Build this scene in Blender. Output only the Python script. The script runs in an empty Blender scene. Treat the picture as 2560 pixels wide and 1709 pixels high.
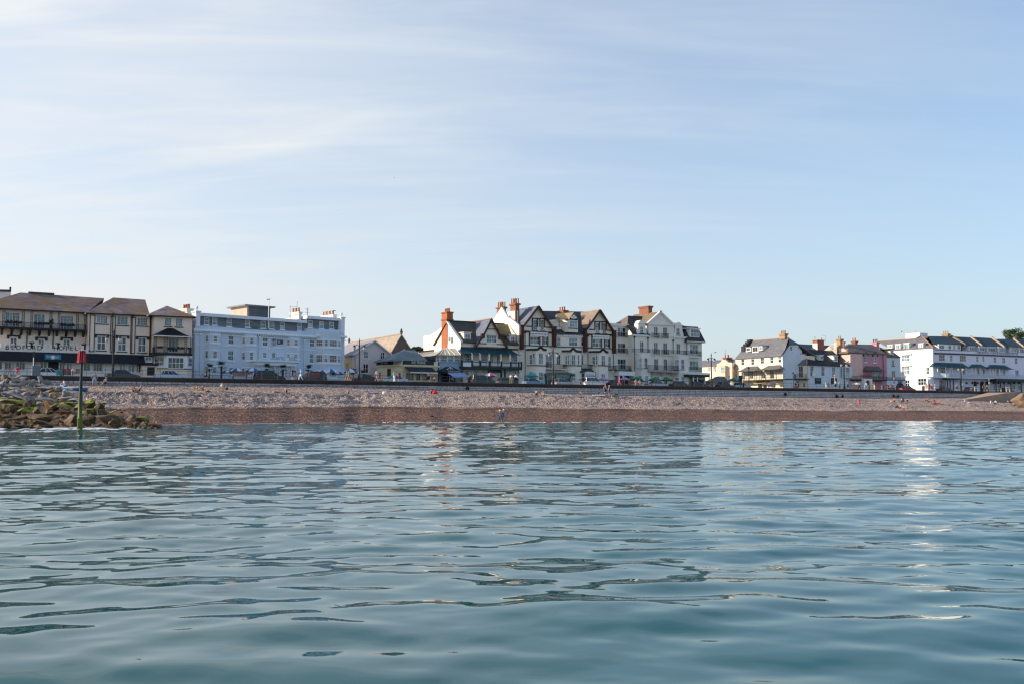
import bpy, bmesh, math, random
import numpy as np
from mathutils import Vector, Matrix, noise
from mathutils.geometry import delaunay_2d_cdt
rnd = random.Random(7)
R = math.radians
scene = bpy.context.scene
COL = scene.collection

# ------------------------------------------------------------------ camera
EYE = 1.5
TILT = math.atan(170.5 / 2489.0)
F = 2489.0                                   # focal length in photograph pixels (35 mm on a 36 mm sensor)
cam_d = bpy.data.cameras.new('camera')
cam = bpy.data.objects.new('camera', cam_d)
COL.objects.link(cam)
cam_d.lens = 35.0; cam_d.sensor_width = 36.0
cam_d.clip_start = 0.1; cam_d.clip_end = 6000
cam.location = (0, 0, EYE)
cam.rotation_euler = (math.pi / 2 + TILT, 0, 0)
scene.camera = cam

# ------------------------------------------------------------------ sky, sun, exposure
SUN_EL = R(22); SUN_DIR = Vector((-1.0, -0.06, 0)).normalized() * math.cos(SUN_EL) + Vector((0, 0, math.sin(SUN_EL)))
SUN_ROT = math.atan2(SUN_DIR.x, SUN_DIR.y)
world = bpy.data.worlds.new('World'); scene.world = world
world.use_nodes = True
def build_sky():
 nt = world.node_tree; N = nt.nodes; L = nt.links; N.clear()
 out = N.new('ShaderNodeOutputWorld'); bg = N.new('ShaderNodeBackground'); bg.inputs[1].default_value = 0.12
 sky = N.new('ShaderNodeTexSky'); sky.sky_type = 'NISHITA'; sky.sun_disc = False
 sky.sun_elevation = SUN_EL; sky.sun_rotation = SUN_ROT
 sky.air_density = 1.0; sky.dust_density = 0.0; sky.ozone_density = 3.0
 tc = N.new('ShaderNodeTexCoord')
 nrm = N.new('ShaderNodeVectorMath'); nrm.operation = 'NORMALIZE'; L.new(tc.outputs['Generated'], nrm.inputs[0])
 sep = N.new('ShaderNodeSeparateXYZ'); L.new(nrm.outputs[0], sep.inputs[0])
 def M(op, a, b=None, clamp=False):
  m = N.new('ShaderNodeMath'); m.operation = op; m.use_clamp = clamp
  for i, v in enumerate((a, b)):
   if v is None: continue
   if isinstance(v, (int, float)): m.inputs[i].default_value = v
   else: L.new(v, m.inputs[i])
  return m.outputs[0]
 z = M('MAXIMUM', sep.outputs[2], 0.0)
 zz = M('ADD', z, 0.16)
 cmb = N.new('ShaderNodeCombineXYZ')
 L.new(M('DIVIDE', sep.outputs[0], zz), cmb.inputs[0]); L.new(M('DIVIDE', sep.outputs[1], zz), cmb.inputs[1])
 def cirrus(rot, sc, sx, sy, scale, lo, hi, det, dist):
  mp = N.new('ShaderNodeMapping'); L.new(cmb.outputs[0], mp.inputs[0])
  mp.inputs['Rotation'].default_value = (0, 0, R(rot)); mp.inputs['Scale'].default_value = sc; mp.inputs['Location'].default_value = (sx, sy, 0)
  nz = N.new('ShaderNodeTexNoise'); L.new(mp.outputs[0], nz.inputs['Vector'])
  nz.inputs['Scale'].default_value = scale; nz.inputs['Detail'].default_value = det; nz.inputs['Roughness'].default_value = 0.55; nz.inputs['Distortion'].default_value = dist
  mr = N.new('ShaderNodeMapRange'); mr.interpolation_type = 'SMOOTHSTEP'; L.new(nz.outputs[0], mr.inputs[0])
  mr.inputs[1].default_value = lo; mr.inputs[2].default_value = hi
  return mr.outputs[0]
 big = cirrus(38, (0.45, 1.0, 1), 3.39, 3.93, 0.9, 0.40, 0.72, 5, 0.8)
 mid = cirrus(66, (0.35, 1.5, 1), 17.92, 5.34, 1.6, 0.40, 0.76, 8, 1.3)
 fine = cirrus(50, (0.4, 2.6, 1), 3.97, 13.92, 3.0, 0.40, 0.82, 9, 1.1)
 vd = N.new('ShaderNodeVectorMath'); vd.operation = 'DOT_PRODUCT'; L.new(nrm.outputs[0], vd.inputs[0]); vd.inputs[1].default_value = SUN_DIR
 near = N.new('ShaderNodeMapRange'); L.new(vd.outputs['Value'], near.inputs[0])      # thin cloud is brighter towards the sun
 near.inputs[1].default_value = -0.42; near.inputs[2].default_value = 0.50; near.inputs[3].default_value = 0.0; near.inputs[4].default_value = 1.0
 lowf = M('SUBTRACT', 1.0, M('MULTIPLY', z, 1.1), True)
 m = M('ADD', M('MULTIPLY', big, 0.50), M('MULTIPLY', mid, 0.44))
 m = M('ADD', m, M('MULTIPLY', fine, 0.22))
 m = M('MULTIPLY', m, M('ADD', M('MULTIPLY', M('MULTIPLY', near.outputs[0], lowf), 0.95), 0.28))
 hz = M('POWER', M('SUBTRACT', 1.0, z, True), 4.0)                                    # horizon haze
 m = M('ADD', m, M('ADD', M('MULTIPLY', M('MULTIPLY', near.outputs[0], lowf), 0.60), 0.0), True)
 cl = N.new('ShaderNodeMix'); cl.data_type = 'RGBA'; L.new(near.outputs[0], cl.inputs[0])
 cl.inputs['A'].default_value = (3.6, 4.1, 4.55, 1); cl.inputs['B'].default_value = (4.6, 4.7, 4.72, 1)
 mx = N.new('ShaderNodeMix'); mx.data_type = 'RGBA'; L.new(m, mx.inputs[0]); L.new(sky.outputs[0], mx.inputs['A']); L.new(cl.outputs['Result'], mx.inputs['B'])
 hc = N.new('ShaderNodeMix'); hc.data_type = 'RGBA'; L.new(near.outputs[0], hc.inputs[0]); hc.inputs['A'].default_value = (2.55, 2.95, 3.25, 1); hc.inputs['B'].default_value = (4.2, 4.25, 4.25, 1)
 m4 = N.new('ShaderNodeMix'); m4.data_type = 'RGBA'; L.new(M('MULTIPLY', hz, 0.95), m4.inputs[0]); L.new(mx.outputs['Result'], m4.inputs['A']); L.new(hc.outputs['Result'], m4.inputs['B'])
 L.new(m4.outputs['Result'], bg.inputs[0]); L.new(bg.outputs[0], out.inputs[0])
build_sky()
sun_d = bpy.data.lights.new('sun', 'SUN'); sun_d.energy = 3.7; sun_d.angle = R(0.6); sun_d.color = (1.0, 0.86, 0.68)
sun = bpy.data.objects.new('sun', sun_d); COL.objects.link(sun)
sun.rotation_euler = SUN_DIR.to_track_quat('Z', 'Y').to_euler(); sun.location = (-80, 0, 60)
vs = scene.view_settings
vs.view_transform = 'Standard'; vs.look = 'None'; vs.gamma = 1.0; vs.exposure = 0.76; vs.use_curve_mapping = False
scene.display_settings.display_device = 'sRGB'
scene.render.engine = 'CYCLES'
scene.cycles.max_bounces = 5; scene.cycles.diffuse_bounces = 3; scene.cycles.glossy_bounces = 3; scene.cycles.transmission_bounces = 4
scene.cycles.use_denoising = True
scene.cycles.sample_clamp_indirect = 8
scene.cycles.caustics_reflective = False; scene.cycles.caustics_refractive = False
scene.cycles.filter_width = 1.3

# ------------------------------------------------------------------ helpers: pixels of the photograph <-> places on planes
CT, ST = math.cos(TILT), math.sin(TILT)
def ray(px, py):
 a = (px - 1280.0) / F; b = (854.5 - py) / F
 return Vector((a, CT - b * ST, ST + b * CT))
def proj(p):
 d = Vector(p) - Vector((0, 0, EYE))
 zc = d.y * CT + d.z * ST; yc = -d.y * ST + d.z * CT
 return 1280 + F * d.x / zc, 854.5 - F * yc / zc
ZP = 5.9                                     # promenade level above the water
TH0 = math.atan(0.614)
SD = Vector((math.cos(TH0), math.sin(TH0), 0)); SN = Vector((-math.sin(TH0), math.cos(TH0), 0))
def street(px, D=0.0, z=ZP):
 """the point on the promenade line (offset D metres inland of the wall edge) under column px"""
 o = Vector((0, 165.0, 0)) + SN * D
 r = ray(px, 1000); u = r.x / r.y
 t = (u * o.y - o.x) / (SD.x - u * SD.y)
 p = o + SD * t
 return Vector((p.x, p.y, z))

class Crop:
 def __init__(s, ox, oy, sc): s.ox, s.oy, s.sc = ox, oy, sc
 def __call__(s, x, y): return s.ox + x / s.sc, s.oy + y / s.sc
PX = Crop(0, 0, 1)
CA = Crop(0, 700, 6.0308); CB = Crop(240, 700, 6.0308); CC = Crop(470, 740, 7.1273); CD = Crop(670, 740, 7.1273)
CE = Crop(850, 740, 6.272); CF = Crop(1080, 740, 6.5333); CG = Crop(1300, 740, 6.5333); CH = Crop(1530, 740, 6.272)
CI = Crop(1740, 790, 7.1273); CJ = Crop(1940, 800, 7.84); CK = Crop(2130, 790, 7.1273); CL = Crop(2330, 790, 6.8174)

class Plane:
 """a vertical facade plane: s runs along it to the right, b goes inland, z up"""
 def __init__(self, o, th, crop=PX):
  self.o = Vector((o.x, o.y, 0)); self.d = Vector((math.cos(th), math.sin(th), 0)); self.n = Vector((-math.sin(th), math.cos(th), 0)); self.c = crop
 def on(self, crop):
  q = Plane.__new__(Plane); q.o, q.d, q.n, q.c = self.o, self.d, self.n, crop; return q
 def W(self, s, b, z): return self.o + self.d * s + self.n * b + Vector((0, 0, z))
 def at(self, x, y, b=0.0):
  px, py = self.c(x, y); r = ray(px, py); oo = self.o + self.n * b - Vector((0, 0, EYE))
  t = (oo.x * self.n.x + oo.y * self.n.y) / (r.x * self.n.x + r.y * self.n.y)
  return Vector((0, 0, EYE)) + r * t
 def sz(self, x, y, b=0.0):
  p = self.at(x, y, b) - self.o
  return p.x * self.d.x + p.y * self.d.y, p.z
 def rect(self, r, b=0.0):
  x0, y0, x1, y1 = r; xm, ym = (x0 + x1) / 2, (y0 + y1) / 2
  return self.sz(x0, ym, b)[0], self.sz(xm, y1, b)[1], self.sz(x1, ym, b)[0], self.sz(xm, y0, b)[1]   # s0 z0 s1 z1

# ------------------------------------------------------------------ helpers: objects
def empty(name, label, cat, loc, group=None, rz=0.0):
 o = bpy.data.objects.new(name, None); COL.objects.link(o); o.location = loc; o.rotation_euler = (0, 0, rz)
 o.empty_display_size = 0.2
 tag(o, label, cat, group); return o
def tag(o, label=None, cat=None, group=None, kind=None):
 if label: o['label'] = label
 if cat: o['category'] = cat
 if group: o['group'] = group
 if kind: o['kind'] = kind
 return o
def root_loc(o):
 v = Vector((0, 0, 0))
 while o is not None: v = v + o.location; o = o.parent
 return v

class MB:
 """collects world-space geometry, then links it as one mesh object"""
 def __init__(self): self.v = []; self.f = []
 def add(self, vs, fs):
  n = len(self.v); self.v += [tuple(p) for p in vs]; self.f += [tuple(i + n for i in f) for f in fs]; return self
 def hexa(self, p):
  return self.add(p, [(0, 3, 2, 1), (4, 5, 6, 7), (0, 1, 5, 4), (1, 2, 6, 5), (2, 3, 7, 6), (3, 0, 4, 7)])
 def box(self, P, s0, s1, b0, b1, z0, z1):
  W = P.W
  return self.hexa([W(s0, b0, z0), W(s1, b0, z0), W(s1, b1, z0), W(s0, b1, z0), W(s0, b0, z1), W(s1, b0, z1), W(s1, b1, z1), W(s0, b1, z1)])
 def prism(self, P, pts, b0, b1):
  """outline of (s, z) points extruded from depth b0 to b1"""
  n = len(pts); vs = [P.W(s, b0, z) for s, z in pts] + [P.W(s, b1, z) for s, z in pts]
  fs = [tuple(range(n)), tuple(range(2 * n - 1, n - 1, -1))] + [(i, i + n, (i + 1) % n + n, (i + 1) % n) for i in range(n)]
  return self.add(vs, fs)
 def plan(self, P, pts, z0, z1):
  """outline of (s, b) points extruded from z0 to z1"""
  n = len(pts); vs = [P.W(s, b, z0) for s, b in pts] + [P.W(s, b, z1) for s, b in pts]
  fs = [tuple(range(n - 1, -1, -1)), tuple(range(n, 2 * n))] + [(i, (i + 1) % n, (i + 1) % n + n, i + n) for i in range(n)]
  return self.add(vs, fs)
 def rings(self, rings, cap=True):
  n = len(rings[0]); vs = [p for r in rings for p in r]; fs = []
  for k in range(len(rings) - 1):
   for i in range(n):
    j = (i + 1) % n
    fs.append((k * n + i, k * n + j, (k + 1) * n + j, (k + 1) * n + i))
  if cap: fs += [tuple(range(n - 1, -1, -1)), tuple(range((len(rings) - 1) * n, len(rings) * n))]
  return self.add(vs, fs)
 def tube(self, pts, r, n=6):
  pts = [Vector(p) for p in pts]; rs = r if isinstance(r, (list, tuple)) else [r] * len(pts); rings = []
  for i, p in enumerate(pts):
   t = (pts[min(i + 1, len(pts) - 1)] - pts[max(i - 1, 0)])
   if t.length < 1e-9: t = Vector((0, 0, 1))
   t.normalize(); up = Vector((0, 0, 1)) if abs(t.z) < 0.9 else Vector((1, 0, 0))
   a = t.cross(up).normalized(); c = a.cross(t)
   rings.append([p + (a * math.cos(2 * math.pi * k / n) + c * math.sin(2 * math.pi * k / n)) * rs[i] for k in range(n)])
  return self.rings(rings)
 def lathe(self, c, prof, n=8):
  c = Vector(c)
  return self.rings([[c + Vector((r * math.cos(2 * math.pi * k / n), r * math.sin(2 * math.pi * k / n), z)) for k in range(n)] for r, z in prof])
 def slab(self, vs, fs, th=0.12):
  """a roof skin of world points, given thickness downwards"""
  vs = [Vector(v) for v in vs]; n = len(vs); low = [v - Vector((0, 0, th)) for v in vs]
  e = {}
  for f in fs:
   for i in range(len(f)):
    k = (f[i], f[(i + 1) % len(f)]); e[tuple(sorted(k))] = e.get(tuple(sorted(k)), []) + [k]
  sides = [(k[0][1], k[0][0], k[0][0] + n, k[0][1] + n) for k in e.values() if len(k) == 1]
  return self.add(vs + low, list(fs) + [tuple(i + n for i in reversed(f)) for f in fs] + sides)
 def obj(self, name, mat, parent=None, smooth=False, fix=True):
  me = bpy.data.meshes.new(name)
  off = root_loc(parent) if parent is not None else Vector((0, 0, 0))
  me.from_pydata([(x - off.x, y - off.y, z - off.z) for x, y, z in self.v], [], self.f)
  if fix:
   bm = bmesh.new(); bm.from_mesh(me); bmesh.ops.recalc_face_normals(bm, faces=bm.faces); bm.to_mesh(me); bm.free()
  if smooth: me.polygons.foreach_set('use_smooth', [True] * len(me.polygons))
  for m in (mat if isinstance(mat, (list, tuple)) else [mat]): me.materials.append(m)
  o = bpy.data.objects.new(name, me); COL.objects.link(o)
  if parent is not None: o.parent = parent
  return o

# ------------------------------------------------------------------ materials
MATS = {}
def new_mat(name):
 m = bpy.data.materials.new(name); m.use_nodes = True
 nt = m.node_tree; bs = nt.nodes['Principled BSDF']; return m, nt, bs
def mat(name, col, rough=0.7, var=0.12, scale=1.2, bump=0.0, bscale=8.0, metal=0.0, dark=None, stretch=(1, 1, 1), spec=0.3, amt=0.5):
 """painted or plain surface with fine tonal variation and optional second tone in patches"""
 if name in MATS: return MATS[name]
 m, nt, bs = new_mat(name); N, L = nt.nodes, nt.links
 tc = N.new('ShaderNodeTexCoord'); mp = N.new('ShaderNodeMapping'); L.new(tc.outputs['Object'], mp.inputs[0]); mp.inputs['Scale'].default_value = stretch
 nz = N.new('ShaderNodeTexNoise'); L.new(mp.outputs[0], nz.inputs['Vector']); nz.inputs['Scale'].default_value = scale; nz.inputs['Detail'].default_value = 6; nz.inputs['Roughness'].default_value = 0.65
 cr = N.new('ShaderNodeValToRGB'); L.new(nz.outputs[0], cr.inputs[0])
 c2 = dark if dark else tuple(c * (1 - var * 2) for c in col)
 c1 = tuple(min(1, c * (1 + var * 0.35)) for c in col)
 cr.color_ramp.elements[0].position = 0.5 - amt * 0.55; cr.color_ramp.elements[0].color = (*c2, 1)
 cr.color_ramp.elements[1].position = 0.5 + (1 - amt) * 0.25 ; cr.color_ramp.elements[1].color = (*c1, 1)
 L.new(cr.outputs[0], bs.inputs['Base Color'])
 bs.inputs['Roughness'].default_value = rough; bs.inputs['Metallic'].default_value = metal; bs.inputs['Specular IOR Level'].default_value = spec
 if bump:
  b = N.new('ShaderNodeBump'); n2 = N.new('ShaderNodeTexNoise'); L.new(tc.outputs['Object'], n2.inputs['Vector']); n2.inputs['Scale'].default_value = bscale; n2.inputs['Detail'].default_value = 4
  b.inputs['Strength'].default_value = bump; b.inputs['Distance'].default_value = 0.05; L.new(n2.outputs[0], b.inputs['Height']); L.new(b.outputs[0], bs.inputs['Normal'])
 MATS[name] = m; return m
def slate(name, base, second, lichen=None, lamt=0.35, scale=0.45):
 if name in MATS: return MATS[name]
 m, nt, bs = new_mat(name); N, L = nt.nodes, nt.links
 tc = N.new('ShaderNodeTexCoord')
 def nz(sc, det, st=(1, 1, 1)):
  mp = N.new('ShaderNodeMapping'); L.new(tc.outputs['Object'], mp.inputs[0]); mp.inputs['Scale'].default_value = st
  n = N.new('ShaderNodeTexNoise'); L.new(mp.outputs[0], n.inputs['Vector']); n.inputs['Scale'].default_value = sc; n.inputs['Detail'].default_value = det; n.inputs['Roughness'].default_value = 0.7; return n.outputs[0]
 cr = N.new('ShaderNodeValToRGB'); L.new(nz(0.8, 9, (0.7, 0.7, 3.0)), cr.inputs[0])
 cr.color_ramp.elements[0].position = 0.32; cr.color_ramp.elements[0].color = (*base, 1); cr.color_ramp.elements[1].position = 0.7; cr.color_ramp.elements[1].color = (*second, 1)
 col = cr.outputs[0]
 if lichen:
  ln = N.new('ShaderNodeMapRange'); L.new(nz(scale, 6), ln.inputs[0]); ln.inputs[1].default_value = 1 - lamt - 0.12; ln.inputs[2].default_value = 1 - lamt + 0.16; ln.inputs[4].default_value = 0.85
  mx = N.new('ShaderNodeMix'); mx.data_type = 'RGBA'; L.new(ln.outputs[0], mx.inputs[0]); L.new(col, mx.inputs['A']); mx.inputs['B'].default_value = (*lichen, 1); col = mx.outputs['Result']
 L.new(col, bs.inputs['Base Color']); bs.inputs['Roughness'].default_value = 0.62; bs.inputs['Specular IOR Level'].default_value = 0.35
 wv = N.new('ShaderNodeTexWave'); wv.wave_type = 'BANDS'; wv.bands_direction = 'Z'; wv.wave_profile = 'SAW'; L.new(tc.outputs['Object'], wv.inputs['Vector']); wv.inputs['Scale'].default_value = 1.6; wv.inputs['Distortion'].default_value = 0.5
 bp = N.new('ShaderNodeBump'); bp.inputs['Strength'].default_value = 0.5; bp.inputs['Distance'].default_value = 0.03; L.new(wv.outputs['Fac'], bp.inputs['Height']); L.new(bp.outputs[0], bs.inputs['Normal'])
 MATS[name] = m; return m
def glass(name, col, rough=0.04, spec=0.5):
 if name in MATS: return MATS[name]
 m, nt, bs = new_mat(name); N, L = nt.nodes, nt.links
 tc = N.new('ShaderNodeTexCoord'); nz = N.new('ShaderNodeTexNoise'); L.new(tc.outputs['Object'], nz.inputs['Vector']); nz.inputs['Scale'].default_value = 1.1; nz.inputs['Detail'].default_value = 3
 cr = N.new('ShaderNodeValToRGB'); L.new(nz.outputs[0], cr.inputs[0])
 cr.color_ramp.elements[0].position = .35; cr.color_ramp.elements[0].color = (*[c * 0.55 for c in col], 1); cr.color_ramp.elements[1].position = .65; cr.color_ramp.elements[1].color = (*[min(1, c * 1.3) for c in col], 1)
 L.new(cr.outputs[0], bs.inputs['Base Color']); bs.inputs['Roughness'].default_value = rough; bs.inputs['Specular IOR Level'].default_value = spec
 bs.inputs['IOR'].default_value = 1.5
 bs.inputs['Coat Weight'].default_value = 0.5; bs.inputs['Coat Roughness'].default_value = 0.02; bs.inputs['Coat IOR'].default_value = 1.45
 MATS[name] = m; return m
# ------------------------------------------------------------------ water
def water_material():
 m, nt, bs = new_mat('sea water'); N, L = nt.nodes, nt.links
 bs.inputs['Base Color'].default_value = (0.010, 0.095, 0.118, 1); bs.inputs['Roughness'].default_value = 0.03; bs.inputs['IOR'].default_value = 1.37
 bs.inputs['Specular IOR Level'].default_value = 0.5
 tc = N.new('ShaderNodeTexCoord'); mp = N.new('ShaderNodeMapping'); L.new(tc.outputs['Object'], mp.inputs[0]); mp.inputs['Scale'].default_value = (0.4, 1.6, 1)
 nz = N.new('ShaderNodeTexNoise'); L.new(mp.outputs[0], nz.inputs['Vector']); nz.inputs['Scale'].default_value = 5.0; nz.inputs['Detail'].default_value = 2
 b = N.new('ShaderNodeBump'); b.inputs['Strength'].default_value = 1.0; b.inputs['Distance'].default_value = 0.0005; L.new(nz.outputs[0], b.inputs['Height']); L.new(b.outputs[0], bs.inputs['Normal'])
 n2 = N.new('ShaderNodeTexNoise'); L.new(tc.outputs['Object'], n2.inputs['Vector']); n2.inputs['Scale'].default_value = 0.12; n2.inputs['Detail'].default_value = 3
 cr = N.new('ShaderNodeValToRGB'); L.new(n2.outputs[0], cr.inputs[0]); cr.color_ramp.elements[0].position = .3; cr.color_ramp.elements[1].position = .75
 cr.color_ramp.elements[0].color = (0.001, 0.070, 0.078, 1); cr.color_ramp.elements[1].color = (0.002, 0.094, 0.098, 1); L.new(cr.outputs[0], bs.inputs['Base Color'])
 return m
def wave_height(X, Y):
 rg = np.random.default_rng(11)
 H = np.zeros_like(X); Hp = np.zeros_like(X)
 # slow envelope so that calmer and livelier patches alternate
 env = 1.0 + 0.32 * np.sin(0.11 * X + 0.19 * Y + 1.0) * np.sin(0.07 * X - 0.23 * Y) + 0.22 * np.sin(0.43 * Y + 0.16 * X + 2.0) * np.sin(0.31 * X - 0.12 * Y)
 n = 84
 lam = np.exp(rg.uniform(np.log(0.26), np.log(2.7), n)); th = rg.normal(0.10, 0.50, n) + np.pi / 2
 th[::7] = rg.uniform(0, np.pi, len(th[::7]))
 for l, t in zip(lam, th):
  k = 2 * np.pi / l
  slope = 0.0124 * (min(1.0, (l / 0.72)) ** 1.3) * (1.0 if l < 1.8 else (1.8 / l) ** 0.5)
  ph = rg.uniform(0, 2 * np.pi)
  q = k * (X * np.cos(t) + Y * np.sin(t)) + ph
  H += env * (slope / k) * (np.sin(q) - 0.16 * np.cos(2 * q))
 for l, t, a in ((5.2, 1.45, .014), (7.9, 1.75, .013), (11.0, 1.5, .012), (6.1, 2.0, .011), (3.1, 1.3, .014), (2.4, 1.85, .014)):
  k = 2 * np.pi / l; H += a / k * np.sin(k * (X * np.cos(t) + Y * np.sin(t)) + l)
 return H
def build_water():
 near = list(np.arange(-3.0, 3.0, 0.06)) + list(np.arange(3.0, 13.0, 0.028)); y = near[-1]; Ys = [-400, -120, -40, -12, -5, -3.5] + near
 step = 0.028
 while y < 156:
  step = min(0.24, step * 1.012); y += step; Ys.append(y)
 Ys = np.array(Ys)
 us = np.concatenate([[-9, -3.2, -1.3], np.linspace(-0.62, 0.62, 820), [1.3, 3.2, 9]])
 Wd = np.where(Ys > 0, Ys + 12, 12 + np.abs(Ys) * 0.8)
 U, YY = np.meshgrid(us, Ys); X = U * Wd[:, None]
 Z = wave_height(X, YY)
 Z[(np.abs(U) > 0.7) | (YY < -3.1)] = 0.0
 nr, nc = X.shape
 co = np.stack([X, YY, Z], -1).reshape(-1, 3).astype(np.float32)
 idx = np.arange(nr * nc).reshape(nr, nc)
 q = np.stack([idx[:-1, :-1], idx[:-1, 1:], idx[1:, 1:], idx[1:, :-1]], -1).reshape(-1, 4)
 me = bpy.data.meshes.new('sea_water')
 me.vertices.add(len(co)); me.vertices.foreach_set('co', co.ravel())
 me.loops.add(q.size); me.loops.foreach_set('vertex_index', q.ravel().astype(np.int32))
 me.polygons.add(len(q)); me.polygons.foreach_set('loop_start', np.arange(0, q.size, 4, dtype=np.int32)); me.polygons.foreach_set('loop_total', np.full(len(q), 4, dtype=np.int32))
 me.polygons.foreach_set('use_smooth', np.ones(len(q), dtype=bool)); me.update(); me.validate()
 me.materials.append(water_material())
 o = bpy.data.objects.new('sea_water', me); COL.objects.link(o)
 tag(o, 'calm teal sea with low ripples reflecting the houses', kind='structure')
build_water()

# ------------------------------------------------------------------ beach
def lerp(x, xs, ys): return float(np.interp(x, xs, ys))
def beach_col(px):
 """waterline, wet edge, bank, crest, wall foot under column px: list of (distance Y, z)"""
 yw = lerp(px, (0, 250, 400, 900, 1280, 1600, 1900, 2560, 3200), (1064, 1063, 1061.5, 1055.6, 1055.4, 1054, 1052.6, 1052, 1051))
 yb = lerp(px, (0, 400, 900, 1280, 1850, 2560, 3200), (1019, 1018.5, 1015.5, 1019, 1023.5, 1027, 1028))
 yc = lerp(px, (0, 400, 900, 1280, 1900, 2200, 2560, 3200), (974, 979, 985, 985.5, 993, 998, 1000, 1001))
 yq = lerp(px, (0, 240, 430, 650, 880, 1100, 1280, 1450, 1600, 1900, 2200, 2370, 2560, 3200), (957, 959, 960, 961, 962.5, 972, 976.5, 985.5, 990, 993, 994, 993, 991, 990))
 yw += .13 * math.sin(px * .031 + 1) + .10 * math.sin(px * .083)
 def Yd(py):                              # where the pixel's ray meets the water plane
  r = ray(px, py); return r.y * (-EYE / r.z)
 Y0 = Yd(yw); p = street(px); Y1 = p.y
 pts = []
 for t, py in ((0.0, yw), (0.34, yb), (0.76, yc), (1.0, yq)):
  Y = Y0 + (Y1 - Y0) * t; r = ray(px, py); pts.append((Y, EYE + r.z / r.y * Y))
 return pts
def beach_point(px, t):
 P = beach_col(px)
 ts = (-0.6, -0.12, 0.0, 0.34, 0.60, 0.742, 0.765, 0.84, 1.0, 1.06)
 (Y0, z0), (Yb, zb), (Yc, zc), (Yq, zq) = P
 zs = (-3.0, -0.55, 0.0, zb, zb + (zc - zb) * 0.20, zb + (zc - zb) * 0.97, zc, zc + (zq - zc) * 0.22, zq, zq)
 Y = Y0 + (Yq - Y0) * t; r = ray(px, 1000)
 z = lerp(t, ts, zs)
 return Vector((r.x / r.y * Y, Y, z))
def lumps(x, y, t):
 p = Vector((x, y, 0))
 a = noise.noise(p * 0.55) * 0.5 + noise.noise(p * 1.3 + Vector((7, 3, 1))) * 0.5
 b = noise.noise(p * Vector((2.9, 2.1, 1)))
 dry = lerp(t, (0, 0.3, 0.36, 0.42, 0.72, 0.78, 1.0), (0.01, 0.035, 0.12, 0.26, 0.25, 0.08, 0.07))
 c = math.sin(t * 78 + 2.2 * noise.noise(p * 0.12)) * lerp(t, (0.1, 0.36, 0.44, 0.6, 0.8, 1.0), (0.015, 0.05, 0.09, 0.04, 0.07, 0.05))
 return a * dry + b * dry * 0.6 + c
def on_beach(px, py):
 """the visible beach point on a pixel's ray"""
 best = None
 for i in range(0, 401):
  t = i / 400; p = beach_point(px, t); e = abs(proj(p)[1] - py)
  if best is None or e < best[0]: best = (e, t, p)
 p = best[2]; p.z += lumps(p.x, p.y, best[1]); return p
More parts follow.
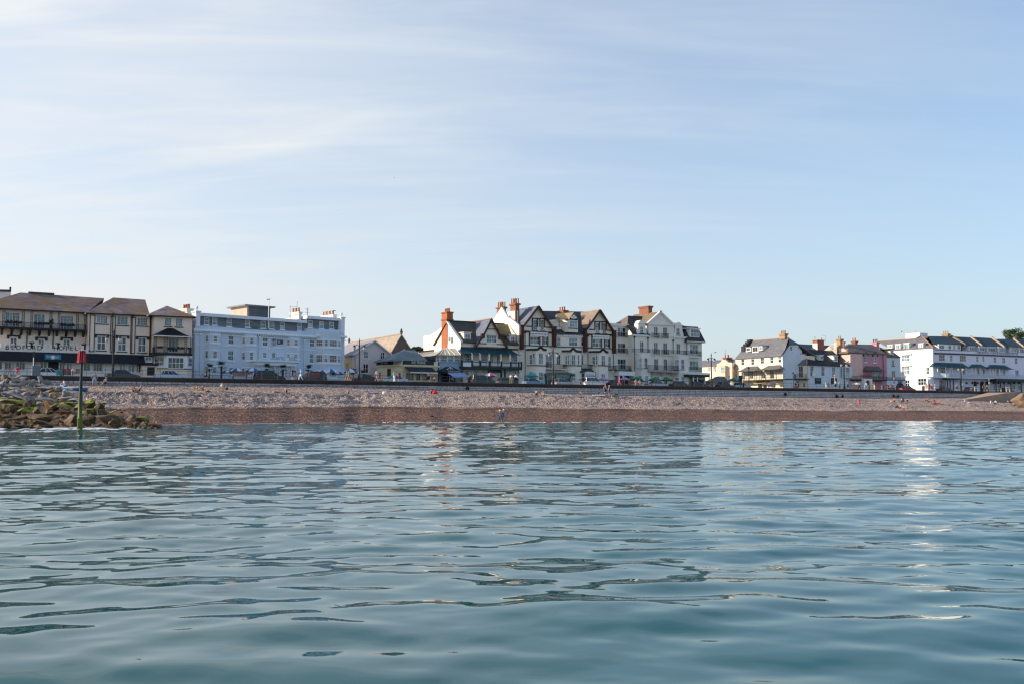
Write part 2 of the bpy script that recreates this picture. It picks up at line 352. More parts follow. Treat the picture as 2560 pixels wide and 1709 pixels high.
def build_beach():
 pxs = np.linspace(-900, 3500, 1050); ts = np.concatenate([np.linspace(-0.6, -0.06, 8), np.linspace(-0.04, 1.05, 190)])
 co = []; wet = []
 for px in pxs:
  c = beach_col(px)
  (Y0, z0), (Yb, zb), (Yc, zc), (Yq, zq) = c
  zs = (-3.0, -0.55, 0.0, zb, zb + (zc - zb) * 0.20, zb + (zc - zb) * 0.97, zc, zc + (zq - zc) * 0.22, zq, zq)
  z = np.interp(ts, (-0.6, -0.12, 0.0, 0.34, 0.60, 0.742, 0.765, 0.84, 1.0, 1.06), zs); Y = Y0 + (Yq - Y0) * ts; r = ray(px, 1000); X = r.x / r.y * Y
  for k in range(len(ts)):
   co.append((X[k], Y[k], z[k] + lumps(X[k], Y[k], ts[k]))); wet.append(ts[k])
 nr, nc = len(pxs), len(ts); idx = np.arange(nr * nc).reshape(nr, nc)
 q = np.stack([idx[:-1, :-1], idx[1:, :-1], idx[1:, 1:], idx[:-1, 1:]], -1).reshape(-1, 4)
 me = bpy.data.meshes.new('beach'); me.from_pydata(co, [], q.tolist()); me.polygons.foreach_set('use_smooth', [True] * len(q))
 at = me.attributes.new('rise', 'FLOAT', 'POINT'); at.data.foreach_set('value', wet)
 m, nt, bs = new_mat('shingle'); N, L = nt.nodes, nt.links
 tc = N.new('ShaderNodeTexCoord'); a = N.new('ShaderNodeAttribute'); a.attribute_name = 'rise'
 sx = N.new('ShaderNodeSeparateXYZ'); L.new(tc.outputs['Object'], sx.inputs[0]); ri = N.new('ShaderNodeMath'); ri.operation = 'MULTIPLY'; ri.inputs[1].default_value = 32.0; L.new(a.outputs['Fac'], ri.inputs[0])
 shore = N.new('ShaderNodeCombineXYZ'); L.new(sx.outputs[0], shore.inputs[0]); L.new(ri.outputs[0], shore.inputs[1])
 def nz(sc, det, st=(1, 1, 1), r=0.65):
  mp = N.new('ShaderNodeMapping'); L.new(shore.outputs[0], mp.inputs[0]); mp.inputs['Scale'].default_value = st
  n = N.new('ShaderNodeTexNoise'); L.new(mp.outputs[0], n.inputs['Vector']); n.inputs['Scale'].default_value = sc; n.inputs['Detail'].default_value = det; n.inputs['Roughness'].default_value = r; return n.outputs[0]
 vo = N.new('ShaderNodeTexVoronoi'); L.new(tc.outputs['Object'], vo.inputs['Vector']); vo.inputs['Scale'].default_value = 6.5
 def ramp(src, stops):
  c = N.new('ShaderNodeValToRGB'); L.new(src, c.inputs[0])
  e = c.color_ramp.elements
  while len(e) < len(stops): e.new(0.5)
  for k, (p, col) in enumerate(stops): e[k].position = p; e[k].color = (*col, 1)
  return c.outputs[0]
 sepv = N.new('ShaderNodeSeparateColor'); L.new(vo.outputs['Color'], sepv.inputs[0])
 dry = ramp(sepv.outputs[0], [(0.0, (0.12, 0.086, 0.078)), (0.35, (0.295, 0.208, 0.172)), (0.7, (0.435, 0.318, 0.260)), (1.0, (0.66, 0.55, 0.47))])
 wet_c = ramp(sepv.outputs[1], [(0.0, (0.04, 0.019, 0.012)), (0.45, (0.125, 0.060, 0.040)), (0.85, (0.21, 0.108, 0.072)), (1.0, (0.48, 0.34, 0.27))])
 edge = N.new('ShaderNodeMath'); edge.operation = 'ADD'; L.new(a.outputs['Fac'], edge.inputs[0])
 e2 = N.new('ShaderNodeMath'); e2.operation = 'MULTIPLY_ADD'; L.new(nz(0.22, 8, (0.5, 2.2, 1), .72), e2.inputs[0]); e2.inputs[1].default_value = 0.30; e2.inputs[2].default_value = -0.15; L.new(e2.outputs[0], edge.inputs[1])
 mr = N.new('ShaderNodeMapRange'); mr.interpolation_type = 'SMOOTHSTEP'; L.new(edge.outputs[0], mr.inputs[0]); mr.inputs[1].default_value = 0.30; mr.inputs[2].default_value = 0.38
 mx = N.new('ShaderNodeMix'); mx.data_type = 'RGBA'; L.new(mr.outputs[0], mx.inputs[0]); L.new(wet_c, mx.inputs['A']); L.new(dry, mx.inputs['B'])
 # dark line of damp weed at the top of the wet band, in pieces
 wl = N.new('ShaderNodeMapRange'); wl.interpolation_type = 'SMOOTHSTEP'; L.new(edge.outputs[0], wl.inputs[0]); wl.inputs[1].default_value = 0.25; wl.inputs[2].default_value = 0.31
 w3 = N.new('ShaderNodeMath'); w3.operation = 'SUBTRACT'; L.new(wl.outputs[0], w3.inputs[0]); L.new(mr.outputs[0], w3.inputs[1]); w3.use_clamp = True
 wp = N.new('ShaderNodeMapRange'); L.new(nz(0.35, 4, (.5, 2, 1)), wp.inputs[0]); wp.inputs[1].default_value = 0.36; wp.inputs[2].default_value = 0.6; wp.inputs[4].default_value = 0.8
 w4 = N.new('ShaderNodeMath'); w4.operation = 'MULTIPLY'; L.new(w3.outputs[0], w4.inputs[0]); L.new(wp.outputs[0], w4.inputs[1])
 m2 = N.new('ShaderNodeMix'); m2.data_type = 'RGBA'; L.new(w4.outputs[0], m2.inputs[0]); L.new(mx.outputs['Result'], m2.inputs['A']); m2.inputs['B'].default_value = (0.035, 0.022, 0.016, 1)
 # broad tonal drift
 br = N.new('ShaderNodeMapRange'); L.new(nz(0.09, 5, (0.3, 3.5, 1)), br.inputs[0]); br.inputs[1].default_value = 0.3; br.inputs[2].default_value = 0.7; br.inputs[3].default_value = 0.84; br.inputs[4].default_value = 1.16
 m3 = N.new('ShaderNodeVectorMath'); m3.operation = 'SCALE'; L.new(m2.outputs['Result'], m3.inputs[0]); L.new(br.outputs[0], m3.inputs['Scale'])
 L.new(m3.outputs[0], bs.inputs['Base Color']); bs.inputs['Roughness'].default_value = 0.75; bs.inputs['Specular IOR Level'].default_value = 0.25
 bp = N.new('ShaderNodeBump'); bp.inputs['Strength'].default_value = 0.9; bp.inputs['Distance'].default_value = 0.12; L.new(vo.outputs['Distance'], bp.inputs['Height']); bp.invert = True
 L.new(bp.outputs[0], bs.inputs['Normal'])
 me.materials.append(m)
 o = bpy.data.objects.new('beach', me); COL.objects.link(o); tag(o, 'pink grey shingle beach with wet red band along the sea', kind='structure')
build_beach()

# ------------------------------------------------------------------ promenade, road, land
asphalt = mat('asphalt', (0.07, 0.07, 0.075), 0.9, 0.2, 0.7, 0.3, 30)
paving = mat('promenade paving', (0.40, 0.34, 0.31), 0.85, 0.15, 0.6, 0.2, 12)
pavestone = mat('pavement stone', (0.30, 0.28, 0.26), 0.85, 0.12, 0.8)
stone_wall = mat('sea wall stone', (0.55, 0.53, 0.53), 0.85, 0.2, 0.9, 0.5, 5, amt=0.5)
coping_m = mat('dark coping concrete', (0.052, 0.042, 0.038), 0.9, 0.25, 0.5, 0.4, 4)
mortar = mat('dark mortar', (0.05, 0.048, 0.05), 0.95, 0.2, 0.8)
SP = Plane(Vector((0, 165.0, 0)), TH0)       # the promenade line
def strip(name, b0, b1, z, m, label, th=1.0, s0=-330, s1=560):
 o = MB().box(SP, s0, s1, b0, b1, z - th, z).obj(name, m); tag(o, label, kind='structure'); return o
strip('promenade', 0.62, 5.6, ZP, paving, 'pinkish grey promenade paving behind the railing')
strip('road', 5.6, 13.4, ZP - 0.12, asphalt, 'dark seafront road behind the promenade')
strip('pavement', 13.4, 34.0, ZP, pavestone, 'pale pavement in front of the seafront houses')
strip('town_ground', 34.0, 400.0, ZP - 0.02, pavestone, 'ground under the town behind the seafront')
for i in range(34):
 mk = MB().box(SP, -150 + i * 9, -150 + i * 9 + 3.0, 9.4, 9.52, ZP - 0.12, ZP - 0.116).obj('road_marking', mat('white road paint', (0.7, 0.7, 0.68), 0.7, 0.1)); tag(mk, kind='structure')
hl = MB(); hs = [(-420, 0), (-260, 10), (-120, 9), (0, 7), (90, 6), (160, 9), (240, 17), (330, 26), (460, 20), (560, 0)]

# sea wall: coping beam, core, stone blocks laid in courses
def build_wall():
 sw = empty('sea_wall', 'long stone block sea wall with dark coping below the promenade railing', 'sea wall', SP.W(0, 0, ZP - 2))
 MB().box(SP, -330, 560, 0.06, 0.62, ZP - 5, ZP - 0.52).obj('wall_core', mortar, sw)
 s = -330.0; cop = []
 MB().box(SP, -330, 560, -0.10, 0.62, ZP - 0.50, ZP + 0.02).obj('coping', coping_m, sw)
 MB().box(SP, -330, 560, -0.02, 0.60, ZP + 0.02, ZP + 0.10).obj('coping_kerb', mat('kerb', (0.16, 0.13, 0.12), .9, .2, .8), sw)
 stuff = MB(); parts = 0; rr = random.Random(3)
 hgt = 0.30
 blocks = []
 for row in range(9):
  z1 = ZP - 0.53 - row * hgt; s = -95 + (row % 2) * 0.36
  while s < 205:
   w = rr.uniform(0.62, 0.92); blocks.append((s, s + w - 0.07, z1 - hgt + 0.065, z1, rr.uniform(-0.035, 0.02))); s += w
 vis = []
 for b in blocks:
  c = SP.W((b[0] + b[1]) / 2, 0, (b[2] + b[3]) / 2); px, py = proj(c)
  if -60 < px < 2620:
   g = beach_point(px, 1.0).z
   if b[3] < g - 0.25: continue
   vis.append((c.y - (0 if px > 330 else -500), b))
 vis.sort(key=lambda q: q[0])
 shared = {}
 for k, (d, b) in enumerate(vis):
  if k < 300:
   MB().box(SP, b[0], b[1], b[4], 0.10, b[2], b[3]).obj('stone_block', stone_wall, sw)
  else: stuff.box(SP, b[0], b[1], b[4], 0.10, b[2], b[3])
 tag(stuff.obj('stone_blocks', stone_wall, sw), kind='stuff')
 for (x, y) in ((1168, 970.5), (1963, 984.5)):     # dark drain outlets in the wall
  p = SP.at(x, y); s_, z_ = SP.sz(x, y)
  ring = MB(); n = 12
  ring.prism(SP, [(s_ + 0.33 * math.cos(2 * math.pi * k / n), z_ + 0.33 * math.sin(2 * math.pi * k / n)) for k in range(n)], -0.16, 0.06)
  ring.obj('drain_outlet', mat('drain black', (0.012, 0.012, 0.014), 0.6), sw)
build_wall()

# promenade railing: posts and two rails
def build_railing():
 rl = empty('promenade_railing', 'dark metal railing of thin posts and two rails along the promenade edge', 'railing', SP.W(0, 0.3, ZP))
 iron = mat('railing iron', (0.10, 0.10, 0.11), 0.5, 0.15, 2.0, metal=0.0)
 proto = MB().tube([SP.W(0, 0.3, ZP + 0.02), SP.W(0, 0.3, ZP + 1.06)], 0.035, 6).lathe(SP.W(0, 0.3, ZP + 1.05), [(0.0, -0.02), (0.055, 0.0), (0.055, 0.05), (0.0, 0.08)], 6).obj('post', iron, rl)
 s = -82.0; k = 0
 while s < 168:
  if k == 0: o = proto
  else:
   o = proto.copy(); COL.objects.link(o)
  o.location = SD * s; s += 2.35; k += 1
 for z in (1.0, 0.55):
  MB().tube([SP.W(-82, 0.3, ZP + z), SP.W(168, 0.3, ZP + z)], 0.026, 6).obj('rail', iron, rl)
build_railing()
# ------------------------------------------------------------------ builders for houses
G0 = ZP - 0.3
white = mat('white paint', (0.82, 0.81, 0.79), 0.45, 0.05, 1.5)
black = mat('black paint', (0.018, 0.019, 0.022), 0.5, 0.2, 1.5)
iron_m = mat('black iron', (0.02, 0.02, 0.022), 0.45, 0.2, 3)
brown = mat('brown timber', (0.075, 0.040, 0.032), 0.7, 0.25, 1.5)
redbrick = mat('red brick', (0.30, 0.125, 0.075), 0.85, 0.2, 2.5, 0.5, 14, amt=0.55)
pot_m = mat('terracotta', (0.45, 0.17, 0.08), 0.8, 0.2, 3)
ochre_brick = mat('ochre brick', (0.42, 0.27, 0.15), 0.85, 0.2, 2.5, 0.4, 12)
door_dark = mat('dark doorway', (0.012, 0.012, 0.014), 0.5, 0.2, 1)
leaf_dark = mat('dark leaf', (0.028, 0.05, 0.022), 0.6, 0.3, 6)
flower_m = mat('flower mix', (0.05, 0.03, 0.025), 0.7, 0.3, 14, dark=(0.25, 0.03, 0.06), amt=0.75)
G_dark = glass('pane dark', (0.016, 0.022, 0.028)); G_blue = glass('pane blue', (0.05, 0.115, 0.15)); G_teal = glass('pane teal', (0.03, 0.14, 0.16))  # blue and teal panes hold reflected sky in their colour
G_curt = glass('pane curtain', (0.30, 0.36, 0.40), 0.25); G_pale = glass('pane pale', (0.16, 0.26, 0.32), 0.1)
GSETS = {'mix': (G_dark, G_dark, G_dark, G_blue, G_blue, G_curt), 'dark': (G_dark, G_dark, G_dark, G_blue), 'blue': (G_blue, G_pale, G_blue, G_dark, G_teal), 'teal': (G_teal, G_teal, G_blue, G_pale), 'pale': (G_pale, G_curt), 'room': (G_dark, G_dark, G_blue, G_curt)}

def inside(p, poly):
 x, y = p; c = False; n = len(poly)
 for i in range(n):
  (x0, y0), (x1, y1) = poly[i], poly[i - 1]
  if (y0 > y) != (y1 > y) and x < (x1 - x0) * (y - y0) / (y1 - y0) + x0: c = not c
 return c
def wall(P, par, m, top, holes=(), b=0.0, depth=9.0, name='wall', foot=G0, rev=0.2, closed=None):
 """a house body: outline of crop points (its top, left to right), window openings cut with reveals, extruded inland"""
 if closed: poly = [P.sz(x, y, b) for x, y in closed]
 else:
  poly = [P.sz(x, y, b) for x, y in top]
  poly = [(poly[0][0], foot)] + poly + [(poly[-1][0], foot)]
 vs = [Vector(p) for p in poly]; es = [(i, (i + 1) % len(poly)) for i in range(len(poly))]; hr = []
 for r in holes:
  s0, z0, s1, z1 = P.rect(r, b)
  if not all(inside(q, poly) for q in ((s0, z0), (s1, z0), (s1, z1), (s0, z1))): continue
  if any(s0 < h[2] + .02 and s1 > h[0] - .02 and z0 < h[3] + .02 and z1 > h[1] - .02 for h in hr): continue
  n = len(vs); vs += [Vector(q) for q in ((s0, z0), (s1, z0), (s1, z1), (s0, z1))]; es += [(n, n + 1), (n + 1, n + 2), (n + 2, n + 3), (n + 3, n)]; hr.append((s0, z0, s1, z1))
 ov, oe, of, *_ = delaunay_2d_cdt(vs, es, [], 0, 1e-5)
 mb = MB(); keep = []
 for f in of:
  c = sum((ov[i] for i in f), Vector((0, 0))) / len(f)
  if not inside(c, poly) or any(h[0] < c.x < h[2] and h[1] < c.y < h[3] for h in hr): continue
  keep.append(tuple(f))
 mb.add([P.W(v.x, b, v.y) for v in ov], keep)
 n = len(poly)
 mb.add([P.W(s, b, z) for s, z in poly] + [P.W(s, b + depth, z) for s, z in poly], [(i, (i + 1) % n, (i + 1) % n + n, i + n) for i in range(n)] + [tuple(range(2 * n - 1, n - 1, -1))])
 for s0, z0, s1, z1 in hr:
  q = [(s0, z0), (s1, z0), (s1, z1), (s0, z1)]
  mb.add([P.W(s, b, z) for s, z in q] + [P.W(s, b + rev, z) for s, z in q], [(i, i + 4, (i + 1) % 4 + 4, (i + 1) % 4) for i in range(4)] + [(4, 5, 6, 7)])
 o = mb.obj(name, m, par, fix=False)
 bm = bmesh.new(); bm.from_mesh(o.data); bmesh.ops.remove_doubles(bm, verts=bm.verts, dist=1e-4); bmesh.ops.recalc_face_normals(bm, faces=bm.faces); bm.to_mesh(o.data); bm.free()
 return o
def win(P, par, r, b=0.0, cols=2, rows=2, bars=(0, 0), fm=None, g='mix', sill=None, sillm=None, proud=False, fw=0.085, arch=False, name='window'):
 """a window: frame with glazing bars, one pane per light, a sill"""
 s0, z0, s1, z1 = P.rect(r, b)
 if proud: f0, f1, gb = b - 0.07, b - 0.004, b - 0.03
 else: f0, f1, gb = b + 0.05, b + 0.15, b + 0.12
 mb = MB(); e = fw
 mb.box(P, s0, s0 + e, f0, f1, z0, z1).box(P, s1 - e, s1, f0, f1, z0, z1).box(P, s0 + e, s1 - e, f0, f1, z0, z0 + e).box(P, s0 + e, s1 - e, f0, f1, z1 - e, z1)
 i0, i1, j0, j1 = s0 + e, s1 - e, z0 + e, z1 - e
 mw = e * 0.75
 for c in range(1, cols): x = i0 + (i1 - i0) * c / cols; mb.box(P, x - mw / 2, x + mw / 2, f0 + .012, f1 - .004, j0, j1)
 for k in range(1, rows): y = j0 + (j1 - j0) * k / rows; mb.box(P, i0, i1, f0 + .02, f1 - .008, y - mw / 2, y + mw / 2)
 for c in range(1, bars[0] * cols):
  if c % bars[0]: x = i0 + (i1 - i0) * c / (bars[0] * cols); mb.box(P, x - .012, x + .012, f0 + .03, f1 - .012, j0, j1)
 for k in range(1, bars[1] * rows):
  if k % bars[1]: y = j0 + (j1 - j0) * k / (bars[1] * rows); mb.box(P, i0, i1, f0 + .034, f1 - .016, y - .012, y + .012)
 if arch:
  pts = [(s0 + (s1 - s0) * (0.5 - 0.5 * math.cos(math.pi * k / 8)), z1 + 0.42 * (s1 - s0) * (math.sin(math.pi * k / 8) ** 0.8)) for k in range(9)]
  inn = [(s0 + (s1 - s0) * .5 + (s - s0 - (s1 - s0) * .5) * .8, z1 + (z - z1) * .78) for s, z in pts]
  mb.prism(P, pts, f0, f1 - .02)
 w = mb.obj(name, fm or white, par)
 for c in range(cols):
  for k in range(rows):
   x0 = i0 + (i1 - i0) * c / cols; x1 = i0 + (i1 - i0) * (c + 1) / cols; y0 = j0 + (j1 - j0) * k / rows; y1 = j0 + (j1 - j0) * (k + 1) / rows
   MB().box(P, x0, x1, gb, gb + .02, y0, y1).obj('pane', rnd.choice(GSETS[g]), w)
 if sill: MB().box(P, s0 - .12, s1 + .12, b - sill, b - .004 if proud else b + .1, z0 - .13, z0 - .004).obj('sill', sillm or fm or white, w)
 return w
def box(P, par, name, m, r, b0, b1, bref=None):
 s0, z0, s1, z1 = P.rect(r, b0 if bref is None else bref)
 return MB().box(P, s0, s1, b0, b1, z0, z1).obj(name, m, par)
def prism(P, par, name, m, pts, b0, b1):
 return MB().prism(P, [P.sz(x, y, b0) for x, y in pts], b0, b1).obj(name, m, par)
def bar_mb(mb, P, a, c, w, b0, b1):
 (s0, z0), (s1, z1) = P.sz(*a, b0), P.sz(*c, b0); d = Vector((s1 - s0, z1 - z0)); n = Vector((-d.y, d.x)).normalized() * w / 2
 mb.prism(P, [(s0 - n.x, z0 - n.y), (s1 - n.x, z1 - n.y), (s1 + n.x, z1 + n.y), (s0 + n.x, z0 + n.y)], b0, b1)
def bar(P, par, name, m, a, c, w, b0, b1):
 mb = MB(); bar_mb(mb, P, a, c, w, b0, b1); return mb.obj(name, m, par)
def bars(P, par, name, m, segs, w, b0, b1):
 mb = MB()
 for i, (a, c) in enumerate(segs): bar_mb(mb, P, a, c, w, b0 - 0.0025 * (i % 5), b1)
 return mb.obj(name, m, par)
def roof(P, par, m, pts, faces, name='roof', th=0.15):
 return MB().slab([P.at(*p) if len(p) == 3 else P.W(*p[:3]) for p in pts], faces, th).obj(name, m, par)
def hip(P, par, m, eL, eR, rL, rR, b0=-0.4, br=5.0, b1=10.4, name='roof', ridge=None, th=0.18):
 """eave ends, ridge ends (crop points); four slopes; the back mirrors the front"""
 v = [P.at(*eL, b0), P.at(*eR, b0), P.at(*rR, br), P.at(*rL, br)]
 v += [v[1] + P.n * (b1 - b0), v[0] + P.n * (b1 - b0)]
 o = MB().slab(v, [(0, 1, 2, 3), (1, 4, 2), (4, 5, 3, 2), (5, 0, 3)], th).obj(name, m, par)
 if ridge: MB().tube([v[3] + Vector((0, 0, .04)), v[2] + Vector((0, 0, .04))], 0.13, 6).obj('ridge_tile', ridge, o)
 return o
def gable(P, par, m, apex, fL, fR, b0, b1, name='roof', th=0.16):
 v = [P.at(*fL, b0), P.at(*apex, b0), P.at(*fR, b0)]; w = [x + P.n * (b1 - b0) for x in v]
 return MB().slab(v + w, [(0, 1, 4, 3), (1, 2, 5, 4)], th).obj(name, m, par)
def chimney(P, par, m, r, b, depth, pots=4, potm=None, capm=None, along='b'):
 """front face rectangle r at depth b, extruded inland; corbelled cap; pots along the depth"""
 s0, z0, s1, z1 = P.rect(r, b)
 st = MB().box(P, s0, s1, b, b + depth, z0, z1)
 o = st.obj('chimney', m, par)
 MB().box(P, s0 - .12, s1 + .12, b - .12, b + depth + .12, z1 - .42, z1 - .16).box(P, s0 - .2, s1 + .2, b - .2, b + depth + .2, z1 - .16, z1 + .02).obj('chimney_cap', capm or m, o)
 for k in range(pots):
  f = (k + .5) / pots
  c = P.W((s0 + s1) / 2 + (0.18 if k % 2 else -0.18) * (s1 - s0), b + depth * f, z1) if along == 'b' else P.W(s0 + (s1 - s0) * f, b + depth / 2, z1)
  MB().lathe(c, [(.16, 0), (.17, .12), (.125, .18), (.115, .62), (.15, .66), (.15, .74), (.09, .74), (.09, .5)], 8).obj('chimney_pot', potm or pot_m, o)
 return o
def pipe(P, par, x, y0, y1, b=0.0, m=None, hopper=True, r=.06):
 s, z1 = P.sz(x, y0, b - .1); z0 = P.sz(x, y1, b - .1)[1]
 mb = MB().tube([P.W(s, b - .1, z0), P.W(s, b - .1, z1)], r, 6)
 if hopper: mb.box(P, s - .16, s + .16, b - .26, b - .004, z1 - .1, z1 + .22)
 return mb.obj('drain_pipe', m or black, par)
def rail(P, par, r, b, m=None, step=0.16, name='balcony_railing', w=.022, posts=True, ret=0.0):
 """a balcony railing: top and bottom rail and thin uprights, optional returns to the wall"""
 s0, z0, s1, z1 = P.rect(r, b); mb = MB()
 mb.box(P, s0, s1, b, b + .05, z1 - .06, z1).box(P, s0, s1, b + .005, b + .045, z0 + .04, z0 + .09)
 n = max(2, int((s1 - s0) / step))
 for k in range(n + 1):
  x = s0 + (s1 - s0 - w) * k / n; mb.box(P, x, x + w, b + .012, b + .012 + w, z0 + .09, z1 - .06)
 if ret:
  for x in (s0, s1 - .04):
   mb.box(P, x, x + .04, b + .052, b + ret, z1 - .06, z1)
   for k in range(int(ret / step)): mb.box(P, x + .01, x + .03, b + .1 + k * step, b + .12 + k * step, z0, z1 - .06)
 return mb.obj(name, m or iron_m, par)
def blob(mb, c, r, n, seed, size=.12, flat=.6):
 """a clump of small leaf faces"""
 q = random.Random(seed); c = Vector(c)
 for _ in range(n):
  while True:
   d = Vector((q.uniform(-1, 1), q.uniform(-1, 1), q.uniform(-1, 1)))
   if d.length <= 1: break
  d = d * (0.55 + 0.45 * d.length); p = c + Vector((d.x * r[0], d.y * r[1], d.z * r[2]))
  a = Vector((q.gauss(0, 1), q.gauss(0, 1), q.gauss(0, flat))).normalized(); bb = a.cross(Vector((q.gauss(0, 1), q.gauss(0, 1), q.gauss(0, 1)))).normalized(); s = size * q.uniform(.6, 1.4)
  mb.add([p - a * s, p + bb * s * .55, p + a * s, p - bb * s * .55], [(0, 1, 2, 3)])
 return mb
def flowerbox(P, par, r, b, seed=1):
 s0, z0, s1, z1 = P.rect(r, b); mb = MB()
 bx = MB().box(P, s0, s1, b - .02, b + .18, z0, z0 + (z1 - z0) * .4).obj('flower_box', black, par)
 n = max(2, int((s1 - s0) / .5))
 for k in range(n): blob(mb, P.W(s0 + (s1 - s0) * (k + .5) / n, b + .05, z0 + (z1 - z0) * .62), ((s1 - s0) / n * .62, .2, (z1 - z0) * .42), 46, seed + k, .1)
 mb.obj('flowers', flower_m, bx, fix=False)
def text_mb(mb, body, P, s, b, z, size, center=True, depth=0.03, spread=1.0, shear=0.0, width=None):
 cu = bpy.data.curves.new('lettering', 'FONT'); cu.body = body; cu.size = 1.0; cu.space_character = spread; cu.shear = shear
 cu.resolution_u = 2
 o = bpy.data.objects.new('lettering', cu); COL.objects.link(o)
 me = bpy.data.meshes.new_from_object(o.evaluated_get(bpy.context.evaluated_depsgraph_get()))
 xs = [v.co.x for v in me.vertices]; x0, x1 = min(xs), max(xs); sx = size if width is None else width / (x1 - x0)
 off = (x0 + x1) / 2 if center else x0
 mb.add([P.W(s + (v.co.x - off) * sx, b - depth, z + v.co.y * size) for v in me.vertices], [tuple(p.vertices) for p in me.polygons])
 bpy.data.objects.remove(o); bpy.data.meshes.remove(me); bpy.data.curves.remove(cu)
def text(P, par, body, r, b, m, name='lettering', cap=0.72, **k):
 s0, z0, s1, z1 = P.rect(r, b); mb = MB()
 text_mb(mb, body, P, (s0 + s1) / 2, b, z0, (z1 - z0) / cap, width=s1 - s0, **k); return mb.obj(name, m, par, fix=False)
def canopy(P, par, m, r, b_in, b_out, name='canopy', inset=0.5, n=6, th=.06, concave=True, x0t=None, x1t=None):
 """a swept tent-shaped balcony roof: high and narrow at the wall, low and wide in front"""
 s0, z0, s1, z1 = P.rect(r, b_out); mb = MB(); rows = []
 for k in range(n + 1):
  f = k / n; h = (f ** 2.0 if concave else f); ins = inset * (f ** (1.6 if concave else 1))
  b = b_out + (b_in - b_out) * f; z = z0 + (z1 - z0) * h
  rows.append([P.W(s0 + ins, b, z), P.W(s1 - ins, b, z)])
 vs = [p for q in rows for p in q]; fs = [(2 * k, 2 * k + 1, 2 * k + 3, 2 * k + 2) for k in range(n)]
 for side in (0, 1):                       # swept cheeks
  base = len(vs)
  x = s0 if side == 0 else s1
  for k in range(n + 1):
   b = b_out + (b_in - b_out) * k / n; vs.append(P.W(x, b, z0))
  for k in range(n): fs.append((2 * k + side, 2 * k + 2 + side, base + k + 1, base + k))
 return mb.slab(vs, fs, th).obj(name, m, par)
def bay(P, par, m, r, b, out, cham=0.8, name='bay'):
 """a projecting bay with slanted sides"""
 s0, z0, s1, z1 = P.rect(r, b); c = min(cham, (s1 - s0) * .3)
 return MB().plan(P, [(s0, b + .02), (s0 + c, b - out), (s1 - c, b - out), (s1, b + .02)], z0, z1).obj(name, m, par)
def house(name, label, cat, P, x, y=0, b=0.0, group=None):
 p = P.W(P.sz(x, 800)[0], b, ZP); return empty(name, label, cat, p, group)
def pl(px, D, deg, crop, z=0): return Plane(street(px, D), R(deg), crop)
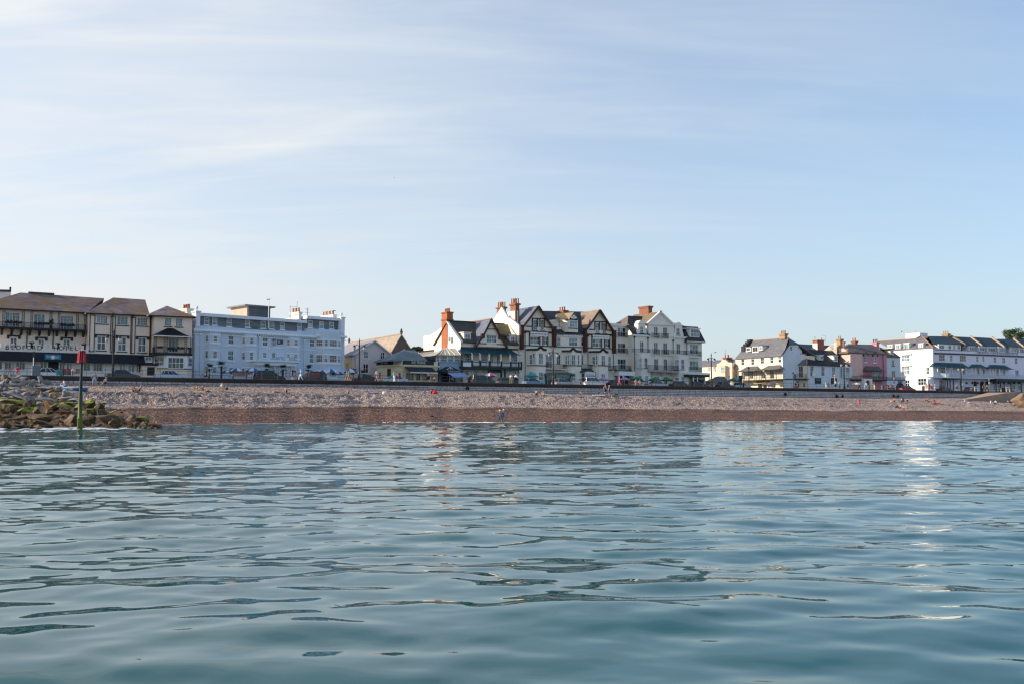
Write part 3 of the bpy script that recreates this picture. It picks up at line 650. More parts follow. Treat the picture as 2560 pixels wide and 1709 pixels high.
# ------------------------------------------------------------------ cream hotel at the left (crops A and B)
cream_b = mat('cream render', (0.89, 0.72, 0.59), 0.8, 0.05, 0.5)
slate_b = slate('mossy slate', (0.07, 0.052, 0.058), (0.37, 0.29, 0.29), (0.27, 0.145, 0.03), 0.47, 0.30)
def bedford():
 P = pl(100, 18.5, 31.5, CA); Q = P.on(CB)
 H = house('seafront_hotel', 'cream hotel with mossy slate roof, black canopy and castellated parapet lettered BEDFORD HOTEL', 'hotel', P, 640)
 # main range
 uw = [(75, 486, 300, 716), (505, 511, 680, 738), (905, 536, 1112, 752)]
 mw = [(150, 862, 258, 1040), (572, 887, 668, 1050), (950, 890, 1058, 1055)]
 wall(P, H, cream_b, [(-420, 415), (640, 470), (1302, 500)], uw + mw, 0.0, 9.5)
 for r, c, q in zip(uw, (4, 3, 4), 'mbm'): win(P, H, r, 0, c, 1, (2, 5), g='blue', fw=.1)
 for r in mw: win(P, H, r, 0, 2, 1, (1, 3), g='mix', fw=.1)
 for r in ((105, 830, 310, 852), (532, 856, 716, 878), (910, 860, 1100, 882)):
  x0, y0, x1, y1 = r; mb = MB()
  s0, z0, s1, z1 = P.rect(r, 0); mb.box(P, s0, s1, -.14, 0, z0, z1).box(P, s0, s0 + .32, -.14, 0, z0 - .32, z0).box(P, s1 - .32, s1, -.14, 0, z0 - .32, z0); mb.obj('label_mould', black, H)
 for x in (410, 805): pipe(P, H, x, 770, 1075, hopper=False, r=.07)
 # verandah
 s0, z0, s1, z1 = P.rect((-250, 722, 1300, 745), -1.5)
 MB().box(P, s0, s1, -1.5, -.004, z0, z1).obj('balcony_floor', black, H)
 for x in (30, 180, 325, 455, 600, 745, 865, 1005, 1140, 1265):
  s, z = P.sz(x, 745 + x * .03, -.7); MB().hexa([P.W(s - .14, -1.2, z - .12), P.W(s + .14, -1.2, z - .12), P.W(s + .14, -.004, z - .75), P.W(s - .14, -.004, z - .75), P.W(s - .14, -1.2, z + .06), P.W(s + .14, -1.2, z + .06), P.W(s + .14, -.004, z + .06), P.W(s - .14, -.004, z + .06)]).obj('bracket', black, H)
 rl_ = rail(P, H, (-250, 645, 1300, 728), -1.46, iron_m, .14, ret=1.4)
 for x0, x1 in ((35, 78), (328, 372), (460, 498), (748, 788), (872, 908), (1148, 1188), (1268, 1300)):
  a, _, c, _ = P.rect((x0, 500, x1, 640), -1.42); za = z1; zb = P.sz((x0 + x1) / 2, 452 + x0 * .045, -1.42)[1]
  mb = MB(); mb.box(P, a, a + .06, -1.44, -1.38, za, zb).box(P, c - .06, c, -1.44, -1.38, za, zb)
  n = 7
  for k in range(n):
   y0 = za + (zb - za) * k / n; y1 = za + (zb - za) * (k + 1) / n
   for p0, p1, bb in (((a + .06, y0), (c - .06, y1), -1.43), ((c - .06, y0), (a + .06, y1), -1.40)):
    mb.prism(P, [(p0[0], p0[1]), (p0[0], p0[1] + .07), (p1[0], p1[1]), (p1[0], p1[1] - .07)], bb, bb + .02)
  mb.obj('trellis_post', iron_m, H)
 for i, r in enumerate(((80, 612, 330, 655), (510, 632, 745, 672), (905, 655, 1130, 697))): flowerbox(P, H, r, -1.62, 30 + i * 9)
 mb = blob(MB(), P.W(P.sz(775, 632, -1.3)[0], -1.25, P.sz(775, 635, -1.3)[1]), (.42, .3, .5), 120, 5, .13); pm = MB().lathe(P.W(P.sz(775, 632, -1.3)[0], -1.25, z1), [(.16, 0), (.22, .4), (.2, .42)], 8).obj('plant_pot', black, H); mb.obj('pot_plant', leaf_dark, pm, fix=False)
 # ground floor front with castellated parapet
 bf = -2.7
 gw = [(64, 1222, 225, 1352), (235, 1222, 385, 1352), (490, 1228, 590, 1356), (600, 1228, 715, 1358), (892, 1232, 985, 1360), (1000, 1234, 1090, 1362), (1258, 1240, 1365, 1370), (1400, 1244, 1545, 1376), (-120, 1215, 40, 1350)]
 gq = [(85, 1240, 240, 1380), (252, 1245, 300, 1384), (352, 1250, 450, 1388), (480, 1252, 590, 1392), (604, 1258, 684, 1394)]
 gq = [((x0 + 240 * 6.0308 - 0), y0, x1 + 240 * 6.0308, y1) for x0, y0, x1, y1 in gq]
 dr = (722, 1218, 884, 1440)
 wall(P, H, white, [(-420, 1078), (640, 1085), (240 * 6.0308 + 700, 1118)], gw + gq + [dr], bf, 2.7, name='shopfront_wall')
 for r in gw + gq: win(P, H, r, bf, 3 if r[2] - r[0] > 125 else 2, 1, (1, 1), g='room', fw=.1)
 s0, z0, s1, z1 = P.rect(dr, bf); MB().box(P, s0, s1, bf + .1, bf + .16, z0, z1).obj('door', door_dark, H)
 s0, z0, s1, z1 = P.rect((-420, 1022, 1332, 1082), bf); zz = z0
 MB().box(P, s0, P.sz(1332, 1050, bf)[0], bf, bf + .25, z0, z1).obj('parapet', mat('parapet cream', (.84, .75, .67), .7, .05, .8), H)
 for k in range(17):
  x0 = 10 + k * 80.5; a, zb, c, zt = P.rect((x0, 987 + k * 1.6, x0 + 47, 1026 + k * 1.2), bf); MB().box(P, a, c, bf, bf + .25, z1 - .002, z1 + .58).obj('merlon', MATS['parapet cream'], H)
 mb = MB()
 for ch, x in zip('BEDFORDHOTEL', (110, 195, 280, 360, 437, 515, 598, 840, 922, 1000, 1078, 1155)):
  s, z = P.sz(x, 1046 + x * .013, bf); text_mb(mb, ch, P, s, bf, z + .02, .92, depth=.05)
 mb.obj('lettering', black, H, fix=False)
 for i, x in enumerate((478, 875, 1265)):
  s, z = P.sz(x, 1030, bf + .5); pot = MB().lathe(P.W(s, bf + .5, z1), [(.2, 0), (.28, .3), (.25, .32)], 8).obj('plant_pot', black, H); blob(MB(), P.W(s, bf + .5, z1 + .62), (.4, .3, .36), 80, 60 + i, .12).obj('pot_plant', leaf_dark, pot, fix=False)
 # black canopy over the ground floor
 xr = 240 * 6.0308 + 715
 sa = P.sz(-420, 1150, bf)[0]; sb = P.sz(xr, 1180, bf)[0]; zt = P.sz(640, 1085, bf)[1]; zb = P.sz(640, 1222, bf - 1.5)[1]
 MB().hexa([P.W(sa, bf - 1.5, zb), P.W(sb, bf - 1.5, zb), P.W(sb, bf - .004, zb), P.W(sa, bf - .004, zb), P.W(sa, bf - .25, zt), P.W(sb, bf - .25, zt), P.W(sb, bf - .004, zt), P.W(sa, bf - .004, zt)]).obj('canopy', black, H)
 sgm = mat('teal sign', (0.02, 0.21, 0.30), 0.5, 0.05, 1); sg = box(P, H, 'sign_board', sgm, (675, 1115, 920, 1192), -4.0, -3.94)
 s0, z0, s1, z1 = P.rect((675, 1115, 920, 1192), -4.0); mb = MB(); cx = (s0 + s1) / 2; n = 12
 mb.prism(P, [(cx + .28 * math.cos(2 * math.pi * k / n), z1 - .42 + .28 * math.sin(2 * math.pi * k / n)) for k in range(n)], -4.02, -4.004)
 text_mb(mb, 'Pier Point Restaurant', P, cx, -4.002, z0 + .22, .5, width=(s1 - s0) * .78, shear=.3); mb.obj('lettering', white, sg, fix=False)
 # roof of the main range
 rp = [(-420, 404, -.6), (640, 458, -.6), (1306, 492, -.6), (1568, 277, 5.5), (310, 190, 5.5)]
 v = [P.at(*q) for q in rp]; bl = P.at(-420, 404, -.6) + P.n * 12.2; br_ = P.W(P.sz(1568, 277, 5.5)[0], 11.6, v[2].z)
 MB().slab(v + [bl, br_], [(0, 1, 4), (1, 2, 3, 4), (0, 4, 5), (5, 4, 3, 6)], .16).obj('roof', slate_b, H)
 box(P, H, 'ridge_cap', mat('lead grey', (.10, .10, .105), .6, .15, 1), (430, 186, 820, 216), 5.3, 6.0)
 bars(P, H, 'gutter', black, [((-420, 409), (640, 463)), ((640, 463), (1304, 497))], .16, -.78, -.6)
 # right wing
 b = -1.6
 uw = [(10, 535, 180, 660), (315, 545, 485, 680), (620, 570, 780, 690)]; mw = [(10, 840, 150, 1058), (325, 856, 460, 1074), (628, 866, 758, 1088)]
 wall(Q, H, cream_b, [(-112, 492), (400, 515), (812, 535)], uw + mw, b, 10.5)
 for i, r in enumerate(uw): win(Q, H, r, b, 3 if i < 2 else 3, 1, (2, 3), g='blue', sill=.12, sillm=black)
 for r in mw: win(Q, H, r, b, 2, 2, (1, 1), g='mix', fw=.13, sill=.14, sillm=black)
 for r in ((-20, 820, 195, 838), (300, 835, 500, 852), (602, 850, 800, 866)):
  s0, z0, s1, z1 = Q.rect(r, b); MB().box(Q, s0, s1, b - .14, b, z0, z1).box(Q, s0, s0 + .3, b - .14, b, z0 - .3, z0).box(Q, s1 - .3, s1, b - .14, b, z0 - .3, z0).obj('label_mould', black, H)
 for r in ((-102, 527, -18, 1078), (212, 546, 290, 1088), (515, 564, 592, 1106)):
  s0, z0, s1, z1 = Q.rect(r, b); MB().box(Q, s0, s1, b - .10, b, z0, z1).obj('pilaster', cream_b, H)
  w = .12; MB().box(Q, s0 - .001, s0 + w, b - .13, b - .10, z0, z1).box(Q, s1 - w, s1 + .001, b - .13, b - .10, z0, z1).box(Q, s0 + w, s1 - w, b - .13, b - .10, z0, z0 + w).box(Q, s0 + w, s1 - w, b - .13, b - .10, z1 - w, z1).obj('black_outline', black, H)
 pipe(Q, H, 255, 520, 1120, b - .12); pipe(Q, H, 550, 545, 1120, b - .12)
 hip(Q, H, slate_b, (-155, 492), (812, 533), (258, 265), (742, 298), b - .5, 4.2, 10.0)
 bar(Q, H, 'gutter', black, (-150, 500), (808, 540), .16, b - .66, b - .5)
 # right bay tower
 b = -3.0
 uw = [(1035, 568, 1140, 696), (1200, 576, 1305, 705)]
 dw = (1090, 872, 1245, 1085)
 wall(Q, H, cream_b, [(878, 528), (1150, 540), (1452, 556)], uw + [dw], b, 11.5)
 for r in uw: win(Q, H, r, b, 2, 1, (2, 3), g='blue', sill=.12, sillm=black)
 win(Q, H, dw, b, 3, 1, (1, 1), g='dark')
 hip(Q, H, slate_b, (786, 527), (1515, 556), (1068, 390), (1072, 390), b - .5, 1.6, 8.0)
 bar(Q, H, 'gutter', black, (800, 537), (1500, 562), .14, b - .64, b - .5)
 canopy(Q, H, black, (868, 712, 1455, 842), b - .004, b - 1.9, inset=2.4, n=8)
 s0, z0, s1, z1 = Q.rect((868, 842, 1455, 856), b - 1.9); MB().box(Q, s0, s1, b - 1.92, b - 1.84, z0, z1).obj('canopy_fascia', white, H)
 s0, z0, s1, z1 = Q.rect((852, 1095, 1450, 1128), b - 2.1); MB().box(Q, s0, s1, b - 2.1, b - .004, z0, z1).obj('balcony_floor', black, H); zf = z1
 rail(Q, H, (885, 1008, 1440, 1096), b - 2.0, iron_m, .13, ret=1.9)
 for x0, x1 in ((868, 880), (890, 920), (1022, 1085), (1335, 1372), (1420, 1434)):
  a, _, c, zt = Q.rect((x0, 852, x1, 1000), b - 1.9); mb = MB().box(Q, a, a + .05, b - 1.92, b - 1.87, zf, zt); mb.box(Q, c - .05, c, b - 1.92, b - 1.87, zf, zt)
  if x1 - x0 > 20:
   for k in range(8):
    y0 = zf + (zt - zf) * k / 8; y1 = zf + (zt - zf) * (k + 1) / 8
    mb.prism(Q, [(a, y0), (a, y0 + .06), (c, y1), (c, y1 - .06)], b - 1.91, b - 1.90); mb.prism(Q, [(c, y0), (c, y0 + .06), (a, y1), (a, y1 - .06)], b - 1.895, b - 1.885)
  mb.obj('trellis_post', iron_m, H)
 for i, r in enumerate(((915, 992, 1010, 1025), (1075, 1005, 1190, 1045), (1230, 1000, 1330, 1040), (1375, 1010, 1440, 1040))): flowerbox(Q, H, r, b - 2.2, 90 + i * 7)
 # white bay window under the balcony
 s0, z0, s1, z1 = Q.rect((862, 1128, 1450, 1345), b); gw_ = -1.9
 pts = [(s0, b), (s0 + 1.5, b + gw_), (s1 - 1.2, b + gw_), (s1, b)]
 MB().plan(Q, pts, G0, z0).obj('bay_base', cream_b, H); MB().plan(Q, [(p, q - .06) for p, q in pts], z0, z0 + .14).obj('bay_sill', black, H)
 MB().plan(Q, pts, z0 + .14, z1).obj('bay', white, H)
 for k, (r, c) in enumerate((((1080, 1160, 1325, 1332), 4),)): win(Q, H, r, b + gw_, c, 2, (1, 1), g='dark', proud=True, fw=.1)
 for (pa, pb, c) in ((pts[0], pts[1], 2), (pts[2], pts[3], 2)):
  A_ = Q.W(pa[0], pa[1], 0); B_ = Q.W(pb[0], pb[1], 0); th = math.atan2(B_.y - A_.y, B_.x - A_.x); S = Plane(A_, th); ln = (B_ - A_).length
  mb = MB().box(S, .3, ln - .3, -.07, -.004, z0 + .5, z1 - .3); w = mb.obj('window', white, H)
  for q in range(c):
   a0 = .38 + (ln - .76) * q / c; a1 = .38 + (ln - .76) * (q + 1) / c - .06
   for y0, y1 in ((z0 + .6, z1 - 1.15), (z1 - 1.05, z1 - .4)): MB().box(S, a0, a1, -.085, -.072, y0, y1).obj('pane', rnd.choice(GSETS['dark']), w)
 # porch with black door
 wall(Q, H, cream_b, [(688, 1275), (960, 1285)], [(770, 1306, 885, 1432)], -3.6, 1.8, name='porch')
 s0, z0, s1, z1 = Q.rect((770, 1306, 885, 1432), -3.6); MB().box(Q, s0, s1, -3.5, -3.42, z0, z1).obj('door', black, H)
 s0, z0, s1, z1 = Q.rect((665, 1258, 965, 1280), -3.9); MB().box(Q, s0, s1, -3.9, -1.7, z0, z1).obj('porch_roof', black, H)
 box(Q, H, 'landing_window', white, (722, 1150, 852, 1240), -3.3, -1.62); win(Q, H, (735, 1158, 840, 1215), -3.3, 2, 1, g='dark', proud=True)
 box(Q, H, 'landing_roof', black, (655, 1132, 860, 1150), -3.5, -1.62)
bedford()

# pale house behind it at the far left
def house_far_left():
 P = pl(14, 36, 31.5, CA); H = house('rendered_house', 'pale rendered house top with dark parapet line behind the cream hotel', 'house', P, 60, b=0)
 wall(P, H, mat('grey render', (.62, .60, .60), .8, .08, .6), [(-500, 158), (166, 168)], [], 0, 6)
 bars(P, H, 'parapet', mat('dark lead', (.06, .06, .065), .7, .2, 1), [((-500, 150), (168, 164))], .35, -.1, 6.1)
 MB().lathe(P.W(P.sz(155, 150, .3)[0], .3, P.sz(155, 158, .3)[1]), [(.14, 0), (.16, .5), (.1, .55)], 8).obj('chimney_pot', black, H)
house_far_left()
# ------------------------------------------------------------------ pale blue hotel (crops C and D)
blue_r = mat('pale blue paint', (0.61, 0.70, 0.79), 0.75, 0.05, 0.5)
blue_t = mat('pale blue trim', (0.80, 0.84, 0.88), 0.6, 0.05, 0.8)
slate_r = slate('grey hung slate', (0.105, 0.115, 0.125), (0.24, 0.25, 0.26), (0.16, 0.17, 0.15), 0.35, 0.4)
def riviera():
 P = pl(489.6, 17.5, 43, CC); Q = P.on(CD)
 off = (670 - 470) * 7.1273
 H = house('blue_hotel', 'pale blue seafront hotel with slate attic storey and a curved porch lettered HOTEL RIVIERA', 'hotel', P, 700)
 q = lambda r: (r[0] + off, r[1], r[2] + off, r[3])
 single = [(712, 704, 825, 866), (1325, 736, 1430, 895), (1480, 748, 1580, 897), (705, 960, 820, 1150), (1330, 996, 1410, 1106), (1485, 1000, 1568, 1100), (725, 1258, 812, 1405),
              q((738, 760, 832, 910)), q((735, 1015, 825, 1195)), q((745, 1300, 820, 1450))]
 wall(P, H, blue_r, [(128, 520), (700, 556), (off - 60, 610), (off + 690, 632), (off + 692, 580), (off + 1310, 606), (off + 1312, 640), (off + 1366, 642)], single + [q((50, 740, 152, 902)), q((50, 998, 150, 1102))], 0, 11)
 for r in single + [q((50, 740, 152, 902)), q((50, 998, 150, 1102))]:
  win(P, H, r, 0, 1, 2, (3, 1), g='mix', fw=.13, sill=.14, fm=blue_t)
 # shallow bays, each running over the storeys
 def bow(x0, x1, yb, out, floors, lights):
  s0 = P.sz(x0, 900)[0]; s1 = P.sz(x1, 900)[0]; w = s1 - s0
  zt = P.sz((x0 + x1) / 2, yb)[1]
  n = 7; pts = [(s0 + w * k / n, -out * (1 - (2 * k / n - 1) ** 2) ** .5 * (0.0 if k in (0, n) else 1)) for k in range(n + 1)]
  pts = [(s0, .02), (s0 + w * .17, -out * .8), (s0 + w * .33, -out), (s1 - w * .33, -out), (s1 - w * .17, -out * .8), (s1, .02)]
  MB().plan(P, pts, G0, zt).obj('bay', blue_r, H)
  segs = [(0.0, 0.17), (0.17, .33), (.33, .67), (.67, .83), (.83, 1.0)]
  for (y0, y1) in floors:
   za = P.sz((x0 + x1) / 2, y1, -out)[1]; zb = P.sz((x0 + x1) / 2, y0, -out)[1]
   MB().plan(P, [(a, c - .12 if c < 0 else c) for a, c in pts], za - .22, za - .06).obj('sill_band', blue_t, H)
   MB().plan(P, [(a, c - .05 if c < 0 else c) for a, c in pts], za - .06, za + .1).obj('window_base', blue_t, H)
   MB().plan(P, [(a, c - .05 if c < 0 else c) for a, c in pts], zb - .1, zb + .06).obj('window_head', blue_t, H)
   for k in range(5):
    (a0, c0), (a1, c1) = pts[k], pts[k + 1]
    A_ = P.W(a0, c0, 0); B_ = P.W(a1, c1, 0); ln = (B_ - A_).length
    if ln < .45: continue
    S = Plane(A_, math.atan2(B_.y - A_.y, B_.x - A_.x)); nl = max(1, round(ln / 1.25))
    for j in range(nl):
     g0 = .1 + (ln - .2) * j / nl; g1 = .1 + (ln - .2) * (j + 1) / nl - (.12 if j < nl - 1 else 0)
     if g1 - g0 < .3: continue
     mb = MB(); z0, z1 = za + .1, zb - .1
     mb.box(S, g0, g0 + .09, -.06, .0, z0, z1).box(S, g1 - .09, g1, -.06, 0, z0, z1).box(S, g0 + .09, g1 - .09, -.06, 0, z0, z0 + .09).box(S, g0 + .09, g1 - .09, -.06, 0, z1 - .09, z1).box(S, g0 + .09, g1 - .09, -.055, 0, (z0 + z1) / 2 - .04, (z0 + z1) / 2 + .04)
     for b_ in range(1, 3):
      x = g0 + (g1 - g0) * b_ / 3; mb.box(S, x - .012, x + .012, -.05, 0, z0 + .09, z1 - .09)
     for b_ in (1, 3): z = z0 + (z1 - z0) * b_ / 4; mb.box(S, g0 + .09, g1 - .09, -.045, 0, z - .012, z + .012)
     w_ = mb.obj('window', white, H)
     op = rnd.random() < .35
     for zz0, zz1, gl in ((z0 + .09, (z0 + z1) / 2 - .04, G_dark if op else rnd.choice(GSETS['dark'])), ((z0 + z1) / 2 + .04, z1 - .09, rnd.choice(GSETS['mix']))):
      MB().box(S, g0 + .09, g1 - .09, -.03, -.01, zz0, zz1).obj('pane', gl, w_)
 bow(298, 585, 662, .75, ((688, 832), (955, 1118), (1240, 1375)), 3)
 bow(955, 1228, 690, .75, ((722, 866), (980, 1145), (1262, 1412)), 3)
 bow(off + 328, off + 580, 735, .75, ((768, 898), (1012, 1112)), 3)
 bow(off + 850, off + 1308, 655, 1.35, ((772, 908), (1030, 1188), (1310, 1440)), 5)
 # cornice with dentils
 def cornice(xa, ya, xb, yb, b=0.0):
  s0, z0 = P.sz(xa, ya, b); s1, z1 = P.sz(xb, yb, b); z = (z0 + z1) / 2; mb = MB()
  mb.box(P, s0, s1, b - .5, b - .003, z, z + .18).box(P, s0, s1, b - .3, b - .003, z + .18, z + .36)
  k = s0 + .1
  while k < s1 - .2: mb.box(P, k, k + .2, b - .38, b - .004, z - .2, z); k += .42
  mb.box(P, s0, s1, b - .12, b - .003, z - .5, z - .38); mb.obj('cornice', blue_t, H)
 cornice(88, 625, off + 900, 745); cornice(off + 845, 690, off + 1385, 775, -.2)
 for (xa, ya, xb, yb) in ((130, 862, 300, 866), (590, 884, 955, 900), (1230, 905, off + 325, 938), (off + 585, 948, off + 860, 965)):
  s0, z0 = P.sz(xa, ya); s1, z1 = P.sz(xb, yb); MB().box(P, s0, s1, -.09, -.003, (z0 + z1) / 2 - .07, (z0 + z1) / 2 + .07).obj('string_course', blue_t, H)
 for x, y0, y1 in ((228, 690, 1400), (1272, 745, 1400), (off + 650, 795, 1450)): pipe(P, H, x, y0, y1, 0, blue_t)
 # slate attic with its windows
 aw = [(288, 378, 380, 515), (432, 385, 525, 522), (692, 405, 778, 545), (1020, 425, 1108, 558), (1298, 445, 1385, 580), (1450, 460, 1540, 590), q((218, 466, 300, 600)), q((525, 486, 605, 618))]
 aw2 = [q((715, 430, 798, 565)), q((912, 455, 998, 582)), q((1092, 465, 1175, 588))]
 wall(P, H, slate_r, [(205, 362), (700, 395), (off + 688, 468)], aw, 1.0, 9, name='attic_wall', foot=P.sz(700, 620, 1.0)[1])
 wall(P, H, slate_r, [(off + 690, 418), (off + 1288, 442)], aw2, .9, 9, name='attic_wall', foot=P.sz(off + 1000, 640, 1.0)[1])
 for r in aw: win(P, H, r, 1.0, 1, 2, (3, 2), g='mix', fw=.1, fm=blue_t, sill=.1)
 for r in aw2: win(P, H, r, .9, 1, 2, (3, 2), g='mix', fw=.1, fm=blue_t, sill=.1)
 for r, nm in (((205, 345, off + 690, 372), 1), ((off + 690, 392, off + 1292, 418), 2)):
  s0, z0 = P.sz(r[0], 345 if nm == 1 else 410, .6); s1 = P.sz(r[2], r[3], .6)[0]
  z0 = P.sz(700, 395, 1.0)[1] if nm == 1 else P.sz(off + 1000, 430, .9)[1]
  MB().box(P, s0, s1, .45, 10.2, z0, z0 + .5).obj('roof', blue_t, H)
 # end piers with ball finials
 for x0, x1, y0, y1 in ((143, 217, 290, 520), (off + 1305, off + 1368, 398, 640)):
  a, z0, c, z1 = P.rect((x0, y0, x1, y1), -.12); mb = MB().box(P, a, c, -.12, 1.4, z0 - .2, z1).box(P, a - .12, c + .12, -.24, 1.5, z1, z1 + .22)
  o = mb.obj('pier', blue_t, H); MB().lathe(P.W((a + c) / 2, .4, z1 + .22), [(.06, 0), (.12, .12), (.1, .2), (.24, .42), (.24, .55), (.12, .74), (.03, .9)], 10).obj('ball_finial', blue_t, o)
 # chimneys, lit white side walls rising behind the roof
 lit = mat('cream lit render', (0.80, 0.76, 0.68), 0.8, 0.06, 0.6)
 chimney(P, H, lit, (off + 552, 285, off + 592, 470), 2.2, 2.7, 6, capm=lit)
 chimney(P, H, lit, (off + 1162, 335, off + 1205, 470), 1.5, 3.6, 7, capm=lit)
 chimney(P, H, lit, (-70 + 55, 225, -70 + 148, 420), 2.6, 2.4, 6, capm=lit)
 # lift tower with flat overhanging roof
 tb = 4.0
 tslate = slate('dark hung slate', (.06, .075, .085), (.11, .13, .14)); a, z0, c, z1 = P.rect((1050, 195, 1465, 430), tb)
 MB().box(P, a, c, tb, tb + 5.6, z0, z1).obj('lift_tower', mat('tan cladding', (.50, .41, .31), .8, .1, .8), H); MB().box(P, a + .3, c - .05, tb - .06, tb - .003, z0, z1).obj('slate_hanging', tslate, H)
 MB().box(P, a - .6, c + .7, tb - .5, tb + 6.1, z1, z1 + .22).obj('tower_roof', mat('grey roof edge', (.22, .21, .21), .7, .1, 1), H)
 # curved porch with lettering
 s0, z0, s1, z1 = P.rect((1262, 1172, off + 590, 1235), -2.4); pts = []
 n = 12; s0 -= .4
 for k in range(n + 1):
  t = math.pi * k / n; pts.append(((s0 + s1) / 2 - (s1 - s0) / 2 * math.cos(t), -2.7 * math.sin(t) ** .45 if 0 < k < n else .02))
 MB().plan(P, pts, z0, z1).obj('porch_entablature', blue_t, H); MB().plan(P, [(a + (0.25 if a > (s0 + s1) / 2 else -.25), c - .28 if c < 0 else c) for a, c in pts], z1, z1 + .2).obj('porch_cornice', blue_t, H)
 MB().plan(P, [(a, c + .5 if c < 0 else c) for a, c in pts], G0, z0).obj('porch_wall', blue_r, H)
 for (x0, x1) in ((1505 - off, 1550 - off), (80, 122), (165, 205), (250, 292), (333, 372), (408, 438), (470, 492)):
  win(Q, H, (x0, 1232, x1, 1290), -2.3, 1, 1, (2, 2), g='mix', proud=True, fw=.07); win(Q, H, (x0, 1302, x1, 1420), -2.3, 1, 1, (2, 3), g='mix', proud=True, fw=.07)
 sx = MB(); zt = z1 + .3
 for x0, x1, w in ((138, 300, 'HOTEL'), (375, 508, 'RIVIERA')):
  a = P.sz(x0 + off, 1120, -2.3)[0]; c = P.sz(x1 + off, 1120, -2.3)[0]
  text_mb(sx, w, P, (a + c) / 2, -2.3, zt + .06, .72, width=c - a, depth=.06)
 sx.obj('lettering', black, H, fix=False)
 # wall signs beside a window, wall lamps on posts
 sg = box(Q, H, 'sign_board', mat('blue sign', (.02, .07, .24), .5, .1, 1), (168, 778, 226, 858), -.1, -.02); s0, z0, s1, z1 = Q.rect((168, 778, 226, 858), -.1)
 MB().prism(P, [((s0 + s1) / 2 + .2 * math.cos(2 * math.pi * k / 10), (z0 + z1) / 2 + .24 * math.sin(2 * math.pi * k / 10)) for k in range(10)], -.125, -.1).obj('sign_emblem', mat('sign pink', (.6, .35, .4), .6), sg)
 box(Q, H, 'sign_board', mat('brown sign', (.16, .07, .03), .5, .1, 1), (232, 780, 270, 852), -.1, -.02)
 for x, y in ((1445, 975), (off + 540, 985)):
  s, z = P.sz(x, y, -2.2); zb = zt
  MB().tube([P.W(s, -2.2, zt - .12), P.W(s, -2.2, z)], .05, 6).lathe(P.W(s, -2.2, z), [(.06, 0), (.22, .1), (.24, .25), (.1, .42)], 8).obj('globe_lamp', white, H)
riviera()

# rooftop masts on the blue hotel
def mast(name, label, cat, P, x, y0, y1, b, arms=(), r=.035, m=None):
 s, z0 = P.sz(x, y1, b); z1 = P.sz(x, y0, b)[1]
 o = empty(name, label, cat, P.W(s, b, z0))
 MB().tube([P.W(s, b, z0), P.W(s, b, z1)], r, 6).obj('mast', m or mat('mast grey', (.25, .25, .26), .4), o)
 for f, a, c in arms: MB().box(P, s + a, s + c, b - .02, b + .02, z0 + (z1 - z0) * f - .02, z0 + (z1 - z0) * f + .02).obj('aerial_arm', MATS['mast grey'], o)
 return o
def roof_masts():
 P = pl(489.6, 17.5, 43, CC); Q = P.on(CD)
 mast('flagpole', 'white flagpole in front of the slate lift tower on the blue hotel', 'flagpole', P, 1432, 62, 585, .3, r=.07, m=white)
 mast('tv_aerial', 'thin aerial with a short arm beside the left white chimney of the blue hotel', 'aerial', Q, 395, 180, 425, 2.0, ((.98, -.1, 1.3), (.18, -.2, .6)))
 mast('radio_mast', 'bare thin mast rising above the middle white chimney of the blue hotel', 'aerial', Q, 517, 90, 300, 3.5)
 v = mast('weather_vane', 'grey weather vane on the raised attic corner of the blue hotel', 'weather vane', Q, 700, 215, 395, 1.5, ((.55, -.5, .5), (.9, -.4, .4), (.78, -.3, .3)), .05)
roof_masts()

# ------------------------------------------------------------------ slate roofed hall, pink house, pub (crop E)
def hall():
 P = pl(1000, 48, 30, CE); H = house('chapel_hall', 'old stone gabled hall with a long weathered lit slate roof', 'hall', P, 965)
 stone = mat('rubble stone', (0.13, 0.115, 0.11), 0.9, 0.3, 1.4, 0.6, 4)
 wall(P, H, stone, [(790, 905), (966, 604), (1135, 862)], [], 0, 29.5, name='gable_wall')
 old = slate('weathered slate', (.27, .21, .16), (.42, .34, .26), (.22, .15, .08), .35, .2)
 a = P.at(966, 596, -.3); b = P.at(770, 930, -.3); c = P.at(1150, 872, -.3); d = P.n * 30.5
 MB().slab([b, a, c, b + d, a + d, c + d], [(0, 1, 4, 3), (1, 2, 5, 4)], .3).obj('roof', old, H)
 for k, o_ in enumerate((-.35, 30.0)):
  s, z = P.sz(966, 600, -.3); MB().box(P, s - .2, s + .2, o_, o_ + .4, z, z + .5).box(P, s - .32, s + .32, o_ + .1, o_ + .3, z + .5, z + .72).lathe(P.W(s, o_ + .2, z + .72), [(.14, 0), (.2, .25), (.05, .5)], 6).obj('gable_finial', stone, H)
 z0 = P.sz(966, 600, -.3)[1]; s = P.sz(966, 600, -.3)[0]
 MB().tube([P.W(s, 0, z0 + .05), P.W(s, 29.6, z0 + .05)], .16, 5).obj('ridge_tile', old, H)
hall()
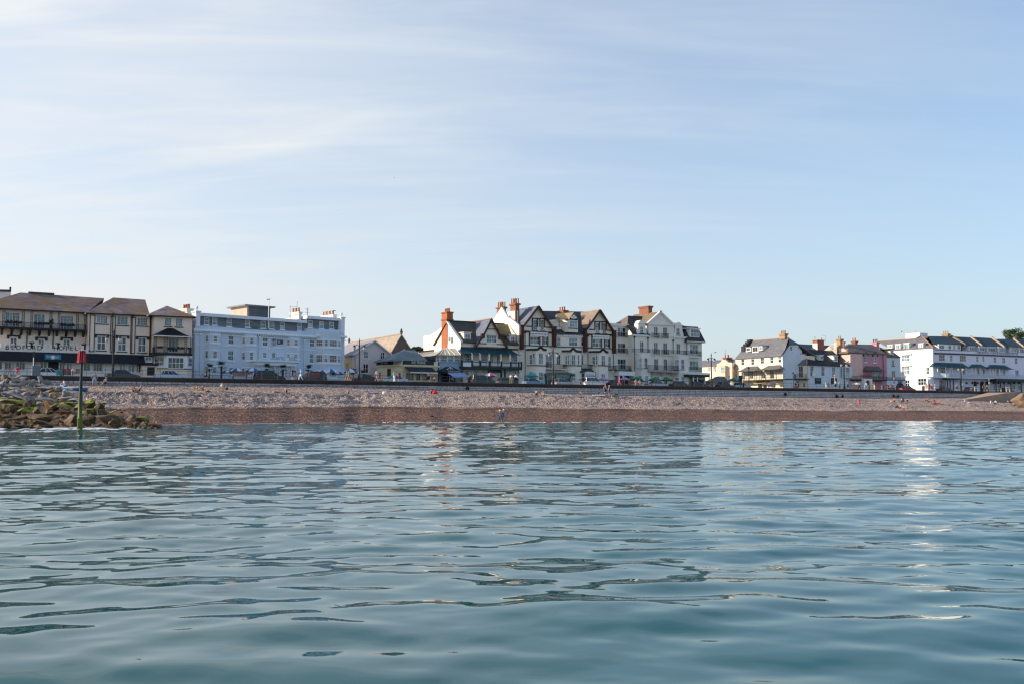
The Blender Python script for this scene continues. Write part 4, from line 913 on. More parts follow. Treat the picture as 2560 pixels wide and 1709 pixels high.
def pink_gable_house():
 P = pl(940, 26, 30, CE); H = house('gabled_house', 'pale pink rendered gable house with grey slate roof beside the pub', 'house', P, 550)
 m = mat('pale pink render', (0.72, 0.60, 0.58), 0.8, 0.06, .6); ws = [(372, 862, 445, 975), (632, 872, 705, 985), (362, 1058, 448, 1205)]
 wall(P, H, m, [(232, 905), (552, 700), (862, 940)], ws, 0, 13.5)
 for r in ws: win(P, H, r, 0, 2, 2, (1, 1), g='dark', sill=.1)
 sl = slate('grey lilac slate', (.22, .21, .235), (.33, .31, .34)); gable(P, H, sl, (550, 688), (205, 912), (872, 948), -.4, 13.9)
 bars(P, H, 'barge_board', white, [((205, 920), (550, 697)), ((550, 697), (868, 955))], .22, -.46, -.4)
 # lower lit wing at its left with a gutter
 yel = mat('yellow render', (0.72, 0.55, 0.30), .8, .06, .6)
 wl = pl(884, 27, -38, CE); wall(wl, H, yel, [(68, 950), (214, 940)], [(95, 1050, 135, 1165)], 0, 5, name='side_wing'); box(wl, H, 'wing_roof', sl, (60, 930, 222, 948), -.3, 5.2)
 pipe(P, H, 238, 905, 1200, 0, mat('grey pipe', (.3, .28, .27), .6))
 s, z = P.sz(790, 890, 2); MB().tube([P.W(s, 2, z - .6), P.W(s, 2, z + .9)], .03).box(P, s - .35, s + .35, 1.98, 2.02, z + .6, z + .64).obj('tv_aerial', MATS['mast grey'], H)
pink_gable_house()
def marine():
 yel = mat('pub cream yellow', (0.74, 0.66, 0.44), .75, .07, .6); trim = mat('pub trim', (.78, .72, .52), .6, .05, 1)
 P = pl(1007, 17, 31, CE); Q = Plane(street(1007, 17), R(-40), CE)
 H = house('seafront_pub', 'cream corner pub with grey hipped slate roof and dark boards lettered THE MARINE', 'pub', P, 1200)
 ho = [(1040, 1205, 1150, 1312), (1195, 1215, 1255, 1312), (1295, 1215, 1400, 1312)]
 wall(P, H, yel, [(985, 1004), (1535, 1030)], ho, 0, 8); wl = [(735, 1132, 798, 1256)]
 wall(Q, H, yel, [(570, 1025), (985, 1003)], wl, 0, 8)
 for r in ho: win(P, H, r, 0, 2, 1, g='dark', fm=black)
 s0, z0, s1, z1 = Q.rect(wl[0]); MB().box(Q, s0, s1, .1, .16, z0, z1).obj('door', brown, H)
 for S, xa, ya, xb, yb in ((P, 985, 1083, 1545, 1110), (Q, 560, 1096, 985, 1084)):
  s0, z0 = S.sz(xa, ya); s1, z1 = S.sz(xb, yb); z = (z0 + z1) / 2; mb = MB().box(S, s0, s1, -.35, -.003, z, z + .16).box(S, s0, s1, -.2, -.003, z - .16, z)
  k = s0
  while k < s1: mb.box(S, k, k + .14, -.29, -.004, z - .13, z - .001); k += .36
  mb.obj('cornice', trim, H)
 nav = mat('navy board', (.012, .02, .03), .4, .1, 1)
 for S, r, t in ((P, (985, 1012, 1472, 1072), (1118, 1024, 1338, 1060)), (Q, (570, 1020, 832, 1075), (638, 1032, 752, 1062))):
  o = box(S, H, 'sign_board', nav, r, -.08, -.004); s0, z0, s1, z1 = S.rect(t, -.08); mb = MB()
  full = s1 - s0; zc = z0
  for wd, a, c in (('T', 0, .075), ('HE', .085, .30), ('M', .40, .52), ('ARINE', .535, 1.0)):
   big = wd in 'TM'; text_mb(mb, wd, S, s0 + full * (a + c) / 2, -.08, zc, .95 if big else .72, width=full * (c - a), depth=.03)
  mb.obj('lettering', mat('cream letters', (.75, .72, .62), .6), o, fix=False)
 pts = [(838, 1166), (905, 1102), (975, 1166)]
 SQ = Q; sa = [SQ.sz(x, y, -.15) for x, y in pts]; MB().prism(SQ, sa, -.15, -.004).obj('pediment', trim, H)
 for x in (850, 960): s, z = SQ.sz(x, 1172, -.1); MB().box(SQ, s - .13, s + .13, -.12, -.004, G0, z).obj('pilaster', trim, H)
 # awning
 a0, zt = P.sz(1012, 1102, -.05); a1 = P.sz(1440, 1112, -.05)[0]; b0, zb = P.sz(1100, 1185, -2.3); b1 = P.sz(1535, 1192, -2.3)[0]
 MB().slab([P.W(a0, -.05, zt), P.W(a1, -.05, zt), P.W(b1, -2.3, zb), P.W(b0, -2.3, zb)], [(0, 1, 2, 3)], .05).obj('awning', nav, H); MB().box(P, b0, b1, -2.34, -2.28, zb - .16, zb + .02).obj('awning_bar', white, H)
 # hipped roof
 sl = slate('green grey slate', (.13, .16, .165), (.23, .27, .27))
 v = [P.at(775, 1000, -.2), P.at(985, 1000, .3), P.at(1375, 1005, .8), P.at(1160, 832, 5), P.at(1022, 832, 5)]
 bk = [v[2] + P.n * 8.5, v[0] + P.n * 7]
 MB().slab(v + bk, [(0, 1, 4), (1, 2, 3, 4), (2, 5, 3), (5, 6, 4, 3), (6, 0, 4)], .2).obj('roof', sl, H)
 bar(P, H, 'ridge_cap', mat('lead grey', (.10, .10, .105), .6, .15, 1), (1015, 830), (1165, 830), .2, 4.8, 5.2)
marine()
def mid_back_blocks():
 P = pl(1075, 30, 20, CE); H = house('flat_roofed_building', 'lit pale building with flat roof behind the pub', 'building', P, 1400)
 wall(P, H, mat('cream lit render', (0.80, 0.76, 0.68)), [(1235, 878), (1500, 848)], [], 0, 8); bar(P, H, 'parapet_coping', MATS['lead grey'], (1235, 872), (1500, 842), .25, -.1, 8.1)
 mast('tv_aerial', 'television aerial on the flat roof behind the pub', 'aerial', P, 1406, 740, 850, 1.0, ((.98, -.6, .6), (.85, -.4, .4)))
mid_back_blocks()
# ------------------------------------------------------------------ cafe with a conservatory (crop F)
cream_t = mat('ivory render', (0.87, 0.81, 0.69), 0.8, 0.06, .6)
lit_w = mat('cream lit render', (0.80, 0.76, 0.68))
teal_m = mat('teal canopy', (0.02, 0.085, 0.105), 0.55, 0.25, .8)
dark_teal = mat('dark teal paint', (0.018, 0.036, 0.042), 0.5, 0.2, 1)
def cafe():
 P = pl(1125, 17.5, 31.5, CF); H = house('conservatory_cafe', 'blue cafe with white glazed conservatory upstairs and a lilac awning', 'cafe', P, 300)
 bl = mat('cafe blue', (.33, .45, .58), .75, .06, .8)
 wall(P, H, bl, [(118, 1075), (478, 1078)], [], 0, 5.5)
 s0, z0, s1, z1 = P.rect((58, 965, 468, 1072), -.2); MB().box(P, s0, s1, -.15, 5, z0, z1).obj('conservatory_core', G_dark, H)
 for i in range(4):
  xs = (62, 128, 250, 358, 462); win(P, H, (xs[i], 968, xs[i + 1] - 4, 1072), -.2, 1, 2, (1, 1), g='teal', proud=True)
 pts = [P.at(52, 962, -.5), P.at(478, 962, -.5), P.at(385, 852, 2.6), P.at(200, 852, 2.6)]; bk = [pts[1] + P.n * 6, pts[0] + P.n * 6]
 gr = glass('roof glazing', (.30, .24, .16), .3); o = MB().slab(pts + bk, [(0, 1, 2, 3), (1, 4, 2), (4, 5, 3, 2), (5, 0, 3)], .08).obj('glazed_roof', gr, H)
 mb = MB()
 for xa, xb in ((60, 195), (130, 200), (218, 205), (298, 232), (380, 265), (470, 385)):
  a = P.at(xa, 960, -.52); c = P.at(xb, 853, 2.55); mb.tube([a + Vector((0, 0, .06)), c + Vector((0, 0, .06))], .06, 5)
 mb.obj('glazing_bar', white, o)
 # entrance canopy with lettering and small glazed pediment
 cn = box(P, H, 'shop_fascia', dark_teal, (165, 1200, 508, 1240), -2.6, -.004); text(P, cn, 'The Pea Green Boat', (262, 1212, 465, 1232), -2.6, white)
 a, b, c = P.sz(180, 1200, -2.0), P.sz(305, 1140, -2.0), P.sz(440, 1200, -2.0); MB().prism(P, [a, c, b], -2.0, -.3).obj('canopy_roof', dark_teal, H)
 bars(P, H, 'glazing_bar', white, [((240, 1198), (300, 1150)), ((300, 1150), (345, 1196)), ((300, 1150), (300, 1198))], .09, -2.06, -2.0)
 for x0, x1 in ((168, 250), (250, 375), (375, 505)): box(P, H, 'shop_window', G_dark, (x0 + 5, 1245, x1 - 5, 1385), -1.2, -1.1)
 for x in (168, 250, 375, 500): s, z = P.sz(x, 1240, -1.3); MB().box(P, s - .09, s + .09, -1.3, -1.1, G0, z).obj('shop_post', dark_teal, H)
 aw = mat('lilac awning', (.30, .38, .62), .7, .08, 1); v = [P.at(250, 1243, -2.62), P.at(500, 1243, -2.62), P.at(612, 1308, -4.6), P.at(365, 1322, -4.6)]
 MB().slab(v, [(0, 1, 2, 3)], .05).obj('awning', aw, H)
cafe()

# ------------------------------------------------------------------ white gabled house with the tall brick chimney (crop F)
slate_f = slate('brown mossy slate', (.055, .05, .045), (.11, .092, .075), (.15, .10, .035), .42, .3)
slate_bl = slate('blue slate', (.085, .105, .15), (.17, .195, .25), (.30, .29, .30), .3, .8)
ochre_s = slate('lichen slate', (.15, .11, .055), (.24, .18, .085), (.27, .18, .055), .5, .5)
def white_house():
 P = pl(1155, 19, 31.5, CF); H = house('gabled_white_house', 'ivory gabled house with tall orange brick chimney and teal verandah roof', 'house', P, 900)
 ws = [(530, 937, 655, 1080), (805, 957, 900, 1165), (945, 957, 1000, 1165), (1062, 965, 1110, 1165), (1295, 967, 1420, 1165)]
 gs = [(540, 1206, 602, 1296), (680, 1204, 750, 1360), (830, 1212, 865, 1256), (948, 1245, 1000, 1385), (1318, 1218, 1385, 1270), (1318, 1276, 1385, 1385), (560, 1305, 612, 1370)]
 wall(P, H, cream_t, [(470, 752), (1000, 775), (1505, 800)], ws + gs, 0, 11)
 for r, c in zip(ws, (3, 3, 2, 2, 3)): win(P, H, r, 0, c, 2 if c == 3 else 1, (1, 2), g='blue' if c == 3 else 'dark')
 for r in gs: win(P, H, r, 0, 2, 1, (1, 2), g='mix')
 # left end wall runs up into a gable (seen sunlit), with a lower back wing
 E = Plane(P.W(P.sz(470, 800)[0], 0, 0), R(31.5) + math.pi / 2, CF)       # runs inland
 z = lambda x, y, b: P.sz(x, y, b)[1]
 s_l = P.sz(470, 800)[0]
 ridge_z = P.at(345, 424, 5.0).z; eave_z = P.at(475, 745, 0).z
 mb = MB(); mb.prism(E, [(0, G0), (0, eave_z), (5.0, ridge_z), (9.5, P.at(200, 530, 9.5).z if False else eave_z + 2.6), (14.5, eave_z + 1.5), (14.5, G0)], -.02, -.35); mb.obj('gable_wall', lit_w, H)
 v = [P.W(s_l - .3, -.4, eave_z + .02), P.W(P.sz(1505, 800)[0], -.4, z(1505, 790, -.4)), P.W(P.sz(1290, 470, 5)[0], 5.0, P.at(1000, 455, 5).z), P.W(s_l - .3, 5.0, ridge_z + .1)]
 w = [v[1] + P.n * 11, v[0] + P.n * 11]
 MB().slab(v + w, [(0, 1, 2, 3), (1, 4, 2), (4, 5, 3, 2)], .18).obj('roof', slate_f, H)
 MB().tube([v[3] + Vector((0, 0, .05)), v[2] + Vector((0, 0, .05))], .16, 6).obj('ridge_tile', mat('dark ridge', (.06, .045, .04), .8, .2, 3), H)
 MB().slab([P.W(s_l - .32, -.5, eave_z + .04), P.W(s_l - .32, 5, ridge_z + .12), P.W(s_l + .15, 5, ridge_z + .12), P.W(s_l + .15, -.5, eave_z + .04)], [(0, 1, 2, 3)], .3).obj('barge_board', lit_w, H)
 for zz, yy in ((8.2, 690), (8.2, 740)):      # end-wall windows
  pass
 for b0, y0, y1 in ((3.2, 655, 750),):
  za, zb = P.at(335, y1, b0).z, P.at(335, y0, b0).z; MB().box(E, b0, b0 + .9, .37, .42, za, zb).obj('window', white, H); MB().box(E, b0 + .1, b0 + .8, .43, .45, za + .1, zb - .1).obj('pane', G_pale, H)
 # tall chimney on the end wall
 cs, cz = P.sz(322, 250, 5.2); s1 = P.sz(342, 250, 5.2)[0]; s0 = s1 - 1.25
 mb = MB().box(P, s0, s1, 5.2, 7.4, G0, P.at(315, 265, 5.2).z); ch = mb.obj('chimney', mat('orange brick', (.45, .14, .06), .85, .2, 2.5), H); zt = P.at(315, 265, 5.2).z
 MB().box(P, s0 - .12, s1 + .12, 5.08, 7.52, zt - 1.5, zt - 1.3).box(P, s0 - .1, s1 + .1, 5.1, 7.5, zt - .2, zt + .06).obj('chimney_cap', redbrick, ch)
 for k in range(4): MB().lathe(P.W((s0 + s1) / 2, 5.5 + k * .5, zt + .06), [(.17, 0), (.18, .1), (.13, .2), (.12, .66), (.16, .7), (.1, .72)], 8).obj('chimney_pot', pot_m, ch)
 # back wing, sunlit block at the left
 Bw = [P.at(55, 632, 15), P.at(148, 625, 15)]
 s0 = P.sz(50, 640, 14)[0]; s1 = P.sz(330, 640, 14)[0]; MB().box(P, s0, s1, 14.0, 19, G0, P.at(100, 632, 14).z).obj('back_wing', lit_w, H)
 # fascia bands
 bars(P, H, 'fascia_board', brown, [((470, 838), (1505, 872))], .3, -.16, -.004); bars(P, H, 'string_board', brown, [((475, 752), (735, 768)), ((1085, 783), (1460, 800))], .16, -.2, -.004)
 # dormers
 for r, chk in (((522, 602, 636, 750), 1), ((1270, 642, 1366, 782), 0)):
  s0, z0, s1, z1 = P.rect(r, .25); MB().box(P, s0, s1, .25, 3.6, z0, z1).obj('dormer', lit_w, H); MB().box(P, s0 - .2, s1 + .15, .05, 4.0, z1, z1 + .16).obj('dormer_roof', lit_w, H)
  win(P, H, (r[0] + 14, r[1] + 20, r[2] - 16, r[3] - 8), .25, 2, 2, (1, 1), g='blue', proud=True)
 # big front gable
 gw = (890, 636, 1058, 762)
 wall(P, H, cream_t, None, [gw], -.7, 3, name='gable_wall', closed=[(735, 815), (1228, 838), (975, 392)])
 win(P, H, gw, -.7, 4, 2, (1, 1), g='blue', sill=.1)
 gable(P, H, slate_bl, (975, 378), (712, 822), (1244, 845), -.95, 7.0, th=.14)
 sz_, zz_ = P.sz(975, 378, -.95); MB().tube([P.W(sz_, -.95, zz_ + .06), P.W(sz_, 7, zz_ + .06)], .14, 5).obj('ridge_tile', mat('orange ridge', (.38, .2, .11), .8, .2, 3), H)
 bars(P, H, 'barge_board', brown, [((722, 822), (845, 640)), ((845, 640), (950, 440)), ((950, 440), (975, 378)), ((975, 378), (1005, 440)), ((1005, 440), (1115, 650)), ((1115, 650), (1240, 845))], .34, -1.12, -.95)
 bars(P, H, 'timber', brown, [((895, 538), (1060, 542)), ((715, 830), (750, 800)), ((1205, 850), (1235, 830))], .15, -.8, -.7); bars(P, H, 'timber', brown, [((770, 770), (890, 776)), ((1065, 784), (1185, 790))], .16, -.8, -.7)
 for x, y in ((835, 645), (1125, 660)): s, z_ = P.sz(x, y, -1.1); MB().box(P, s - .35, s + .35, -1.16, -.7, z_ - .45, z_ + .35).obj('bracket', brown, H)
 # lichen roof on the right shoulder
 v = [P.at(1040, 470, 3.2), P.at(1240, 474, 3.2), P.at(1300, 632, .4), P.at(1120, 632, .4)]; MB().slab([p + Vector((0, 0, .12)) for p in v], [(0, 3, 2, 1)], .12).obj('roof_patch', ochre_s, H)
 # verandah
 canopy(P, H, teal_m, (490, 850, 1462, 942), -.05, -2.2, inset=.9, n=5)
 s0, z0, s1, z1 = P.rect((478, 1150, 1472, 1190), -2.2); MB().box(P, s0, s1, -2.2, -.004, z0, z1).obj('balcony_floor', dark_teal, H); zf = z1
 zc = P.sz(975, 938, -2.1)[1]
 for x in (655, 785, 932, 1125, 1275, 1405): s = P.sz(x, 1000, -2.1)[0]; MB().box(P, s - .12, s + .12, -2.15, -1.95, zf, zc).obj('verandah_post', white, H)
 mb = MB(); s0, za, s1, zb = P.rect((490, 1075, 1465, 1150), -2.15); MB().box(P, s0, s1, -2.19, -2.09, zb - .12, zb).box(P, s0, s1, -2.18, -2.1, za + .05, za + .17).obj('balcony_railing', dark_teal, H)
 k = s0 + .1
 while k < s1: mb.box(P, k, k + .1, -2.165, -2.12, za + .17, zb - .12); k += .24
 mb.obj('baluster_row', white, H)
 for x in (490, 655, 788, 940, 1133, 1285, 1415, 1460): s = P.sz(x, 1110, -2.15)[0]; MB().box(P, s - .16, s + .16, -2.24, -2.04, za - .2, zb + .25).obj('railing_post', dark_teal, H)
 box(P, H, 'white_screen', white, (500, 1085, 640, 1145), -2.21, -2.195)
 box(P, H, 'shop_fascia', mat('grey teal board', (.10, .14, .15), .6), (945, 1205, 1132, 1240), -.5, -.004); box(P, H, 'garage_door', cream_t, (1010, 1245, 1118, 1385), -.08, -.004)
 for x in (936, 1132, 1192): s, z_ = P.sz(x, 1200, -1.9); MB().box(P, s - .14, s + .14, -2.0, -1.75, G0, z0).obj('support_post', dark_teal, H)
white_house()

# ------------------------------------------------------------------ half-timbered terrace (crop G, its left end in crop F)
def tudor():
 P = pl(1302, 18.5, 31.5, CG); Fp = P.on(CF)
 H = house('half_timbered_terrace', 'ivory terrace with two tall brown half-timbered gables and black window hoods', 'terrace', P, 800)
 up = [(215, 392, 285, 556), (335, 394, 395, 556), (1235, 442, 1300, 605), (1350, 447, 1410, 607)]
 w2 = [(165, 662, 322, 786), (385, 667, 452, 796), (605, 677, 665, 815), (800, 678, 942, 816), (1000, 680, 1038, 812), (1185, 702, 1330, 832), (1390, 706, 1465, 838)]
 w1 = [(428, 942, 525, 1168), (600, 946, 665, 1118), (705, 948, 728, 1118), (1002, 952, 1040, 1118), (1140, 960, 1166, 1118), (1432, 976, 1490, 1180)]
 g1 = [(1455, 1262, 1552, 1372), (1235, 1262, 1266, 1330), (935, 1255, 970, 1385), (1015, 1255, 1058, 1390)]
 wall(P, H, cream_t, [(15, 480), (70, 482), (310, 170), (548, 525), (592, 602), (1062, 618), (1092, 545), (1315, 232), (1536, 565)], up + w2 + w1 + g1, 0, 11)
 for r in up: win(P, H, r, 0, 1, 2, (2, 2), g='mix', sill=.12, sillm=black)
 for i, r in enumerate(w2): win(P, H, r, 0, 3 if r[2] - r[0] > 100 else 2 if r[2] - r[0] > 55 else 1, 2, (1, 1), g='blue')
 for r in w1: win(P, H, r, 0, 2 if r[2] - r[0] > 55 else 1, 2, (1, 1), g='blue', arch=False)
 for r in g1: win(P, H, r, 0, 2 if r[2] - r[0] > 60 else 1, 2, (1, 1), g='blue')
 # gable roofs, ridge roof
 sl = slate('dark slate', (.028, .034, .045), (.062, .07, .082)); tn = slate('tan slate', (.22, .15, .11), (.33, .24, .18), (.36, .26, .2), .3, .6)
 gable(P, H, slate_bl, (310, 158), (52, 500), (560, 540), -.55, 7.5); gable(P, H, tn, (1315, 220), (1072, 565), (1552, 590), -.55, 7.5)
 v = [P.at(560, 604, -.3), P.at(1095, 622, -.3), P.at(1290, 262, 6.5), P.at(350, 244, 6.5)]
 MB().slab(v + [v[1] + P.n * 13.5, v[0] + P.n * 13.5], [(0, 1, 2, 3), (1, 4, 2), (4, 5, 3, 2), (5, 0, 3)], .18).obj('roof', sl, H)
 s0 = P.sz(15, 600)[0]; v = [P.at(-30, 480, 1), P.at(250, 205, 6.5), P.at(60, 230, 6.5)]
 ltn = slate('sunlit rosy slate', (.33, .22, .18), (.45, .33, .27)); MB().slab([P.at(22, 430, 1.0), P.at(180, 395, 1.0), P.at(262, 190, 6.4), P.at(60, 232, 6.4)], [(0, 1, 2, 3)], .15).obj('side_roof', ltn, H)  # sunlight on the left roof painted in as pale rosy slate
 bars(P, H, 'barge_board', brown, [((55, 505), (310, 168)), ((310, 168), (556, 545)), ((1076, 570), (1315, 230)), ((1315, 230), (1548, 594))], .36, -.78, -.55)
 tb = lambda segs, w=.19: bars(P, H, 'timber', brown, segs, w, -.12, -.003)
 tb([((195, 366), (428, 372)), ((207, 372), (207, 560)), ((290, 378), (290, 505)), ((328, 380), (328, 508)), ((404, 378), (404, 512)), ((105, 494), (207, 497)), ((404, 508), (510, 514))])
 tb([((1212, 418), (1432, 424)), ((1228, 424), (1228, 552)), ((1305, 430), (1305, 556)), ((1343, 432), (1343, 558)), ((1415, 430), (1415, 562)), ((1130, 546), (1228, 550)), ((1415, 556), (1510, 566))])
 tb([((75, 578), (545, 600)), ((1090, 626), (1535, 640))], .34)
 tb([((158, 588), (158, 800)), ((458, 600), (458, 808)), ((328, 660), (328, 796)), ((378, 662), (378, 798)), ((1178, 638), (1178, 835)), ((1468, 650), (1468, 846)), ((1335, 700), (1335, 835)), ((1384, 702), (1384, 838))], .2)
 for a, c in (((68, 800), (590, 822)), ((590, 822), (1065, 838)), ((1065, 838), (1540, 856))): bars(P, H, 'string_course', black, [(a, c)], .16, -.16, -.003)
 # party piers of red-brown brick
 pier = mat('red brown brick', (.085, .036, .03), .85, .25, 2)
 for x0, x1, y0, y1 in ((20, 66, 488, 868), (552, 598, 512, 832), (1060, 1098, 545, 912), (1536, 1572, 575, 930)):
  s0, z0, s1, z1 = P.rect((x0, y0, x1, y1), -.7); MB().box(P, s0, s1, -.7, -.004, z0, z1).box(P, s0 - .1, s1 + .1, -.8, -.004, z1, z1 + .18).obj('party_pier', pier, H)
 # black and white scroll frieze: white ground, raised black quatrefoils
 for r in ((165, 590, 455, 656), (595, 608, 695, 664), (702, 612, 1058, 668), (1185, 640, 1462, 700)):
  s0, z0, s1, z1 = P.rect(r, -.1); fr = MB().box(P, s0, s1, -.1, -.003, z0, z1).obj('frieze', black, H); mb = MB(); n = max(3, int((s1 - s0) / .62)); w = (s1 - s0) / n; h = (z1 - z0)
  for k in range(n):
   cx = s0 + (k + .5) * w; cz = (z0 + z1) / 2
   for (a, c) in ((.22, .24), (-.22, .24), (.22, -.24), (-.22, -.24), (0, 0)):
    x, z = cx + a * w, cz + c * h; q = 7; rr = .15 * min(w, h) * (1.35 if a else .8)
    mb.prism(P, [(x + rr * 1.25 * math.cos(2 * math.pi * j / q + k), z + rr * math.sin(2 * math.pi * j / q + k)) for j in range(q)], -.14, -.1)
   mb.box(P, cx + w * .46, cx + w * .54, -.13, -.1, z0, z1)
  mb.box(P, s0, s1, -.13, -.1, z0 - .001, z0 + .1).box(P, s0, s1, -.13, -.1, z1 - .1, z1 + .001); mb.obj('scroll_work', white, fr)
 # projecting bays with hoods
 def tbay(x0, x1, ytop, hood, lights, ground, out=1.5):
  s0, z1 = P.sz(x0, ytop, 0); s1 = P.sz(x1, ytop, 0)[0]; zb = P.sz((x0 + x1) / 2, 1128, -out)[1]
  c = (s1 - s0) * .27; pts = [(s0, .02), (s0 + c, -out), (s1 - c, -out), (s1, .02)]
  MB().plan(P, pts, G0, z1).obj('bay', cream_t, H); MB().plan(P, [(a, q - .1 if q < 0 else q) for a, q in pts], zb - .1, zb + .08).obj('bay_band', black, H)
  bars(P, H, 'window_hood', black, hood, .4, -out - .2, -out - .002)
  for r in lights: win(P, H, r, -out, 2 if r[2] - r[0] > 55 else 1, 2, (1, 1), g='blue', proud=True, arch=r[2] - r[0] > 55)
  for r in ground: win(P, H, r, -out, 2 if r[2] - r[0] > 55 else 1, 2, (1, 1), g='blue', proud=True, arch=r[2] - r[0] > 55)
  for pa, pb in ((pts[0], pts[1]), (pts[2], pts[3])):
   A_ = P.W(pa[0], pa[1], 0); B_ = P.W(pb[0], pb[1], 0); ln = (B_ - A_).length; S = Plane(A_, math.atan2(B_.y - A_.y, B_.x - A_.x))
   for za, zc in ((zb + .25, z1 - .9), (G0 + 1.1, zb - 1.1)):
    w = MB().box(S, ln * .3, ln * .7, -.05, -.002, za, zc).obj('window', white, H)
    MB().box(S, ln * .3 + .08, ln * .7 - .08, -.065, -.051, za + .1, (za + zc) / 2 - .04).obj('pane', G_blue, w); MB().box(S, ln * .3 + .08, ln * .7 - .08, -.065, -.051, (za + zc) / 2 + .04, zc - .1).obj('pane', G_teal, w)
 tbay(108, 432, 870, [((108, 872), (295, 866)), ((295, 866), (340, 828)), ((340, 828), (388, 866)), ((388, 866), (436, 878))], [(203, 922, 243, 1106), (303, 924, 375, 1108)], [(203, 1240, 243, 1345), (303, 1236, 375, 1372)])
 tbay(690, 1008, 895, [((690, 896), (825, 894)), ((825, 894), (872, 852)), ((872, 852), (925, 892)), ((925, 892), (1010, 904))], [(768, 946, 806, 1120), (836, 950, 906, 1124), (936, 950, 970, 1122)], [(836, 1262, 906, 1372)])
 tbay(1132, 1445, 906, [((1132, 908), (1315, 904)), ((1315, 904), (1360, 862)), ((1360, 862), (1408, 902)), ((1408, 902), (1448, 916))], [(1228, 956, 1268, 1132), (1325, 962, 1390, 1136)], [(1325, 1262, 1390, 1374)])
 # balconies
 for r in ((430, 1106, 760, 1190), (1000, 1112, 1182, 1192), (1436, 1130, 1575, 1202)):
  s0, z0, s1, z1 = P.rect((r[0], r[3] - 12, r[2], r[3]), -1.3); MB().box(P, s0, s1, -1.3, -.004, z0, z1).obj('balcony_floor', cream_t if r[0] < 1000 else black, H); rail(P, H, (r[0], r[1], r[2], r[3] - 12), -1.28, iron_m, .13, ret=1.2)
 # dormer in the middle with a hipped gable
 b = -.2; dw = [(618, 392, 668, 520), (805, 398, 935, 520)]
 s0, z0, s1, z1 = P.rect((612, 388, 975, 592), b); MB().box(P, s0, s1, .8, 5, z0, z1).obj('dormer', cream_t, H)
 s2, z2, s3, z3 = P.rect((790, 396, 975, 592), b - .5); MB().plan(P, [(s2 - .6, .8), (s2, b - .6), (s3 - .5, b - .6), (s3, .8)], z2, z3).obj('dormer_bay', cream_t, H)
 win(P, H, (805, 400, 935, 518), b - .6, 3, 2, (1, 1), g='pale', proud=True); win(P, H, (620, 398, 664, 520), .8, 1, 2, (1, 1), g='pale', proud=True); win(P, H, (685, 400, 738, 590), .8, 1, 2, (1, 1), g='blue', proud=True); win(P, H, (748, 402, 785, 520), .6, 1, 1, (1, 1), g='pale', proud=True)
 bars(P, H, 'string_course', black, [((790, 524), (945, 532))], .12, b - .75, b - .6); rail(P, H, (680, 518, 790, 590), .55, iron_m, .14)
 gable(P, H, slate('sunlit gold slate', (.25, .19, .11), (.36, .27, .16)), (878, 268), (800, 378), (952, 384), b - .9, 5.2)  # gold colour carries the sunlight on the dormer roof
 v = [P.at(600, 300, 2.5), P.at(875, 268, 2.5), P.at(800, 380, -.8), P.at(612, 388, -.8)]; MB().slab([p + Vector((0, 0, .1)) for p in v], [(0, 3, 2, 1)], .1).obj('dormer_roof', MATS['sunlit gold slate'], H)
 prism(P, H, 'gable_panel', black, [(812, 376), (945, 380), (878, 285)], b - .86, b - .7)
 mb = MB()
 for x, y, rr in ((850, 352, .32), (878, 330, .32), (905, 354, .32), (878, 362, .26)):
  s, z = P.sz(x, y, b - .9); mb.prism(P, [(s + rr * math.cos(j), z + rr * .8 * math.sin(j)) for j in [2 * math.pi * i / 7 for i in range(7)]], b - .92, b - .86)
 mb.obj('scroll_work', white, H)
 # glass shopfront with curved fascia, pedimented sign
 tg = glass('shop glass', (.03, .12, .12), .05); s0, z0, s1, z1 = P.rect((430, 1252, 825, 1395), -2.0); MB().box(P, s0, s1, -2.0, -.01, G0, z1).obj('shopfront', tg, H)
 n = 8; top = []
 for k in range(n + 1): x = 428 + (905 - 428) * k / n; s, z = P.sz(x, 1262 - 26 * math.sin(math.pi * k / n), -2.3); top.append((s, z))
 MB().prism(P, top + [(s, z - .34) for s, z in reversed(top)], -2.3, -.01).obj('shop_canopy', mat('grey teal board', (.10, .14, .15), .6), H)
 for x in (432, 580, 700, 822): s, z = P.sz(x, 1262, -2.05); MB().box(P, s - .05, s + .05, -2.06, -1.96, G0, z).obj('shop_post', dark_teal, H)
 text(P, H, 'Fields', (640, 1268, 760, 1300), -2.05, mat('pale letters', (.5, .62, .66), .6), shear=.25)
 o = prism(P, H, 'sign_board', white, [(1062, 1330), (1230, 1332), (1230, 1242), (1146, 1216), (1062, 1240)], -1.75, -1.62)
 bars(P, o, 'sign_line', mat('blue paint', (.06, .10, .25), .5), [((1072, 1296), (1222, 1300))], .14, -1.77, -1.752); bars(P, H, 'sign_roof', dark_teal, [((1000, 1230), (1110, 1200)), ((1110, 1200), (1205, 1222))], .3, -1.9, -1.5)
 text(P, o, 'Hotel Dining', (1085, 1268, 1205, 1284), -1.75, MATS['blue paint'])
 chimney(P, H, redbrick, (712, 235, 775, 300), 5.2, 1.9, 5)
 for x, y0, y1 in ((85, 600, 1380), (535, 630, 1000), (1110, 655, 1130), (1525, 670, 1180)): pipe(P, H, x, y0, y1, 0)
 # left end: sunlit party wall with two chimney stacks (crop F)
 E = Plane(P.W(P.sz(15, 800)[0], 0, 0), R(31.5) + math.pi / 2, CF); s0 = P.sz(15, 800)[0]
 ez = P.at(15, 490, 0).z; pz = Fp.at(1240, 185, 6.5).z; tz = Fp.at(1385, 610, 3).z
 MB().prism(E, [(-.02, G0), (-.02, ez), (2.2, ez + 1.2), (4.2, ez + 2.0), (6.5, pz), (9.4, ez + 2.0), (11.5, ez), (11.5, G0)], -.02, .4).obj('party_wall', lit_w, H)
